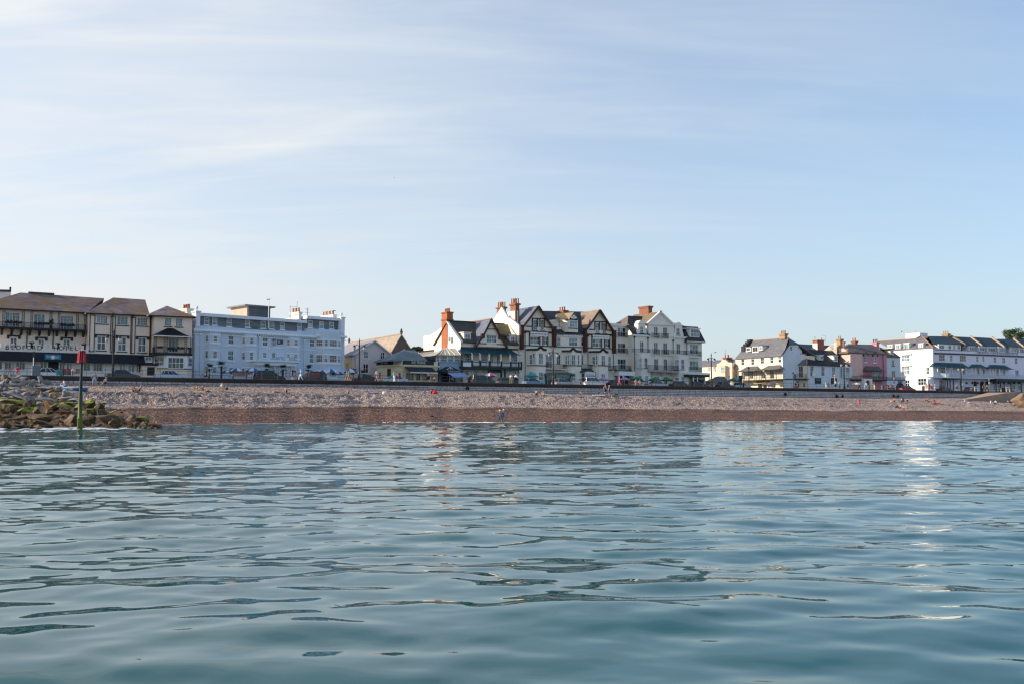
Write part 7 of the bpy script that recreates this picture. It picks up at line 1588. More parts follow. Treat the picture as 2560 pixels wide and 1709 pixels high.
# ------------------------------------------------------------------ people
SK = dict(pelvis=(0, 0, .95), spine=(0, 0, 1.14), chest=(0, 0, 1.36), neck=(0, 0, 1.50), head=(0, -.015, 1.60), crown=(0, -.01, 1.70),
          shL=(-.19, 0, 1.42), shR=(.19, 0, 1.42), elL=(-.25, .02, 1.14), elR=(.25, .02, 1.14), wrL=(-.25, -.06, .90), wrR=(.25, -.06, .90), haL=(-.245, -.09, .82), haR=(.245, -.09, .82),
          hiL=(-.10, 0, .90), hiR=(.10, 0, .90), knL=(-.11, -.02, .49), knR=(.11, -.02, .49), anL=(-.11, .02, .08), anR=(.11, .02, .08), toL=(-.13, -.15, .04), toR=(.13, -.15, .04))
RAD = dict(pelvis=.135, spine=.115, chest=.14, neck=.058, head=.088, crown=.07, sh=.065, el=.047, wr=.032, ha=.03, hi=.10, kn=.062, an=.042, to=.035)
BONES = [('pelvis', 'spine', 'hips'), ('spine', 'chest', 'torso'), ('chest', 'neck', 'torso'), ('neck', 'head', 'head'), ('head', 'crown', 'head')]
for S_ in 'LR': BONES += [('chest', 'sh' + S_, 'torso'), ('sh' + S_, 'el' + S_, 'upper'), ('el' + S_, 'wr' + S_, 'fore'), ('wr' + S_, 'ha' + S_, 'hand'), ('pelvis', 'hi' + S_, 'hips'), ('hi' + S_, 'kn' + S_, 'thigh'), ('kn' + S_, 'an' + S_, 'shin'), ('an' + S_, 'to' + S_, 'foot')]
def pose(**kw):
 d = dict(SK); d.update(kw); return d
def shift(d, dx, dy, dz, keys):
 for k in keys: d[k] = (d[k][0] + dx, d[k][1] + dy, d[k][2] + dz)
 return d
UP = ('spine', 'chest', 'neck', 'head', 'crown', 'shL', 'shR', 'elL', 'elR', 'wrL', 'wrR', 'haL', 'haR')
POSES = {
 'stand': pose(), 'hips': pose(elL=(-.38, .06, 1.18), wrL=(-.22, -.04, 1.03), haL=(-.16, -.06, .98)),
 'legs_apart': pose(knL=(-.17, -.02, .49), anL=(-.23, .02, .08), toL=(-.28, -.14, .04), knR=(.17, -.02, .49), anR=(.23, .02, .08), toR=(.28, -.14, .04), elL=(-.33, .04, 1.16), elR=(.33, .04, 1.16)),
 'walk': pose(knL=(-.10, -.20, .52), anL=(-.10, -.26, .10), toL=(-.10, -.43, .09), knR=(.10, .08, .48), anR=(.10, .32, .13), toR=(.10, .19, .04), elL=(-.24, .16, 1.15), wrL=(-.23, .22, .92), haL=(-.22, .22, .84), elR=(.24, -.08, 1.15), wrR=(.22, -.26, .98), haR=(.21, -.33, .93)),
 'stride': pose(knL=(-.10, .10, .48), anL=(-.10, .36, .15), toL=(-.10, .24, .05), knR=(.10, -.23, .54), anR=(.10, -.32, .12), toR=(.10, -.48, .11), elR=(.26, .1, 1.15), wrR=(.25, .14, .92), haR=(.25, .13, .84), elL=(-.25, -.1, 1.15), wrL=(-.2, -.3, 1.05), haL=(-.17, -.36, 1.02)),
 'lean': pose(spine=(0, -.10, 1.12), chest=(0, -.26, 1.30), neck=(0, -.34, 1.41), head=(0, -.40, 1.49), crown=(0, -.42, 1.59), shL=(-.19, -.28, 1.34), shR=(.19, -.28, 1.34), elL=(-.26, -.42, 1.12), elR=(.26, -.42, 1.12), wrL=(-.12, -.60, 1.10), wrR=(.12, -.60, 1.10), haL=(-.05, -.64, 1.10), haR=(.05, -.64, 1.10)),
 'bench': pose(), 'ground': pose(), 'flat': pose(), 'hug': pose(), 'lie': pose(), 'carry': pose(elL=(-.22, -.22, 1.2), wrL=(-.05, -.36, 1.22), haL=(.03, -.38, 1.24), elR=(.22, -.22, 1.2), wrR=(.05, -.36, 1.16), haR=(-.03, -.38, 1.16)),
}
def sit(z, knees, ankles, toes, lean=0.1, arms=None):
 d = pose(); shift(d, 0, 0, z - .95, UP + ('pelvis', 'hiL', 'hiR'))
 for k, f in (('spine', .3), ('chest', .8), ('neck', 1.1), ('head', 1.25), ('crown', 1.3), ('shL', .95), ('shR', .95), ('elL', .6), ('elR', .6), ('wrL', .5), ('wrR', .5), ('haL', .5), ('haR', .5)): d[k] = (d[k][0], d[k][1] - lean * f, d[k][2])
 for s, sg in (('L', -1), ('R', 1)):
  d['kn' + s] = (sg * knees[0], knees[1], knees[2]); d['an' + s] = (sg * ankles[0], ankles[1], ankles[2]); d['to' + s] = (sg * toes[0], toes[1], toes[2])
  if arms: e, w = arms; d['el' + s] = (sg * e[0], e[1], e[2]); d['wr' + s] = (sg * w[0], w[1], w[2]); d['ha' + s] = (sg * w[0] * .8, w[1] - .07, w[2])
 return d
POSES['bench'] = sit(.50, (.13, -.44, .50), (.13, -.46, .09), (.14, -.62, .04), .12, ((.26, -.1, .72), (.12, -.36, .62)))
POSES['ground'] = sit(.13, (.14, -.38, .46), (.12, -.58, .08), (.13, -.74, .05), .10, ((.27, -.22, .40), (.10, -.46, .44)))
POSES['flat'] = sit(.13, (.12, -.42, .14), (.13, -.82, .09), (.15, -.88, .2), -.22, ((.27, .25, .40), (.26, .42, .10)))
POSES['chair'] = sit(.36, (.13, -.42, .42), (.12, -.66, .10), (.13, -.82, .06), -.10, ((.30, -.05, .58), (.22, -.3, .5)))
POSES['lie'] = dict(pelvis=(0, 0, .12), spine=(0, .2, .13), chest=(0, .42, .13), neck=(0, .56, .12), head=(0, .66, .13), crown=(0, .77, .13), shL=(-.19, .47, .1), shR=(.19, .47, .1), elL=(-.33, .25, .07), elR=(.33, .25, .07), wrL=(-.3, .02, .06), wrR=(.3, .02, .06), haL=(-.28, -.06, .05), haR=(.28, -.06, .05), hiL=(-.1, -.05, .11), hiR=(.1, -.05, .11), knL=(-.12, -.44, .30), knR=(.12, -.46, .12), anL=(-.12, -.72, .07), anR=(.12, -.87, .07), toL=(-.14, -.86, .05), toR=(.14, -.93, .18))
POSES['hug'] = pose(chest=(0, -.06, 1.36), neck=(.02, -.1, 1.49), head=(.03, -.14, 1.58), crown=(.03, -.15, 1.68), elL=(-.25, -.2, 1.22), wrL=(-.1, -.42, 1.25), haL=(-.02, -.47, 1.27), elR=(.25, -.2, 1.3), wrR=(.1, -.44, 1.38), haR=(.02, -.48, 1.4), knL=(-.1, -.12, .5), anL=(-.1, -.02, .09), toL=(-.1, -.18, .04), knR=(.1, .1, .49), anR=(.1, .24, .1), toR=(.1, .1, .04))
_pm = {}
def pose_meshes(name):
 if name in _pm: return _pm[name]
 J = POSES[name]; keys = list(J); me = bpy.data.meshes.new('body_frame'); me.from_pydata([J[k] for k in keys], [(keys.index(a), keys.index(b)) for a, b, _ in BONES], [])
 o = bpy.data.objects.new('body_frame', me); COL.objects.link(o); md = o.modifiers.new('s', 'SKIN'); md.branch_smoothing = .6; md.use_smooth_shade = True
 for i, k in enumerate(keys):
  r = RAD.get(k, RAD.get(k[:2])); sv = me.skin_vertices[0].data[i]; sv.radius = (r, r * (.78 if k in ('pelvis', 'spine', 'chest') else 1)); sv.use_root = (k == 'pelvis')
 o.modifiers.new('u', 'SUBSURF').levels = 1
 bd = bpy.data.meshes.new_from_object(o.evaluated_get(bpy.context.evaluated_depsgraph_get())); bpy.data.objects.remove(o); bpy.data.meshes.remove(me)
 vs = [v.co.copy() for v in bd.vertices]; ns = [v.normal.copy() for v in bd.vertices]; fs = [tuple(p.vertices) for p in bd.polygons]
 lab = []
 for p in bd.polygons:
  c = p.center; best = None
  for a, b, l in BONES:
   A, B = Vector(J[a]), Vector(J[b]); d = B - A; t = max(0, min(1, (c - A).dot(d) / d.length_squared)); e = (A + d * t - c).length - .25 * RAD.get(a, RAD.get(a[:2]))
   if best is None or e < best[0]: best = (e, l, t)
  lab.append((best[1], best[2]))
 mb = MB().add(vs, fs)
 # fingers, nose, ears
 for s, sg in (('L', -1), ('R', 1)):
  h = Vector(J['ha' + s]); w = Vector(J['wr' + s]); d = (h - w).normalized(); sd = d.cross(Vector((0, 1, .3))).normalized() * sg; dn = d.cross(sd)
  for q, (off, ln, sp) in enumerate(((-.022, .070, -.1), (-.008, .080, 0), (.007, .075, .05), (.021, .058, .12))):
   a = h + sd * off; m_ = a + (d + sd * sp) * ln * .55; mb.tube([a, m_, m_ + (d * .8 + dn * .5) * ln * .5], [.009, .008, .005], 5)
  a = w.lerp(h, .45) - sd * .024; mb.tube([a, a + (d * .6 - sd * .8) * .035, a + (d * .95 - sd * .5) * .07], [.011, .010, .006], 5)
 hd, cn = Vector(J['head']), Vector(J['crown']); upv = (cn - hd).normalized(); fw = Vector((0, -1, 0)) if name != 'lie' else Vector((0, 0, 1)); rt = fw.cross(upv).normalized(); fc = hd + fw * .083 + upv * .01
 mb.add([fc - rt * .016, fc + rt * .016, fc + upv * .045, fc + fw * .026 - upv * .002], [(0, 1, 3), (1, 2, 3), (2, 0, 3)])
 for sg in (-1, 1): e = hd + rt * sg * .086 + upv * .015; mb.add([e - fw * .02, e + fw * .015, e + upv * .04, e + rt * sg * .02 + upv * .02], [(0, 1, 3), (1, 2, 3), (2, 0, 3)])
 def mesh(m, nm):
  x = bpy.data.meshes.new(nm); x.from_pydata(m.v, [], m.f); x.polygons.foreach_set('use_smooth', [True] * len(x.polygons)); x.materials.append(None); return x
 out = {'person': mesh(mb, 'person')}
 def shell(nm, test, off):
  keep = [f for f, (l, t), p in zip(fs, lab, bd.polygons) if test(l, t, p)]
  used = sorted({i for f in keep for i in f}); ix = {i: n for n, i in enumerate(used)}; m = MB().add([vs[i] + ns[i] * off for i in used], [tuple(ix[i] for i in f) for f in keep])
  out[nm] = mesh(m, nm)
 shell('top', lambda l, t, p: l == 'torso' or (l == 'hips' and t > .45) or (l == 'upper' and t < .6), .016)
 shell('vest', lambda l, t, p: l == 'torso' or (l == 'hips' and t > .45), .014)
 shell('shorts', lambda l, t, p: l == 'hips' or (l == 'thigh' and t < .72), .020)
 shell('trousers', lambda l, t, p: l == 'hips' or l == 'thigh' or (l == 'shin' and t < .9), .018)
 shell('dress', lambda l, t, p: l in ('torso', 'hips') or (l == 'thigh' and t < .8), .026)
 shell('trunks', lambda l, t, p: l == 'hips' or (l == 'thigh' and t < .25), .014)
 shell('shoes', lambda l, t, p: l == 'foot', .012)
 shell('hair', lambda l, t, p: l == 'head' and ((p.center - hd).dot(upv) > .055 or ((p.center - hd).dot(fw) < -.01 and (p.center - hd).dot(upv) > -.06)), .016)
 bpy.data.meshes.remove(bd); _pm[name] = out; return out
def plain(name, c, r=.75): return mat(name, c, r, .06, 6)
CLOTH = {'white': plain('white cloth', (.78, .77, .75)), 'navy': plain('navy cloth', (.02, .025, .06)), 'black': plain('black cloth', (.015, .015, .018)), 'blue': plain('blue cloth', (.03, .16, .42)), 'sky': plain('sky cloth', (.22, .50, .68)), 'teal': plain('teal cloth', (.03, .36, .38)), 'green': plain('green cloth', (.05, .22, .10)), 'red': plain('red cloth', (.55, .03, .05)), 'pink': plain('pink cloth', (.68, .05, .20)), 'yellow': plain('yellow cloth', (.72, .55, .22)), 'grey': plain('grey cloth', (.2, .2, .22)), 'lilac': plain('lilac cloth', (.42, .36, .56)), 'khaki': plain('khaki cloth', (.30, .28, .12)), 'maroon': plain('maroon cloth', (.20, .03, .06)), 'orange': plain('orange cloth', (.65, .22, .05)), 'denim': plain('denim cloth', (.05, .10, .2)), 'cream': plain('cream cloth', (.70, .60, .45))}
SKIN = [plain('fair skin', (.55, .36, .28), .6), plain('tan skin', (.40, .24, .16), .6), plain('sunburnt skin', (.54, .31, .23), .6)]
HAIR = {'dark': plain('dark hair', (.02, .014, .01)), 'brown': plain('brown hair', (.08, .045, .025)), 'fair': plain('fair hair', (.42, .28, .13)), 'grey': plain('grey hair', (.45, .43, .41)), 'white': plain('white cap', (.75, .74, .72))}
def person(p, ps, rz, label, wear, skin=0, hair='brown', scale=1.0, group=None, tilt=0.0):
 M_ = pose_meshes(ps); o = bpy.data.objects.new('person', M_['person']); COL.objects.link(o); o.location = p; o.rotation_euler = (tilt, 0, R(rz)); o.scale = (scale,) * 3
 o.material_slots[0].link = 'OBJECT'; o.material_slots[0].material = SKIN[skin]; tag(o, label, 'person', group)
 for g, c in list(wear.items()) + [('hair', None)]:
  k = bpy.data.objects.new({'top': 'shirt'}.get(g, g), M_[g]); COL.objects.link(k); k.parent = o; k.material_slots[0].link = 'OBJECT'; k.material_slots[0].material = HAIR[hair] if g == 'hair' else CLOTH[c]
 return o
def prom(px, D=1.6): return street(px, D, ZP)
PROM = [
 (42, 1.6, 'bench', 20, 'person in pink top sitting hunched by the bicycles', dict(top='pink', shorts='orange'), 0, 'brown'),
 (182, 1.3, 'bench', 10, 'person in white shirt and green shorts on the red bench', dict(top='white', shorts='green'), 0, 'fair'),
 (516, 2.2, 'bench', -80, 'person in black sitting on the bicycle by the palms', dict(top='black', trousers='black'), 0, 'dark'),
 (731, 1.5, 'walk', 75, 'person in black top walking with a bag before the porch', dict(top='black', shorts='navy', shoes='black'), 0, 'dark'),
 (736, 2.3, 'stride', 70, 'person in navy shirt half hidden behind the walker in black', dict(top='navy', shorts='grey'), 2, 'brown'),
 (751, 1.4, 'walk', -60, 'person with white hair in blue and white walking from the porch', dict(top='sky', trousers='white'), 0, 'white'),
 (867, 1.8, 'stride', -75, 'person in grey shorts walking under the blue parasol', dict(top='grey', shorts='grey'), 0, 'brown'),
 (872, 1.3, 'walk', -80, 'person in teal shirt walking left of the tall lamp', dict(top='teal', shorts='grey'), 0, 'brown'),
 (941, 1.5, 'walk', 70, 'tall person in white shirt and patterned shorts before the pink gable', dict(top='white', shorts='lilac'), 2, 'brown', 1.08),
 (949, 1.5, 'walk', 75, 'person in maroon dress walking beside the tall one in white', dict(dress='maroon'), 0, 'brown', .95),
 (985, 1.6, 'stand', 150, 'person in teal top and white trousers by the pale blue car', dict(top='teal', trousers='white'), 0, 'fair'),
 (998, 1.5, 'stand', 20, 'person in dark red patterned dress by the pale blue car', dict(dress='maroon'), 0, 'dark', .97),
 (1072, 1.7, 'carry', 30, 'person in grey top leaning over a pushchair before the pub awning', dict(top='grey', shorts='black'), 2, 'brown'),
 (1080, 1.5, 'bench', 15, 'person in blue shirt sitting before the pub awning', dict(top='denim', shorts='grey'), 0, 'dark'),
 (1086, 2.4, 'bench', -40, 'person in orange top seated at the edge of the pub terrace', dict(top='orange', trousers='denim'), 0, 'brown', .9),
 (1277, .75, 'lean', 170, 'person in white shirt and khaki trousers leaning on the railing', dict(top='white', trousers='khaki'), 0, 'brown'),
 (1287, 1.0, 'lean', 150, 'person in white shirt and black trousers leaning on the railing', dict(top='white', trousers='black'), 0, 'grey'),
 (1292, .9, 'stand', 160, 'person in lilac top standing with the two railing leaners', dict(top='lilac', trousers='navy'), 0, 'brown', .95),
 (1549, 1.5, 'walk', -70, 'person in bright pink top pushing a dark pushchair', dict(top='pink', shorts='pink'), 0, 'dark'),
 (1590, 1.3, 'bench', 5, 'person in white top and pink shorts on the dark bench', dict(top='white', shorts='pink'), 0, 'brown'),
 (1600, 1.3, 'bench', 0, 'person in lilac shirt on the end of the dark bench', dict(top='lilac', shorts='white'), 0, 'dark'),
 (1859, 2.4, 'stand', 30, 'person in yellow top by the street lantern', dict(top='yellow', trousers='navy'), 0, 'brown'),
 (1924, 2.0, 'bench', 170, 'person in white sitting outside the cream corner building', dict(top='white', trousers='grey'), 0, 'brown'),
 (1931, 2.2, 'bench', 175, 'person in lilac sitting outside the cream corner building', dict(top='lilac', trousers='grey'), 0, 'fair'),
 (1938, 2.0, 'bench', 190, 'person in grey sitting outside the cream corner building', dict(top='grey', trousers='navy'), 0, 'brown'),
 (1990, 2.0, 'bench', 180, 'person in black sitting at the corner of the low pub', dict(top='black', trousers='black'), 0, 'dark'),
 (1997, 2.0, 'bench', 200, 'person in maroon sitting at the corner of the low pub', dict(top='maroon', trousers='black'), 0, 'brown'),
 (2066, 1.6, 'walk', 70, 'person in lilac top walking before the first dark board', dict(top='lilac', shorts='white'), 0, 'brown'),
 (2071.5, 1.4, 'walk', 65, 'person in khaki top walking before the first dark board', dict(top='khaki', trousers='khaki'), 0, 'brown'),
 (2090, 1.5, 'stand', 180, 'person in white shirt and black shorts under the second board', dict(top='white', shorts='black'), 0, 'grey', 1.05),
 (2100, 1.5, 'hips', 190, 'broad person in yellow shirt and grey shorts by the street lamp', dict(top='yellow', shorts='grey'), 0, 'brown'),
 (2120.5, 1.5, 'stand', 200, 'person in lilac shirt and navy shorts right of the street lamp', dict(top='lilac', shorts='navy'), 0, 'brown'),
 (2149.5, 1.5, 'walk', -80, 'person in dark green walking before the pink house', dict(top='green', trousers='black'), 0, 'brown'),
 (2163, 1.4, 'lean', 70, 'person in white bending over before the arched porch', dict(top='white', trousers='sky'), 0, 'brown'),
 (2170, 1.2, 'bench', -30, 'person in white top sitting before the arched porch', dict(top='white', shorts='cream'), 0, 'grey'),
 (2187, 1.4, 'carry', -70, 'person in black top and yellow trousers carrying a child', dict(top='black', trousers='yellow'), 0, 'brown', 1.04),
 (2221, 1.2, 'bench', 0, 'person in maroon sitting on the bench by the blue sign', dict(top='maroon', trousers='black'), 0, 'fair'),
 (2226, 1.4, 'bench', 10, 'person in white sitting in the middle of the bench by the blue sign', dict(top='white', trousers='black'), 0, 'brown'),
 (2233, 1.2, 'bench', 10, 'person in grey at the end of the bench by the blue sign', dict(top='grey', trousers='black'), 0, 'grey'),
 (2317, 1.2, 'stand', 160, 'bare chested person at the left of the group by the white wall', dict(shorts='cream'), 2, 'brown'),
 (2324, 1.5, 'stand', 30, 'person in red top in the group by the white wall', dict(top='red', shorts='red'), 2, 'dark'),
 (2331, 1.3, 'hips', 190, 'person in white shirt in the group by the white wall', dict(top='white', shorts='green'), 2, 'brown'),
 (2339, 1.2, 'stand', 200, 'person in white dress at the right of the group by the white wall', dict(dress='white'), 0, 'brown'),
 (2393, 1.2, 'hips', 10, 'bare chested person in black shorts beside the information board', dict(shorts='black'), 2, 'brown'),
 (2460, 1.4, 'stand', 20, 'person in black vest and grey skirt before the hotel arches', dict(dress='black'), 0, 'brown'),
 (2469, 1.4, 'stand', -30, 'person in grey top beside the yellow sign post', dict(top='grey', shorts='black'), 0, 'fair'),
]
for q_ in PROM: person(prom(q_[0], q_[1]), q_[2], q_[3], q_[4], q_[5], q_[6], q_[7], q_[8] if len(q_) > 8 else 1.0)
BEACH = [
 (235, 963.5, 'legs_apart', 15, 'bare chested person in sky blue shorts standing by the sea wall', dict(shorts='sky', shoes='black'), 2, 'brown', 1.06),
 (262, 962, 'chair', -25, 'person with white cap in a folding chair near the sea wall', dict(top='grey', shorts='black'), 0, 'white'),
 (138, 973, 'ground', 50, 'person in pale green shirt sitting at the top of the boulders', dict(top='teal', shorts='navy'), 0, 'dark'),
 (150, 976, 'ground', -40, 'fair child in black shorts sitting at the top of the boulders', dict(trunks='black'), 0, 'fair', .8),
 (161, 967, 'ground', -60, 'person in white leaning towards the blue dinghy', dict(top='white', shorts='white'), 0, 'dark'),
 (332, 979, 'ground', 100, 'person with red towel sitting on the left of a pair above the bank', dict(trunks='black', vest='red'), 2, 'dark'),
 (347, 979, 'flat', -60, 'person in grey top reclining on the right of a pair above the bank', dict(top='grey', shorts='black'), 0, 'fair'),
 (493, 977.5, 'ground', -50, 'bare chested sunbather on a yellow towel facing right', dict(shorts='cream'), 1, 'dark'),
 (507.5, 977, 'ground', -60, 'tanned sunbather sitting right of the yellow towel', dict(trunks='maroon'), 1, 'dark', .95),
 (553, 977.5, 'chair', -35, 'person with white cap in the first of two beach chairs', dict(top='cream', shorts='white'), 0, 'white'),
 (567, 978, 'chair', -30, 'person in grey top in the second of two beach chairs', dict(top='grey', shorts='black'), 0, 'fair'),
 (691, 980, 'lie', 85, 'sunbather lying flat on the shingle with knees raised', dict(trunks='navy'), 2, 'brown'),
 (715, 980, 'ground', 20, 'person in pale top sitting at the head of the lying sunbather', dict(top='cream', shorts='black'), 0, 'dark', .95),
 (871, 982, 'ground', 10, 'lone person in pale vest sitting on the shingle by the lamp', dict(vest='cream', shorts='grey'), 2, 'brown', .9),
 (1063, 984, 'ground', -80, 'person in bright blue shirt sitting facing right on the shingle', dict(top='blue', shorts='sky'), 0, 'dark'),
 (1079, 983, 'ground', 40, 'person in maroon top sitting behind the red bag', dict(top='maroon', trousers='navy'), 0, 'fair'),
 (1341, 987, 'ground', 160, 'fair bare backed sunbather with dark hair under the terrace', dict(trunks='black'), 0, 'dark'),
 (1359.5, 987.5, 'ground', -150, 'fair sunbather with brown hair right of the dark haired one', dict(trunks='cream'), 0, 'brown'),
 (1452, 987, 'ground', 20, 'lone tanned sunbather with folded arms in front of the stone wall', dict(trunks='navy'), 1, 'fair'),
 (1495, 988.5, 'flat', -70, 'person in black top reclining beside two standing people', dict(top='black', trousers='denim'), 0, 'dark'),
 (1514, 989, 'hips', 20, 'bare chested person in navy shorts standing before the stone wall', dict(shorts='navy', shoes='white'), 2, 'brown', 1.05),
 (1523.5, 990, 'stand', 60, 'person in grey shirt with white cap standing before the stone wall', dict(top='grey', shorts='navy'), 0, 'white', 1.1),
 (1536, 990.5, 'lie', 80, 'person lying flat right of the two standing people', dict(trunks='black'), 1, 'dark', .9),
 (1251, 1053.5, 'hug', -70, 'person with dark hair in yellow top hugging at the waterline', dict(top='yellow', trousers='denim'), 2, 'dark'),
 (1258, 1054, 'hug', 80, 'person in white shirt and blue shorts hugging at the waterline', dict(vest='white', shorts='blue'), 1, 'dark', 1.06),
 (1912, 1000, 'lie', 90, 'brown sunbather lying alone on the shingle', dict(trunks='maroon'), 1, 'brown', .85),
 (2091, 993, 'ground', 20, 'person in black sitting against the sea wall in shadow', dict(top='black', trousers='black'), 0, 'dark'),
 (2107, 993, 'ground', -20, 'person in maroon sitting against the sea wall in shadow', dict(top='maroon', trousers='black'), 1, 'dark', .9),
 (2149, 1007, 'ground', 200, 'person in magenta dress sitting on the shingle', dict(dress='pink'), 0, 'fair'),
 (2228, 1004, 'ground', 30, 'fair sunbather at the left of the large beach group', dict(trunks='white'), 2, 'brown'),
 (2236, 1004, 'ground', -30, 'sunbather in blue trunks in the large beach group', dict(trunks='blue'), 2, 'brown'),
 (2234, 993, 'ground', 10, 'person in black against the wall behind the large beach group', dict(top='black', trousers='black'), 0, 'dark'),
 (2246, 993.5, 'ground', -30, 'person in grey against the wall behind the large beach group', dict(top='grey', trousers='black'), 0, 'dark'),
 (2253, 1004.5, 'ground', 60, 'person in lilac top in the middle of the large beach group', dict(top='lilac', trousers='navy'), 0, 'dark'),
 (2258, 1004, 'bench', -30, 'person in navy in a low chair in the large beach group', dict(top='navy', trousers='black'), 0, 'brown', .8),
 (2267, 1006.5, 'flat', -60, 'person in black top and white cap at the right of the large beach group', dict(top='black', shorts='grey'), 0, 'white'),
 (2250, 1022, 'flat', -50, 'sunbather leaning back in front of the large beach group', dict(trunks='black'), 2, 'brown'),
 (2259, 1023, 'ground', -60, 'fair haired sunbather sitting closest to the water on the right', dict(trunks='navy'), 2, 'fair', 1.1),
 (2315, 1003, 'ground', 40, 'sunbather with brown top left of a pair below the white wall', dict(vest='maroon', trunks='black'), 2, 'brown'),
 (2321, 1003, 'ground', -30, 'sunbather with dark towel right of a pair below the white wall', dict(trunks='black'), 1, 'dark'),
 (2337.5, 1009, 'ground', -60, 'person in black top and orange shorts sitting on a red towel', dict(top='black', shorts='orange'), 2, 'dark'),
 (2410.5, 1006, 'ground', 60, 'person in lilac dress sitting below the slipway tip', dict(dress='lilac'), 2, 'dark', 1.1),
 (2422.5, 1013, 'ground', -40, 'person in lilac top sitting nearest the sea below the slipway', dict(top='lilac', shorts='white'), 2, 'brown'),
 (2475.5, 1008, 'ground', 50, 'person in white top sitting below the slipway wall', dict(top='white', shorts='lilac'), 0, 'brown'),
 (2489.5, 1009, 'ground', -50, 'person in white and grey sitting nearest the end boulders', dict(top='white', trousers='grey'), 0, 'fair'),
]
for q_ in BEACH: person(on_beach(q_[0], q_[1]), q_[2], q_[3], q_[4], q_[5], q_[6], q_[7], q_[8] if len(q_) > 8 else 1.0)
# ------------------------------------------------------------------ street furniture, cars, plants, birds
def clone(o, loc, rz=None, par=None, label=None):
 c = o.copy(); COL.objects.link(c); c.parent = par
 if par is None:
  c.location = loc
  if rz is not None: c.rotation_euler = (0, 0, rz)
  if label: c['label'] = label
 for ch in list(o.children): clone(ch, None, None, c)
 return c
O0 = Plane(Vector((0, 0, 0)), 0)
def street_lamps():
 H = empty('street_lamp', 'tall black double lantern street lamp in front of the cream hotel', 'street lamp', Vector((0, 0, 0)), 'double lantern lamps along the promenade')
 m = mat('lamp black', (.022, .022, .025), .4, .15, 2); gl = glass('lantern glass', (.45, .47, .48), .2)
 MB().lathe((0, 0, 0), [(.24, 0), (.24, .5), (.17, .6), (.15, 1.3), (.12, 1.4), (.105, 4.6), (.10, 5.3), (.14, 5.35), (.14, 5.45), (.09, 5.5), (.08, 6.0), (.12, 6.05), (.02, 6.55)], 10).obj('post', m, H)
 MB().tube([(-.85, 0, 5.42), (-.4, 0, 5.55), (0, 0, 5.4), (.4, 0, 5.55), (.85, 0, 5.42)], .045, 6).obj('cross_arm', m, H)
 for s in (-1, 1):
  c = Vector((.82 * s, 0, 4.75)); o = MB().lathe(c, [(.02, -.12), (.10, 0), (.21, .12), (.24, .45), (.2, .5)], 8).obj('lantern', gl, H)
  MB().lathe(c, [(.27, .5), (.2, .62), (.05, .74), (.03, .8)], 8).tube([c + Vector((0, 0, -.16)), c + Vector((0, 0, -.1))], .05, 6).obj('lantern_cap', m, o)
 spots = [(279.8, 1.0, None), (897, 1.0, 'tall black double lantern street lamp before the pink gabled house'), (1383.4, 1.0, 'tall black double lantern street lamp before the half-timbered terrace'), (1779.6, 1.0, 'tall black double lantern street lamp before the low slate roofed house'), (2112, 1.0, 'tall black double lantern street lamp before the low pub'), (2404.5, 1.0, 'tall black double lantern street lamp before the white corner hotel')]
 for i, (x, D, lb) in enumerate(spots):
  p = street(x, D, ZP)
  if i == 0: H.location = p; H.rotation_euler = (0, 0, TH0)
  else: clone(H, p, TH0, None, lb)
 L = empty('lantern_post', 'small single lantern post before the verandah of the cream corner building', 'street lamp', Vector((0, 0, 0)), 'small single lantern posts')
 MB().lathe((0, 0, 0), [(.12, 0), (.1, .5), (.05, .6), (.04, 2.9), (.08, 2.95)], 8).obj('post', m, L); o = MB().lathe((0, 0, 2.95), [(.1, 0), (.2, .4)], 6).obj('lantern', gl, L); MB().lathe((0, 0, 3.35), [(.24, 0), (.06, .22), (.02, .4)], 6).obj('lantern_cap', m, o)
 for i, (x, D, sc, lb) in enumerate(((1873, 13.6, 1.35, None), (1984.5, 13, 1.1, 'thin lantern post before the sunlit side of the low pub'), (1824, 14, .8, 'short lantern post beside the tent roofed kiosk'))):
  p = street(x, D, ZP); c = L if i == 0 else clone(L, p, None, None, lb); c.location = p; c.scale = (sc,) * 3
street_lamps()

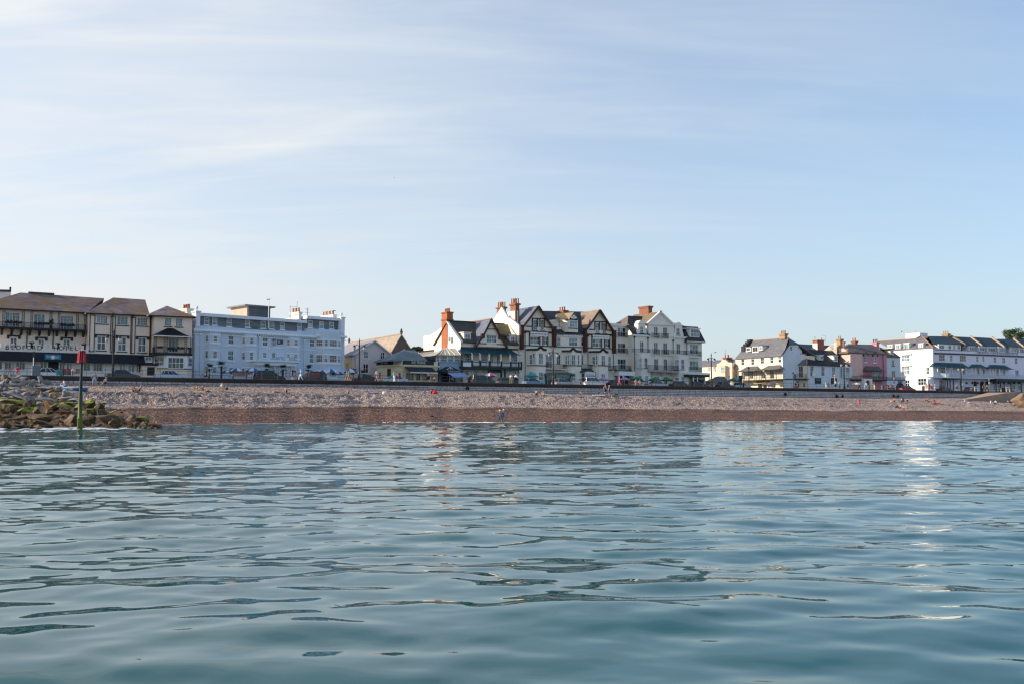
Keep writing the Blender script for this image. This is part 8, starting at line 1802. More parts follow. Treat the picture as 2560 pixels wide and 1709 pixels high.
def cars():
 glassm = glass('car glass', (.015, .025, .03), .03); tyre = mat('tyre', (.012, .012, .013), .8); rim = mat('rim', (.35, .35, .37), .35, .1, 3, metal=.6); lampm = mat('headlamp', (.7, .72, .75), .2); tail = mat('tail lamp', (.5, .01, .02), .3)
 def build(kind):
  H = empty('parked_car', 'x', 'car', Vector((0, 0, 0)), 'cars parked and passing on the seafront road')
  L_, W_, Ht, bel = {'hatch': (4.0, 1.72, 1.47, .92), 'saloon': (4.5, 1.78, 1.42, .90), 'suv': (4.6, 1.88, 1.78, 1.08)}[kind]; x0, x1 = -L_ / 2, L_ / 2
  low = [(x0, .34), (x0 - .02, .62), (x0 + .06, bel - .02), (x0 + .5, bel + .04), (x1 - 1.25, bel + .02), (x1 - .35, bel - .14), (x1, .62), (x1 - .02, .34), (x1 - .3, .20), (x0 + .3, .20)]
  rings = []
  for y, sy in ((-W_ / 2, .93), (-W_ / 2 + .07, 1), (W_ / 2 - .07, 1), (W_ / 2, .93)): rings.append([Vector((x * (1 if abs(y) < W_ / 2 - .01 else .975), y, .2 + (z - .2) * sy)) for x, z in low])
  MB().rings(rings).obj('body', None, H, smooth=False)
  rear = .12 if kind == 'suv' else .42 if kind == 'hatch' else .95
  top = [(x0 + rear, bel), (x0 + rear + (.16 if kind == 'suv' else .42), Ht), (x1 - 2.05, Ht + .015), (x1 - 1.15, bel)]; hw = W_ / 2
  MB().rings([[Vector((x, y, z)) for (x, z), y in zip(top, ys)] for ys in ((-hw + .08, -hw + .24, -hw + .24, -hw + .08), (hw - .08, hw - .24, hw - .24, hw - .08))]).obj('window_glass', glassm, H)
  rf = [(top[1][0] - .03, Ht - .02), (top[1][0] + .05, Ht + .035), (top[2][0] - .05, Ht + .05), (top[2][0] + .03, Ht - .0)]
  MB().rings([[Vector((x, y, z)) for x, z in rf] for y in (-hw + .23, hw - .23)]).obj('roof', None, H)
  mb = MB()
  for y in (-hw + .09, hw - .09):
   for t in (.0, .36, .68, 1.0):
    a = Vector(top[0] if t == 0 else top[3] if t == 1 else (top[0][0] + (top[3][0] - top[0][0]) * t, bel)); b = Vector(top[1] if t == 0 else top[2] if t == 1 else (top[1][0] + (top[2][0] - top[1][0]) * t, Ht)); s_ = 1 if y > 0 else -1
    mb.tube([(a.x, y, a.y), (b.x, y - s_ * .15, b.y)], .035, 5)
  mb.obj('pillar', None, H)
  for x in (x0 + .75, x1 - .8):
   for s_ in (-1, 1):
    y = s_ * (hw - .1); w = MB().rings([[Vector((x + r * math.cos(a), yy, .32 + r * math.sin(a))) for a in [2 * math.pi * k / 14 for k in range(14)]] for r, yy in ((.25, y - .1 * s_), (.32, y - .07 * s_), (.32, y + .07 * s_), (.25, y + .1 * s_))]).obj('wheel', tyre, H)
    MB().rings([[Vector((x + r * math.cos(a), yy, .32 + r * math.sin(a))) for a in [2 * math.pi * k / 10 for k in range(10)]] for r, yy in ((.20, y + .09 * s_), (.18, y + .115 * s_))]).obj('rim', rim, w)
  for s_ in (-1, 1):
   MB().box(O0, x1 - .22, x1 - .005, s_ * (hw - .32) - .17, s_ * (hw - .32) + .17, .60, .74).obj('headlight', lampm, H); MB().box(O0, x0 - .035, x0 + .1, s_ * (hw - .22) - .12, s_ * (hw - .22) + .12, .66, bel - .08).obj('tail_light', tail, H)
   MB().box(O0, x1 - 1.5, x1 - 1.34, s_ * (hw + .07) - .09, s_ * (hw + .07) + .09, bel, bel + .14).obj('wing_mirror', None, H)
  return H
 P_ = {k: mat(k + ' car paint', c, .25, .02, 1, spec=.6) for k, c in dict(white=(.72, .73, .74), black=(.012, .013, .016), pale=(.40, .55, .68), navy=(.02, .035, .075), silver=(.42, .45, .48), green=(.015, .04, .045), blue=(.12, .28, .42), red=(.30, .012, .03), grey=(.09, .10, .11), cream=(.6, .56, .48)).items()}
 proto = {}
 for x, D, kind, c, rev, lb in ((125, 8.6, 'hatch', 'white', 0, 'white hatchback passing the doorway of the cream hotel'), (305, 8.6, 'saloon', 'green', 0, 'dark green saloon below the tall lamp at the cream hotel'), (425, 8.6, 'saloon', 'pale', 0, 'pale blue saloon below the white bay window'),
  (673, 9.5, 'suv', 'black', 0, 'black people carrier before the curved porch'), (777, 9.5, 'suv', 'navy', 1, 'dark blue estate with red tail light before the blue hotel'), (917, 8.6, 'saloon', 'black', 0, 'black saloon behind the lamp by the pink gable'), (984, 9, 'saloon', 'pale', 1, 'pale blue saloon beside the cream pub'),
  (1204, 9.6, 'suv', 'green', 0, 'dark green estate below the teal verandah'), (1266, 9.4, 'hatch', 'grey', 0, 'grey hatchback right of the pink parasol'), (1333, 9, 'hatch', 'blue', 0, 'blue hatchback below the left black hood of the terrace'), (1407, 9, 'hatch', 'silver', 0, 'silver hatchback before the glass shopfront'), (1483, 9, 'suv', 'white', 0, 'white off-road car with pale roof before the white sign'),
  (1542, 9.4, 'hatch', 'black', 0, 'black hatchback between the white off-road car and the pink pedestrian'), (1645, 9.2, 'hatch', 'silver', 0, 'silver hatchback under the ivory hotel balcony'), (1700, 9.2, 'saloon', 'green', 0, 'dark green saloon under the right bay of the ivory hotel'), (1746, 9.4, 'saloon', 'black', 0, 'black saloon before the columned porch'),
  (1812, 9.4, 'hatch', 'green', 0, 'dark green hatchback before the tent roofed kiosk'), (1852, 9.4, 'saloon', 'silver', 0, 'silver saloon before the cream corner building'), (2267, 9, 'saloon', 'red', 0, 'dark red saloon before the arched door'), (2362, 9, 'saloon', 'black', 0, 'black saloon before the white corner hotel'), (2428, 9.6, 'hatch', 'grey', 0, 'grey hatchback right of the information board'), (2518, 9.6, 'hatch', 'black', 0, 'black hatchback under the teal colonnade')):
  p = street(x, D, ZP - .12); rz = TH0 + (math.pi if rev else 0)
  if kind not in proto: H = proto[kind] = build(kind); H.location = p; H.rotation_euler = (0, 0, rz); H['label'] = lb
  else: H = clone(proto[kind], p, rz, None, lb)
  for ch in H.children:
   if ch.name.split('.')[0] in ('body', 'roof', 'pillar', 'wing_mirror'):
    ch.material_slots[0].link = 'OBJECT'; ch.material_slots[0].material = P_[c] if not (c == 'white' and ch.name.startswith('roof') and kind == 'suv') else P_['cream']
cars()

def parasols():
 def build(name, cols, r=1.35, h=2.35, drop=.55):
  H = empty(name, 'x', 'parasol', Vector((0, 0, 0)))
  MB().tube([(0, 0, 0), (0, 0, h + .12)], .03, 6).lathe((0, 0, 0), [(.28, 0), (.28, .08), (.06, .1)], 10).obj('pole', white, H)
  n = 8
  for k in range(n):
   a0, a1 = 2 * math.pi * k / n, 2 * math.pi * (k + 1) / n; pt = lambda a, f: Vector((r * f * math.cos(a), r * f * math.sin(a), h - drop * f ** 1.4))
   vs = [Vector((0, 0, h)), pt(a0, .55), pt(a1, .55), pt(a0, 1), pt(a1, 1), pt(a0, 1) - Vector((0, 0, .16)), pt(a1, 1) - Vector((0, 0, .16))]
   MB().slab(vs, [(0, 1, 2), (1, 3, 4, 2), (3, 5, 6, 4)], .012).obj('canopy_panel', CLOTH[cols[k % len(cols)]], H)
  return H
 A = build('parasol', ('white', 'blue'))
 G = 'blue and white parasols of the blue hotel terrace'
 for i, (x, D, s) in enumerate(((566, 14.6, .95), (590, 14.2, 1.1), (611, 15, .9), (631, 14.2, 1.15), (789, 16, 1.0), (806, 14.6, 1.12), (825.5, 14.6, 1.2), (843, 14.8, 1.05), (874, 13.8, 1.25))):
  c = A if i == 0 else clone(A, Vector((0, 0, 0))); c.location = street(x, D, ZP); c.scale = (s * .72, s * .72, s * .88); c.rotation_euler = (0, 0, .4 * i); c['group'] = G
  c['label'] = 'blue and white striped parasol ' + ('leftmost on the terrace by the palms', 'behind the left wooden bench', 'right of the left bench', 'beside the curved porch', 'hidden behind the second bench end', 'first right of the second bench', 'in the middle of the right-hand row', 'last against the big bay', 'above the teal walker')[i]
 for x, D, s, cols, lb in ((1225, 13.5, 1.2, ('pink', 'white', 'white'), 'pink and white parasol below the teal verandah'), (1328, 13.5, 1.25, ('teal',), 'turquoise parasol below the left hood of the terrace'), (1462, 14, 1.0, ('lilac',), 'lilac parasol left of the white pedimented sign'), (1509, 14, 1.0, ('lilac',), 'lilac parasol right of the white pedimented sign'), (1562, 14, 1.1, ('lilac',), 'lilac parasol before the white porch'), (1592, 13.5, 1.15, ('green',), 'dark green parasol beside the left bay of the ivory hotel'), (1637, 14, 1.15, ('green',), 'dark green parasol under the long stone balcony'), (1668, 14, 1.15, ('green',), 'dark green parasol by the right door of the ivory hotel'), (1836, 14.5, 1.3, ('teal', 'green'), 'dark teal parasol between kiosk and cream corner building'), (2141, 12, 1.05, ('white',), 'white square-looking parasol before the pink house'), (1601, 13.8, .9, ('green',), 'small dark green parasol behind the bench sitters')):
  c = build('parasol', cols); c.location = street(x, D, ZP); c.scale = (s * .78, s * .78, s * .84); c['label'] = lb
parasols()

def palms():
 fr = mat('palm green', (.05, .075, .02), .6, .3, 4); tr = mat('palm trunk', (.09, .06, .04), .9, .3, 5)
 H = empty('fan_palm', 'bushy fan palm left of the first bow window of the blue hotel', 'palm', Vector((0, 0, 0)), 'palms before the blue hotel')
 MB().lathe((0, 0, 0), [(.14, 0), (.11, .5), (.12, 1.6), (.15, 1.9)], 8).obj('trunk', tr, H); q = random.Random(2); mb = MB()
 for k in range(34):
  a = q.uniform(0, 6.28); e = q.uniform(-.5, 1.3); d = Vector((math.cos(a) * math.cos(e), math.sin(a) * math.cos(e), math.sin(e))); c = Vector((0, 0, 1.95)); t = c + d * q.uniform(.7, 1.05); sd = d.cross(Vector((0, 0, 1))).normalized()
  for j in range(5):
   f = (j - 2) * .28; tip = c + (t - c) * 1.0 + sd * f * .7 - Vector((0, 0, .12 + abs(f) * .1)); b0 = c + d * .3; mb.add([b0 - sd * .02, b0 + sd * .02, (b0 + tip) / 2 + sd * .035, tip, (b0 + tip) / 2 - sd * .035], [(0, 1, 2, 3, 4)])
 mb.obj('fronds', fr, H, fix=False)
 for i, (x, D, s, lb) in enumerate(((522, 14.5, 1.05, None), (552, 14.5, 1.25, 'tall fan palm right of the first bow window of the blue hotel'), (667, 14.5, 1.15, 'fan palm left of the curved porch doors'), (706, 14.3, 1.12, 'fan palm in front of the curved porch doors'), (770, 14.5, 1.15, 'fan palm beside the drain pipe right of the curved porch'), (883, 14.5, 1.0, 'fan palm at the foot of the yellow side wing'), (907, 15, .9, 'dark palm right of the tall lamp under the pink gable'))):
  c = H if i == 0 else clone(H, Vector((0, 0, 0)), None, None, lb); c.location = street(x, D, ZP); c.scale = (s,) * 3; c.rotation_euler = (0, 0, i * 1.3)
palms()

def benches():
 wd = mat('bench wood', (.22, .10, .055), .6, .2, 4); rd = mat('red bench paint', (.35, .05, .07), .6, .1, 3)
 def build(m):
  H = empty('bench', 'x', 'bench', Vector((0, 0, 0)))
  for z in (.52, .66, .80, .94): MB().box(O0, -.95, .95, .20, .24, z, z + .11).obj('back_slat', m, H)
  for y in (-.22, -.08, .06): MB().box(O0, -.95, .95, y, y + .11, .43, .47).obj('seat_slat', m, H)
  for x in (-.85, .8): MB().box(O0, x, x + .06, -.2, -.13, 0, .43).box(O0, x, x + .06, .14, .20, 0, 1.0).box(O0, x, x + .06, -.2, .2, .38, .43).obj('leg_frame', iron_m, H)
  return H
 A = build(wd)
 for i, (x, D, s, lb) in enumerate(((598, 2.3, 1.15, 'brown slatted bench back left of the curved porch'), (781, 2.3, 1.15, 'brown slatted bench back right of the curved porch'), (1583, 2.3, 1.0, 'brown bench with two sitters before the ivory hotel'), (2227, 2.0, 1.2, 'brown bench with three sitters by the blue sign'))):
  c = A if i == 0 else clone(A, Vector((0, 0, 0))); c.location = street(x, D, ZP); c.scale = (s,) * 3; c.rotation_euler = (0, 0, TH0 + (math.pi if i < 2 else 0)); c['label'] = lb; c['group'] = 'wooden benches along the promenade'
 B = build(rd); B.location = street(178, 1.6, ZP); B.scale = (1.25, 1, 1); B.rotation_euler = (0, 0, TH0); B['label'] = 'dark red bench behind the beacon post'
benches()

def bikes():
 def build(col):
  H = empty('bicycle', 'x', 'bicycle', Vector((0, 0, 0))); fm = mat('bike ' + col, dict(yellow=(.55, .42, .06), black=(.02, .02, .02), white=(.6, .6, .6))[col], .4)
  for x in (-.52, .52):
   o = MB().tube([(x + .33 * math.cos(a), 0, .34 + .33 * math.sin(a)) for a in [2 * math.pi * k / 18 for k in range(19)]], .022, 5).obj('wheel', mat('tyre', (.012, .012, .013)), H); mb = MB()
   for k in range(8): a = math.pi * k / 8 * 2; mb.tube([(x, 0, .34), (x + .32 * math.cos(a), 0, .34 + .32 * math.sin(a))], .004, 3)
   mb.obj('spokes', MATS['rim'], o)
  MB().tube([(-.52, 0, .34), (-.12, 0, .32), (.38, 0, .82), (-.2, 0, .78), (-.12, 0, .32)], .02, 6).tube([(-.52, 0, .34), (-.2, 0, .78)], .014, 5).tube([(.52, 0, .34), (.36, 0, .95)], .018, 6).obj('bike_frame', fm, H)
  MB().tube([(.36, -.26, .98), (.40, 0, .96), (.36, .26, .98)], .016, 5).obj('handlebar', MATS['rim'], H); MB().box(O0, -.34, -.1, -.06, .06, .84, .89).obj('saddle', black, H); return H
 for x, D, col, lb in ((14, 1.5, 'yellow', 'yellow bicycle leaning on the railing at the left edge'), (28, 2.0, 'black', 'black bicycle behind the yellow one'), (516, 2.2, 'white', 'pale bicycle under the rider in black by the palms'), (2428, 2.0, 'white', 'pale bicycle parked beside the white barrier board'), (2436, 2.3, 'black', 'black bicycle next to the pale one by the barrier')):
  H = build(col); H.location = street(x, D, ZP); H.rotation_euler = (0, 0, TH0 + .1); H['label'] = lb
bikes()

def signs_misc():
 def obj1(name, lb, cat, x, D, fn, z=ZP, rz=TH0):
  H = empty(name, lb, cat, street(x, D, z), None, 0); S = Plane(street(x, D, z), rz); fn(H, S); return H
 gm = mat('cabinet grey', (.16, .21, .24), .6, .1, 2); tl = mat('teal board', (.05, .32, .36), .5, .1, 2); steel = mat('post grey', (.3, .3, .3), .5)
 def disc(S, P_c, r, b0, b1, z, n=16): return MB().prism(S, [(r * math.cos(2 * math.pi * k / n), z + r * math.sin(2 * math.pi * k / n)) for k in range(n)], b0, b1)
 def cab(H, S): MB().box(S, -.5, .5, -.3, .3, ZP, ZP + 1.3).obj('cabinet_body', gm, H); MB().box(S, -.55, .55, -.35, .35, ZP + 1.3, ZP + 1.38).obj('cabinet_lid', gm, H); MB().box(S, .38, .42, -.33, -.3, ZP + .6, ZP + .8).obj('handle', black, H)
 obj1('utility_cabinet', 'grey metal utility cabinet behind the railing near the bicycles', 'cabinet', 88, 2.4, cab)
 def pole_sign(H, S): MB().tube([S.W(0, 0, ZP), S.W(0, 0, ZP + 3.3)], .05, 6).obj('post', white, H); MB().box(S, -.12, .12, -.06, -.04, ZP + 2.5, ZP + 3.3).obj('sign_plate', mat('sign back', (.05, .05, .05), .6), H); MB().box(S, -.15, .15, -.1, .0, ZP + .9, ZP + 1.25).obj('notice_box', white, H)
 obj1('sign_post', 'thin white sign post with narrow plate left of the grey cabinet', 'sign', 80.5, 3.0, pole_sign)
 def board(H, S): MB().box(S, -1.0, 1.0, -.04, .04, ZP + .25, ZP + .95).obj('board', tl, H); MB().box(S, -.9, -.84, .04, .1, ZP, ZP + .9).box(S, .84, .9, .04, .1, ZP, ZP + .9).obj('leg', black, H)
 obj1('display_board', 'teal display board beside the red bench', 'board', 159, 2.4, board)
 def nosign(H, S):
  MB().tube([S.W(0, 0, ZP), S.W(0, 0, ZP + 3.0)], .04, 6).obj('post', steel, H); o = disc(S, None, .36, -.07, -.045, ZP + 2.75).obj('prohibition_disc', white, H)
  ring = MB(); n = 16
  for k in range(n):
   a, b = 2 * math.pi * k / n, 2 * math.pi * (k + 1) / n; ring.prism(S, [(.27 * math.cos(a), ZP + 2.75 + .27 * math.sin(a)), (.36 * math.cos(a), ZP + 2.75 + .36 * math.sin(a)), (.36 * math.cos(b), ZP + 2.75 + .36 * math.sin(b)), (.27 * math.cos(b), ZP + 2.75 + .27 * math.sin(b))], -.085, -.07)
  ring.prism(S, [(-.24, ZP + 2.95), (-.18, ZP + 3.0), (.24, ZP + 2.55), (.18, ZP + 2.5)], -.09, -.071); ring.obj('red_ring', CLOTH['red'], o)
  o = disc(S, None, .34, -.07, -.045, ZP + 1.95).obj('blue_disc', mat('sign blue', (.03, .2, .5), .5), H); MB().prism(S, [(-.04, ZP + 1.75), (.04, ZP + 1.75), (.04, ZP + 1.98), (.14, ZP + 1.98), (0, ZP + 2.18), (-.14, ZP + 1.98), (-.04, ZP + 1.98)], -.085, -.07).obj('arrow', white, o)
 obj1('traffic_sign', 'post with red ringed disc above blue arrow disc before the arched door', 'sign', 2236, 4.8, nosign)
 def ysign(H, S): MB().tube([S.W(0, 0, ZP), S.W(0, 0, ZP + 3.2)], .045, 6).obj('post', steel, H); disc(S, None, .34, -.07, -.045, ZP + 3.0, 6).obj('sign_plate', mat('yellow plate', (.55, .5, .22), .5), H); MB().box(S, -.28, .28, -.07, -.045, ZP + 2.0, ZP + 2.45).obj('sign_plate', white, H)
 obj1('sign_post', 'tall post with pale yellow plates near the end of the slipway', 'sign', 2474, 3.0, ysign)
 def info(H, S): MB().box(S, -.42, .42, -.06, .02, ZP + 1.0, ZP + 2.1).obj('board', tl, H); MB().box(S, -.3, .3, -.075, -.061, ZP + 1.3, ZP + 1.95).obj('notice', white, H); MB().box(S, -.38, -.3, .02, .08, ZP, ZP + 2.0).box(S, .3, .38, .02, .08, ZP, ZP + 2.0).obj('leg', steel, H)
 obj1('information_board', 'teal framed information board at the foot of the last tall lamp', 'board', 2407, 1.6, info)
 def barrier(H, S): MB().box(S, -.85, .85, -.03, .03, ZP + .75, ZP + 1.25).obj('barrier_board', white, H); MB().box(S, -.7, .7, -.045, -.031, ZP + .93, ZP + 1.05).obj('red_stripe', CLOTH['red'], H); MB().box(S, -.7, -.62, -.15, .15, ZP, ZP + .75).box(S, .62, .7, -.15, .15, ZP, ZP + .75).obj('leg', steel, H)
 obj1('barrier', 'white barrier board with faint red stripe before the hotel arches', 'barrier', 2442, 2.0, barrier); obj1('barrier', 'white barrier board under the teal colonnade near the frame edge', 'barrier', 2521, 2.0, barrier)
 def boll(H, S): MB().lathe(S.W(0, 0, ZP), [(.14, 0), (.13, .85), (.05, .98)], 10).obj('bollard_post', mat('bollard yellow', (.62, .58, .22), .5), H); MB().lathe(S.W(0, 0, ZP + .6), [(.137, 0), (.137, .12)], 10).obj('band', black, H)
 obj1('bollard', 'pale yellow bollard at the head of the slipway', 'bollard', 2504, 1.5, boll)
 def binn(H, S): MB().lathe(S.W(0, 0, ZP), [(.28, 0), (.32, .1), (.32, .95), (.2, 1.15)], 10).obj('bin_body', mat('bin grey', (.12, .12, .12), .6, .15, 2), H); MB().box(S, -.15, .15, -.33, -.30, ZP + .75, ZP + .9).obj('bin_mouth', black, H)
 obj1('litter_bin', 'grey litter bin between porch and bench at the pink house', 'bin', 2207, 2.0, binn); obj1('litter_bin', 'dark litter bin left of the group by the white wall', 'bin', 2309, 2.0, binn)
 def menu(H, S): MB().box(S, -.45, .45, -.06, .04, ZP + .8, ZP + 2.6).obj('board', mat('menu dark', (.02, .03, .03), .5), H); MB().box(S, -.1, .1, -.05, .05, ZP, ZP + .8).obj('leg', black, H)
 obj1('menu_board', 'dark menu board before the left verandah of the cream corner building', 'board', 1852, 5.2, menu)
 def pram(H, S): MB().rings([[S.W(.3 * math.cos(a) * f, .4 * math.sin(a) * f, ZP + z) for a in [2 * math.pi * k / 8 for k in range(8)]] for z, f in ((.42, .6), (.6, 1), (.85, 1), (1.0, .5))]).obj('pram_body', CLOTH['black'], H); MB().tube([S.W(-.3, -.3, ZP + .12), S.W(.3, .3, ZP + 1.0)], .015, 5).obj('handle', black, H); 
 def pram2(H, S):
  pram(H, S)
  for x in (-.28, .28):
   for y in (-.25, .25): MB().tube([S.W(x + .12 * math.cos(2 * math.pi * k / 10), y, ZP + .13 + .12 * math.sin(2 * math.pi * k / 10)) for k in range(11)], .018, 5).obj('wheel', MATS['tyre'], H)
 obj1('pushchair', 'dark pushchair in front of the person in bright pink', 'pushchair', 1559, 1.5, pram2); obj1('pushchair', 'dark pushchair below the pub awning', 'pushchair', 1066, 1.5, pram2)
 def beacon_l(H, S): MB().tube([S.W(0, 0, ZP), S.W(0, 0, ZP + 2.9)], .045, 6).obj('post', mat('belisha white', (.7, .7, .7), .5), H); MB().lathe(S.W(0, 0, ZP + 2.85), [(.03, 0), (.2, .12), (.22, .24), (.12, .4), (.01, .44)], 10).obj('globe', mat('amber globe', (.75, .34, .02), .3), H)
 obj1('crossing_beacon', 'pale post with amber globe before the second dark board', 'crossing beacon', 2088, 5.4, beacon_l)
 # beach things
 def onb(name, lb, cat, x, y): return empty(name, lb, cat, on_beach(x, y))
 H = onb('beach_chair', 'empty bright blue low beach chair on the shingle', 'chair', 934, 984); p = H.location; S = Plane(p, .1); bl = CLOTH['blue']
 MB().hexa([S.W(-.75, -.3, p.z + .15), S.W(-.68, -.3, p.z + .12), S.W(-.68, .3, p.z + .12), S.W(-.75, .3, p.z + .15), S.W(-.95, -.3, p.z + .95), S.W(-.9, -.3, p.z + .95), S.W(-.9, .3, p.z + .95), S.W(-.95, .3, p.z + .95)]).obj('backrest', bl, H); MB().hexa([S.W(-.75, -.3, p.z + .10), S.W(.7, -.3, p.z + .12), S.W(.7, .3, p.z + .12), S.W(-.75, .3, p.z + .10), S.W(-.75, -.3, p.z + .17), S.W(.7, -.3, p.z + .28), S.W(.7, .3, p.z + .28), S.W(-.75, .3, p.z + .17)]).obj('seat', bl, H)
 for x in (-.7, .5): MB().box(S, x, x + .05, -.32, .32, p.z - .05, p.z + .1).obj('leg', steel, H)
 def bag(lb, x, y, c, w, h):
  H = onb('bag', lb, 'bag', x, y); p = H.location; q = 10; MB().rings([[p + Vector((w * f * math.cos(a), w * .7 * f * math.sin(a), z)) for a in [2 * math.pi * k / q for k in range(q)]] for z, f in ((-.05, .9), (h * .4, 1.05), (h * .8, .8), (h, .35))]).obj('bag_body', CLOTH[c], H); MB().tube([p + Vector((-w * .4, 0, h * .9)), p + Vector((0, 0, h * 1.25)), p + Vector((w * .4, 0, h * .9))], .02, 5).obj('strap', black, H)
 bag('white and dark bag on the shingle right of the blue chair', 961, 983, 'white', .33, .38); bag('shiny red bag beside the person in maroon', 1087.5, 984, 'red', .42, .55); bag('black bag at the right end of the lying group', 1541, 989.5, 'black', .3, .35); bag('dark bag left of the two sunbathers near the water', 2242, 1020, 'navy', .4, .4); bag('small dark thing lying on the wet shingle', 1080, 1040, 'black', .25, .14); bag('dark bag beside the tanned sunbather', 520, 979, 'maroon', .35, .25); bag('yellow round float among the boulders', 161.5, 981, 'yellow', .3, .45)
 for x, y, c, w, lb in ((496, 979, 'yellow', .9, 'yellow towel under the left sunbather'), (1497, 989.5, 'white', 1.0, 'pale towel under the person in black'), (2339, 1010, 'red', 1.0, 'red towel under the person in orange shorts'), (700, 981, 'grey', .9, 'grey towel under the lying sunbather'), (460, 978, 'grey', .9, 'dark grey towel lying left of the yellow one')):
  p = on_beach(x, y); o = MB().hexa([p + Vector(v) for v in ((-w, -.4, .0), (w, -.35, .0), (w, .4, .05), (-w, .35, .05), (-w, -.4, .10), (w, -.35, .12), (w, .4, .17), (-w, .35, .15))]).obj('towel', CLOTH[c]); tag(o, lb, 'towel')
 # inflatable dinghy
 H = onb('inflatable_dinghy', 'bright blue inflatable dinghy with white stripe behind the beacon post', 'dinghy', 184, 976); p = H.location; n = 20; pts = [p + Vector((1.45 * math.cos(a) * (1.05 if math.cos(a) < 0 else 1), .65 * math.sin(a), .28 + (.22 if math.cos(a) < -.6 else 0))) for a in [2 * math.pi * k / n for k in range(n + 1)]]
 MB().tube(pts, .24, 8).obj('tube', CLOTH['blue'], H, smooth=True); MB().tube([v + Vector((0, -.12, .19)) for v in pts[n // 2:n + 1]], .05, 5).obj('white_stripe', white, H); MB().plan(Plane(p, 0), [(1.3 * math.cos(2 * math.pi * k / 12), .55 * math.sin(2 * math.pi * k / 12)) for k in range(12)], p.z + .1, p.z + .16).obj('boat_floor', CLOTH['navy'], H); MB().box(Plane(p, 0), -.3, .25, -.93, -.86, p.z + .22, p.z + .36).obj('badge', CLOTH['yellow'], H)
signs_misc()

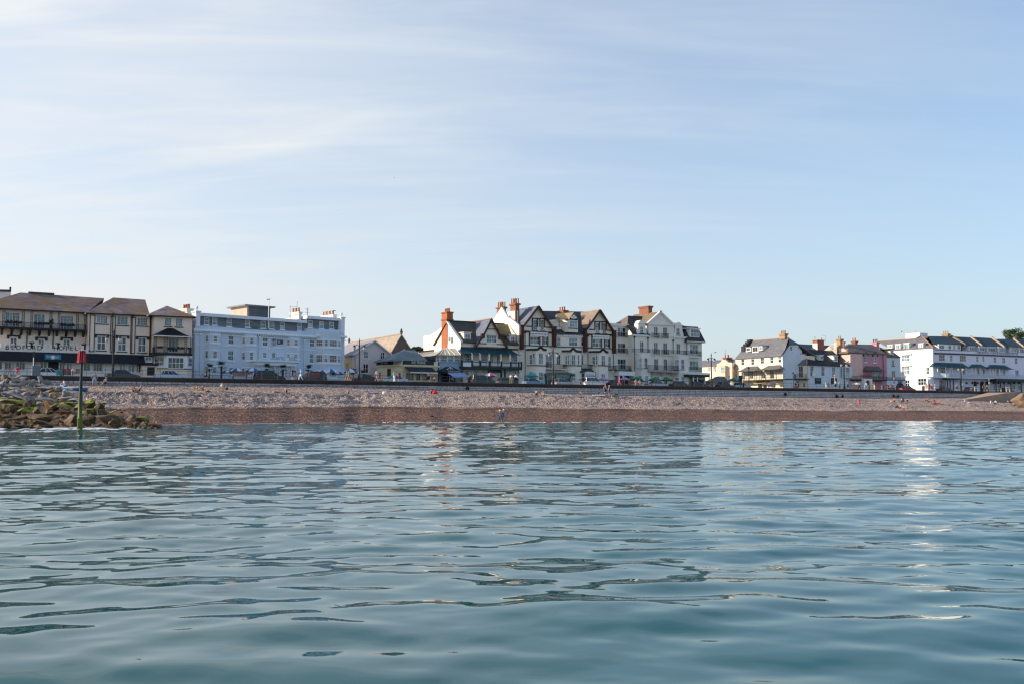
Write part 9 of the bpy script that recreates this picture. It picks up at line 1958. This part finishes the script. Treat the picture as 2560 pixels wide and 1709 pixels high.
def gulls():
 gw = mat('gull white', (.75, .75, .76), .7, .05, 5); gg = mat('gull grey', (.3, .31, .33), .7); gd = mat('dark bird', (.05, .05, .055), .8)
 def gull(p, span, lb, m, flying=True, rz=0.0):
  H = empty('gull', lb, 'bird', p, None, rz); k = span / 1.2; mb = MB(); O_ = Vector(p)
  mb.rings([[O_ + Vector((x * k, r * k * math.cos(a), z * k + r * k * math.sin(a))) for a in [2 * math.pi * i / 8 for i in range(8)]] for x, r, z in ((-.30, .02, .02), (-.16, .07, 0), (.02, .10, 0), (.16, .075, .02), (.23, .05, .06), (.30, .055, .07), (.36, .02, .06), (.42, .006, .05))])
  mb.obj('body', m, H, smooth=True)
  for s in (-1, 1):
   if flying: MB().slab([O_ + Vector(v) * k for v in ((.12, .05 * s, .04), (-.08, .05 * s, .03), (-.02, .32 * s, .17), (.14, .30 * s, .18), (-.16, .62 * s, .10))], [(0, 1, 2, 3), (3, 2, 4)], .012).obj('wing', gg if m is gw else m, H)
   else: MB().slab([O_ + Vector(v) * k for v in ((.14, .10 * s, .05), (-.1, .11 * s, .02), (-.36, .02 * s, .0), (.1, .05 * s, .10))], [(0, 1, 2, 3)], .012).obj('wing', gg if m is gw else m, H); MB().tube([O_ + Vector((0, .03 * s, -.08)) * k, O_ + Vector((0, .03 * s, -.24)) * k], .012 * k, 4).obj('leg', gd, H)
 def at(px, py, Y): r = ray(px, py); return Vector((0, 0, EYE)) + r * (Y / r.y)
 for px, py, Y, sp, m, lb, rz in ((2117, 905, 195, 2.0, gw, 'white gull flying past the low pub roof', .4), (2253, 830, 190, 1.1, gw, 'pale gull gliding above the white corner hotel roof', -.3), (986, 444, 120, .22, gd, 'tiny dark bird high in the middle of the sky', .5), (845, 527, 120, .16, gd, 'tiny dark bird below the middle of the sky', 0), (237, 508, 120, .16, gd, 'tiny dark bird in the left of the sky', 1), (660, 402, 120, .12, gd, 'faint dark bird left of the middle of the sky', .2), (1587, 574, 140, .16, gd, 'tiny dark bird right of the middle of the sky', 2), (1674, 646, 140, .13, gd, 'faint dark bird low in the right of the sky', .7)): gull(at(px, py, Y), sp, lb, m, True, rz)
 for px, py, Y, m, lb in ((1652, 778.5, 196, gd, 'dark gull perched on the white central gable'), (671, 749, 178, gd, 'dark bird perched on top of the flagpole'), (834, 777.5, 185, gd, 'dark bird perched on the right white chimney of the blue hotel'), (1787.5, 880, 189, gw, 'gull perched on the arm of the lamp before the slate roofed house')): gull(at(px, py, Y), 1.3, lb, m, False, .3)
gulls()

def trees():
 lf = mat('tree leaves', (.055, .085, .025), .65, .35, 3, dark=(.02, .035, .012)); tk = mat('bark', (.06, .045, .035), .9)
 def tree(lb, px, base, top, w, D, seed):
  p = street(px, D, ZP); Y = p.y; z0 = ZP; zt = EYE + ray(px, top).z / ray(px, top).y * Y; zb = EYE + ray(px, base).z / ray(px, base).y * Y; rw = w * Y / F / 2
  H = empty('tree', lb, 'tree', p); q = random.Random(seed)
  mb = MB().tube([p, p + Vector((.2, 0, (zb - z0) * .6)), p + Vector((0, 0, zb - z0 + (zt - zb) * .5))], [.5, .35, .12], 8)
  for k in range(6): a = k * 1.05; mb.tube([p + Vector((.1, 0, (zb - z0) * .7)), p + Vector((math.cos(a) * rw * .35, math.sin(a) * rw * .35, zb - z0 + (zt - zb) * .25)), p + Vector((math.cos(a) * rw * .7, math.sin(a) * rw * .6, zb - z0 + (zt - zb) * .5))], [.2, .13, .05], 6)
  mb.obj('trunk', tk, H); cr = MB(); h = (zt - zb)
  for k in range(26):
   a = q.uniform(0, 6.28); f = q.uniform(.1, .8); zz = q.uniform(.12, .86); f *= (1 - (zz - .4) ** 2 * 1.3); c = p + Vector((math.cos(a) * rw * f, math.sin(a) * rw * f, zb - z0 + h * zz)); blob(cr, c, (rw * .34, rw * .34, h * .17), 150, seed * 50 + k, .20, 1.0)
  cr.obj('crown', lf, H, fix=False)
 tree('large round tree above the roofs at the right edge', 2536, 860, 820, 58, 75, 3); tree('darker tree cut by the right frame edge', 2568, 862, 823, 46, 90, 5); tree('low tree behind the pub hipped roof', 1043, 885, 866, 40, 62, 8); tree('lower tree left of the large round tree', 2508, 858, 847, 36, 95, 11); tree('small tree between the roofs at the far right', 2600, 860, 826, 60, 80, 13)
trees()
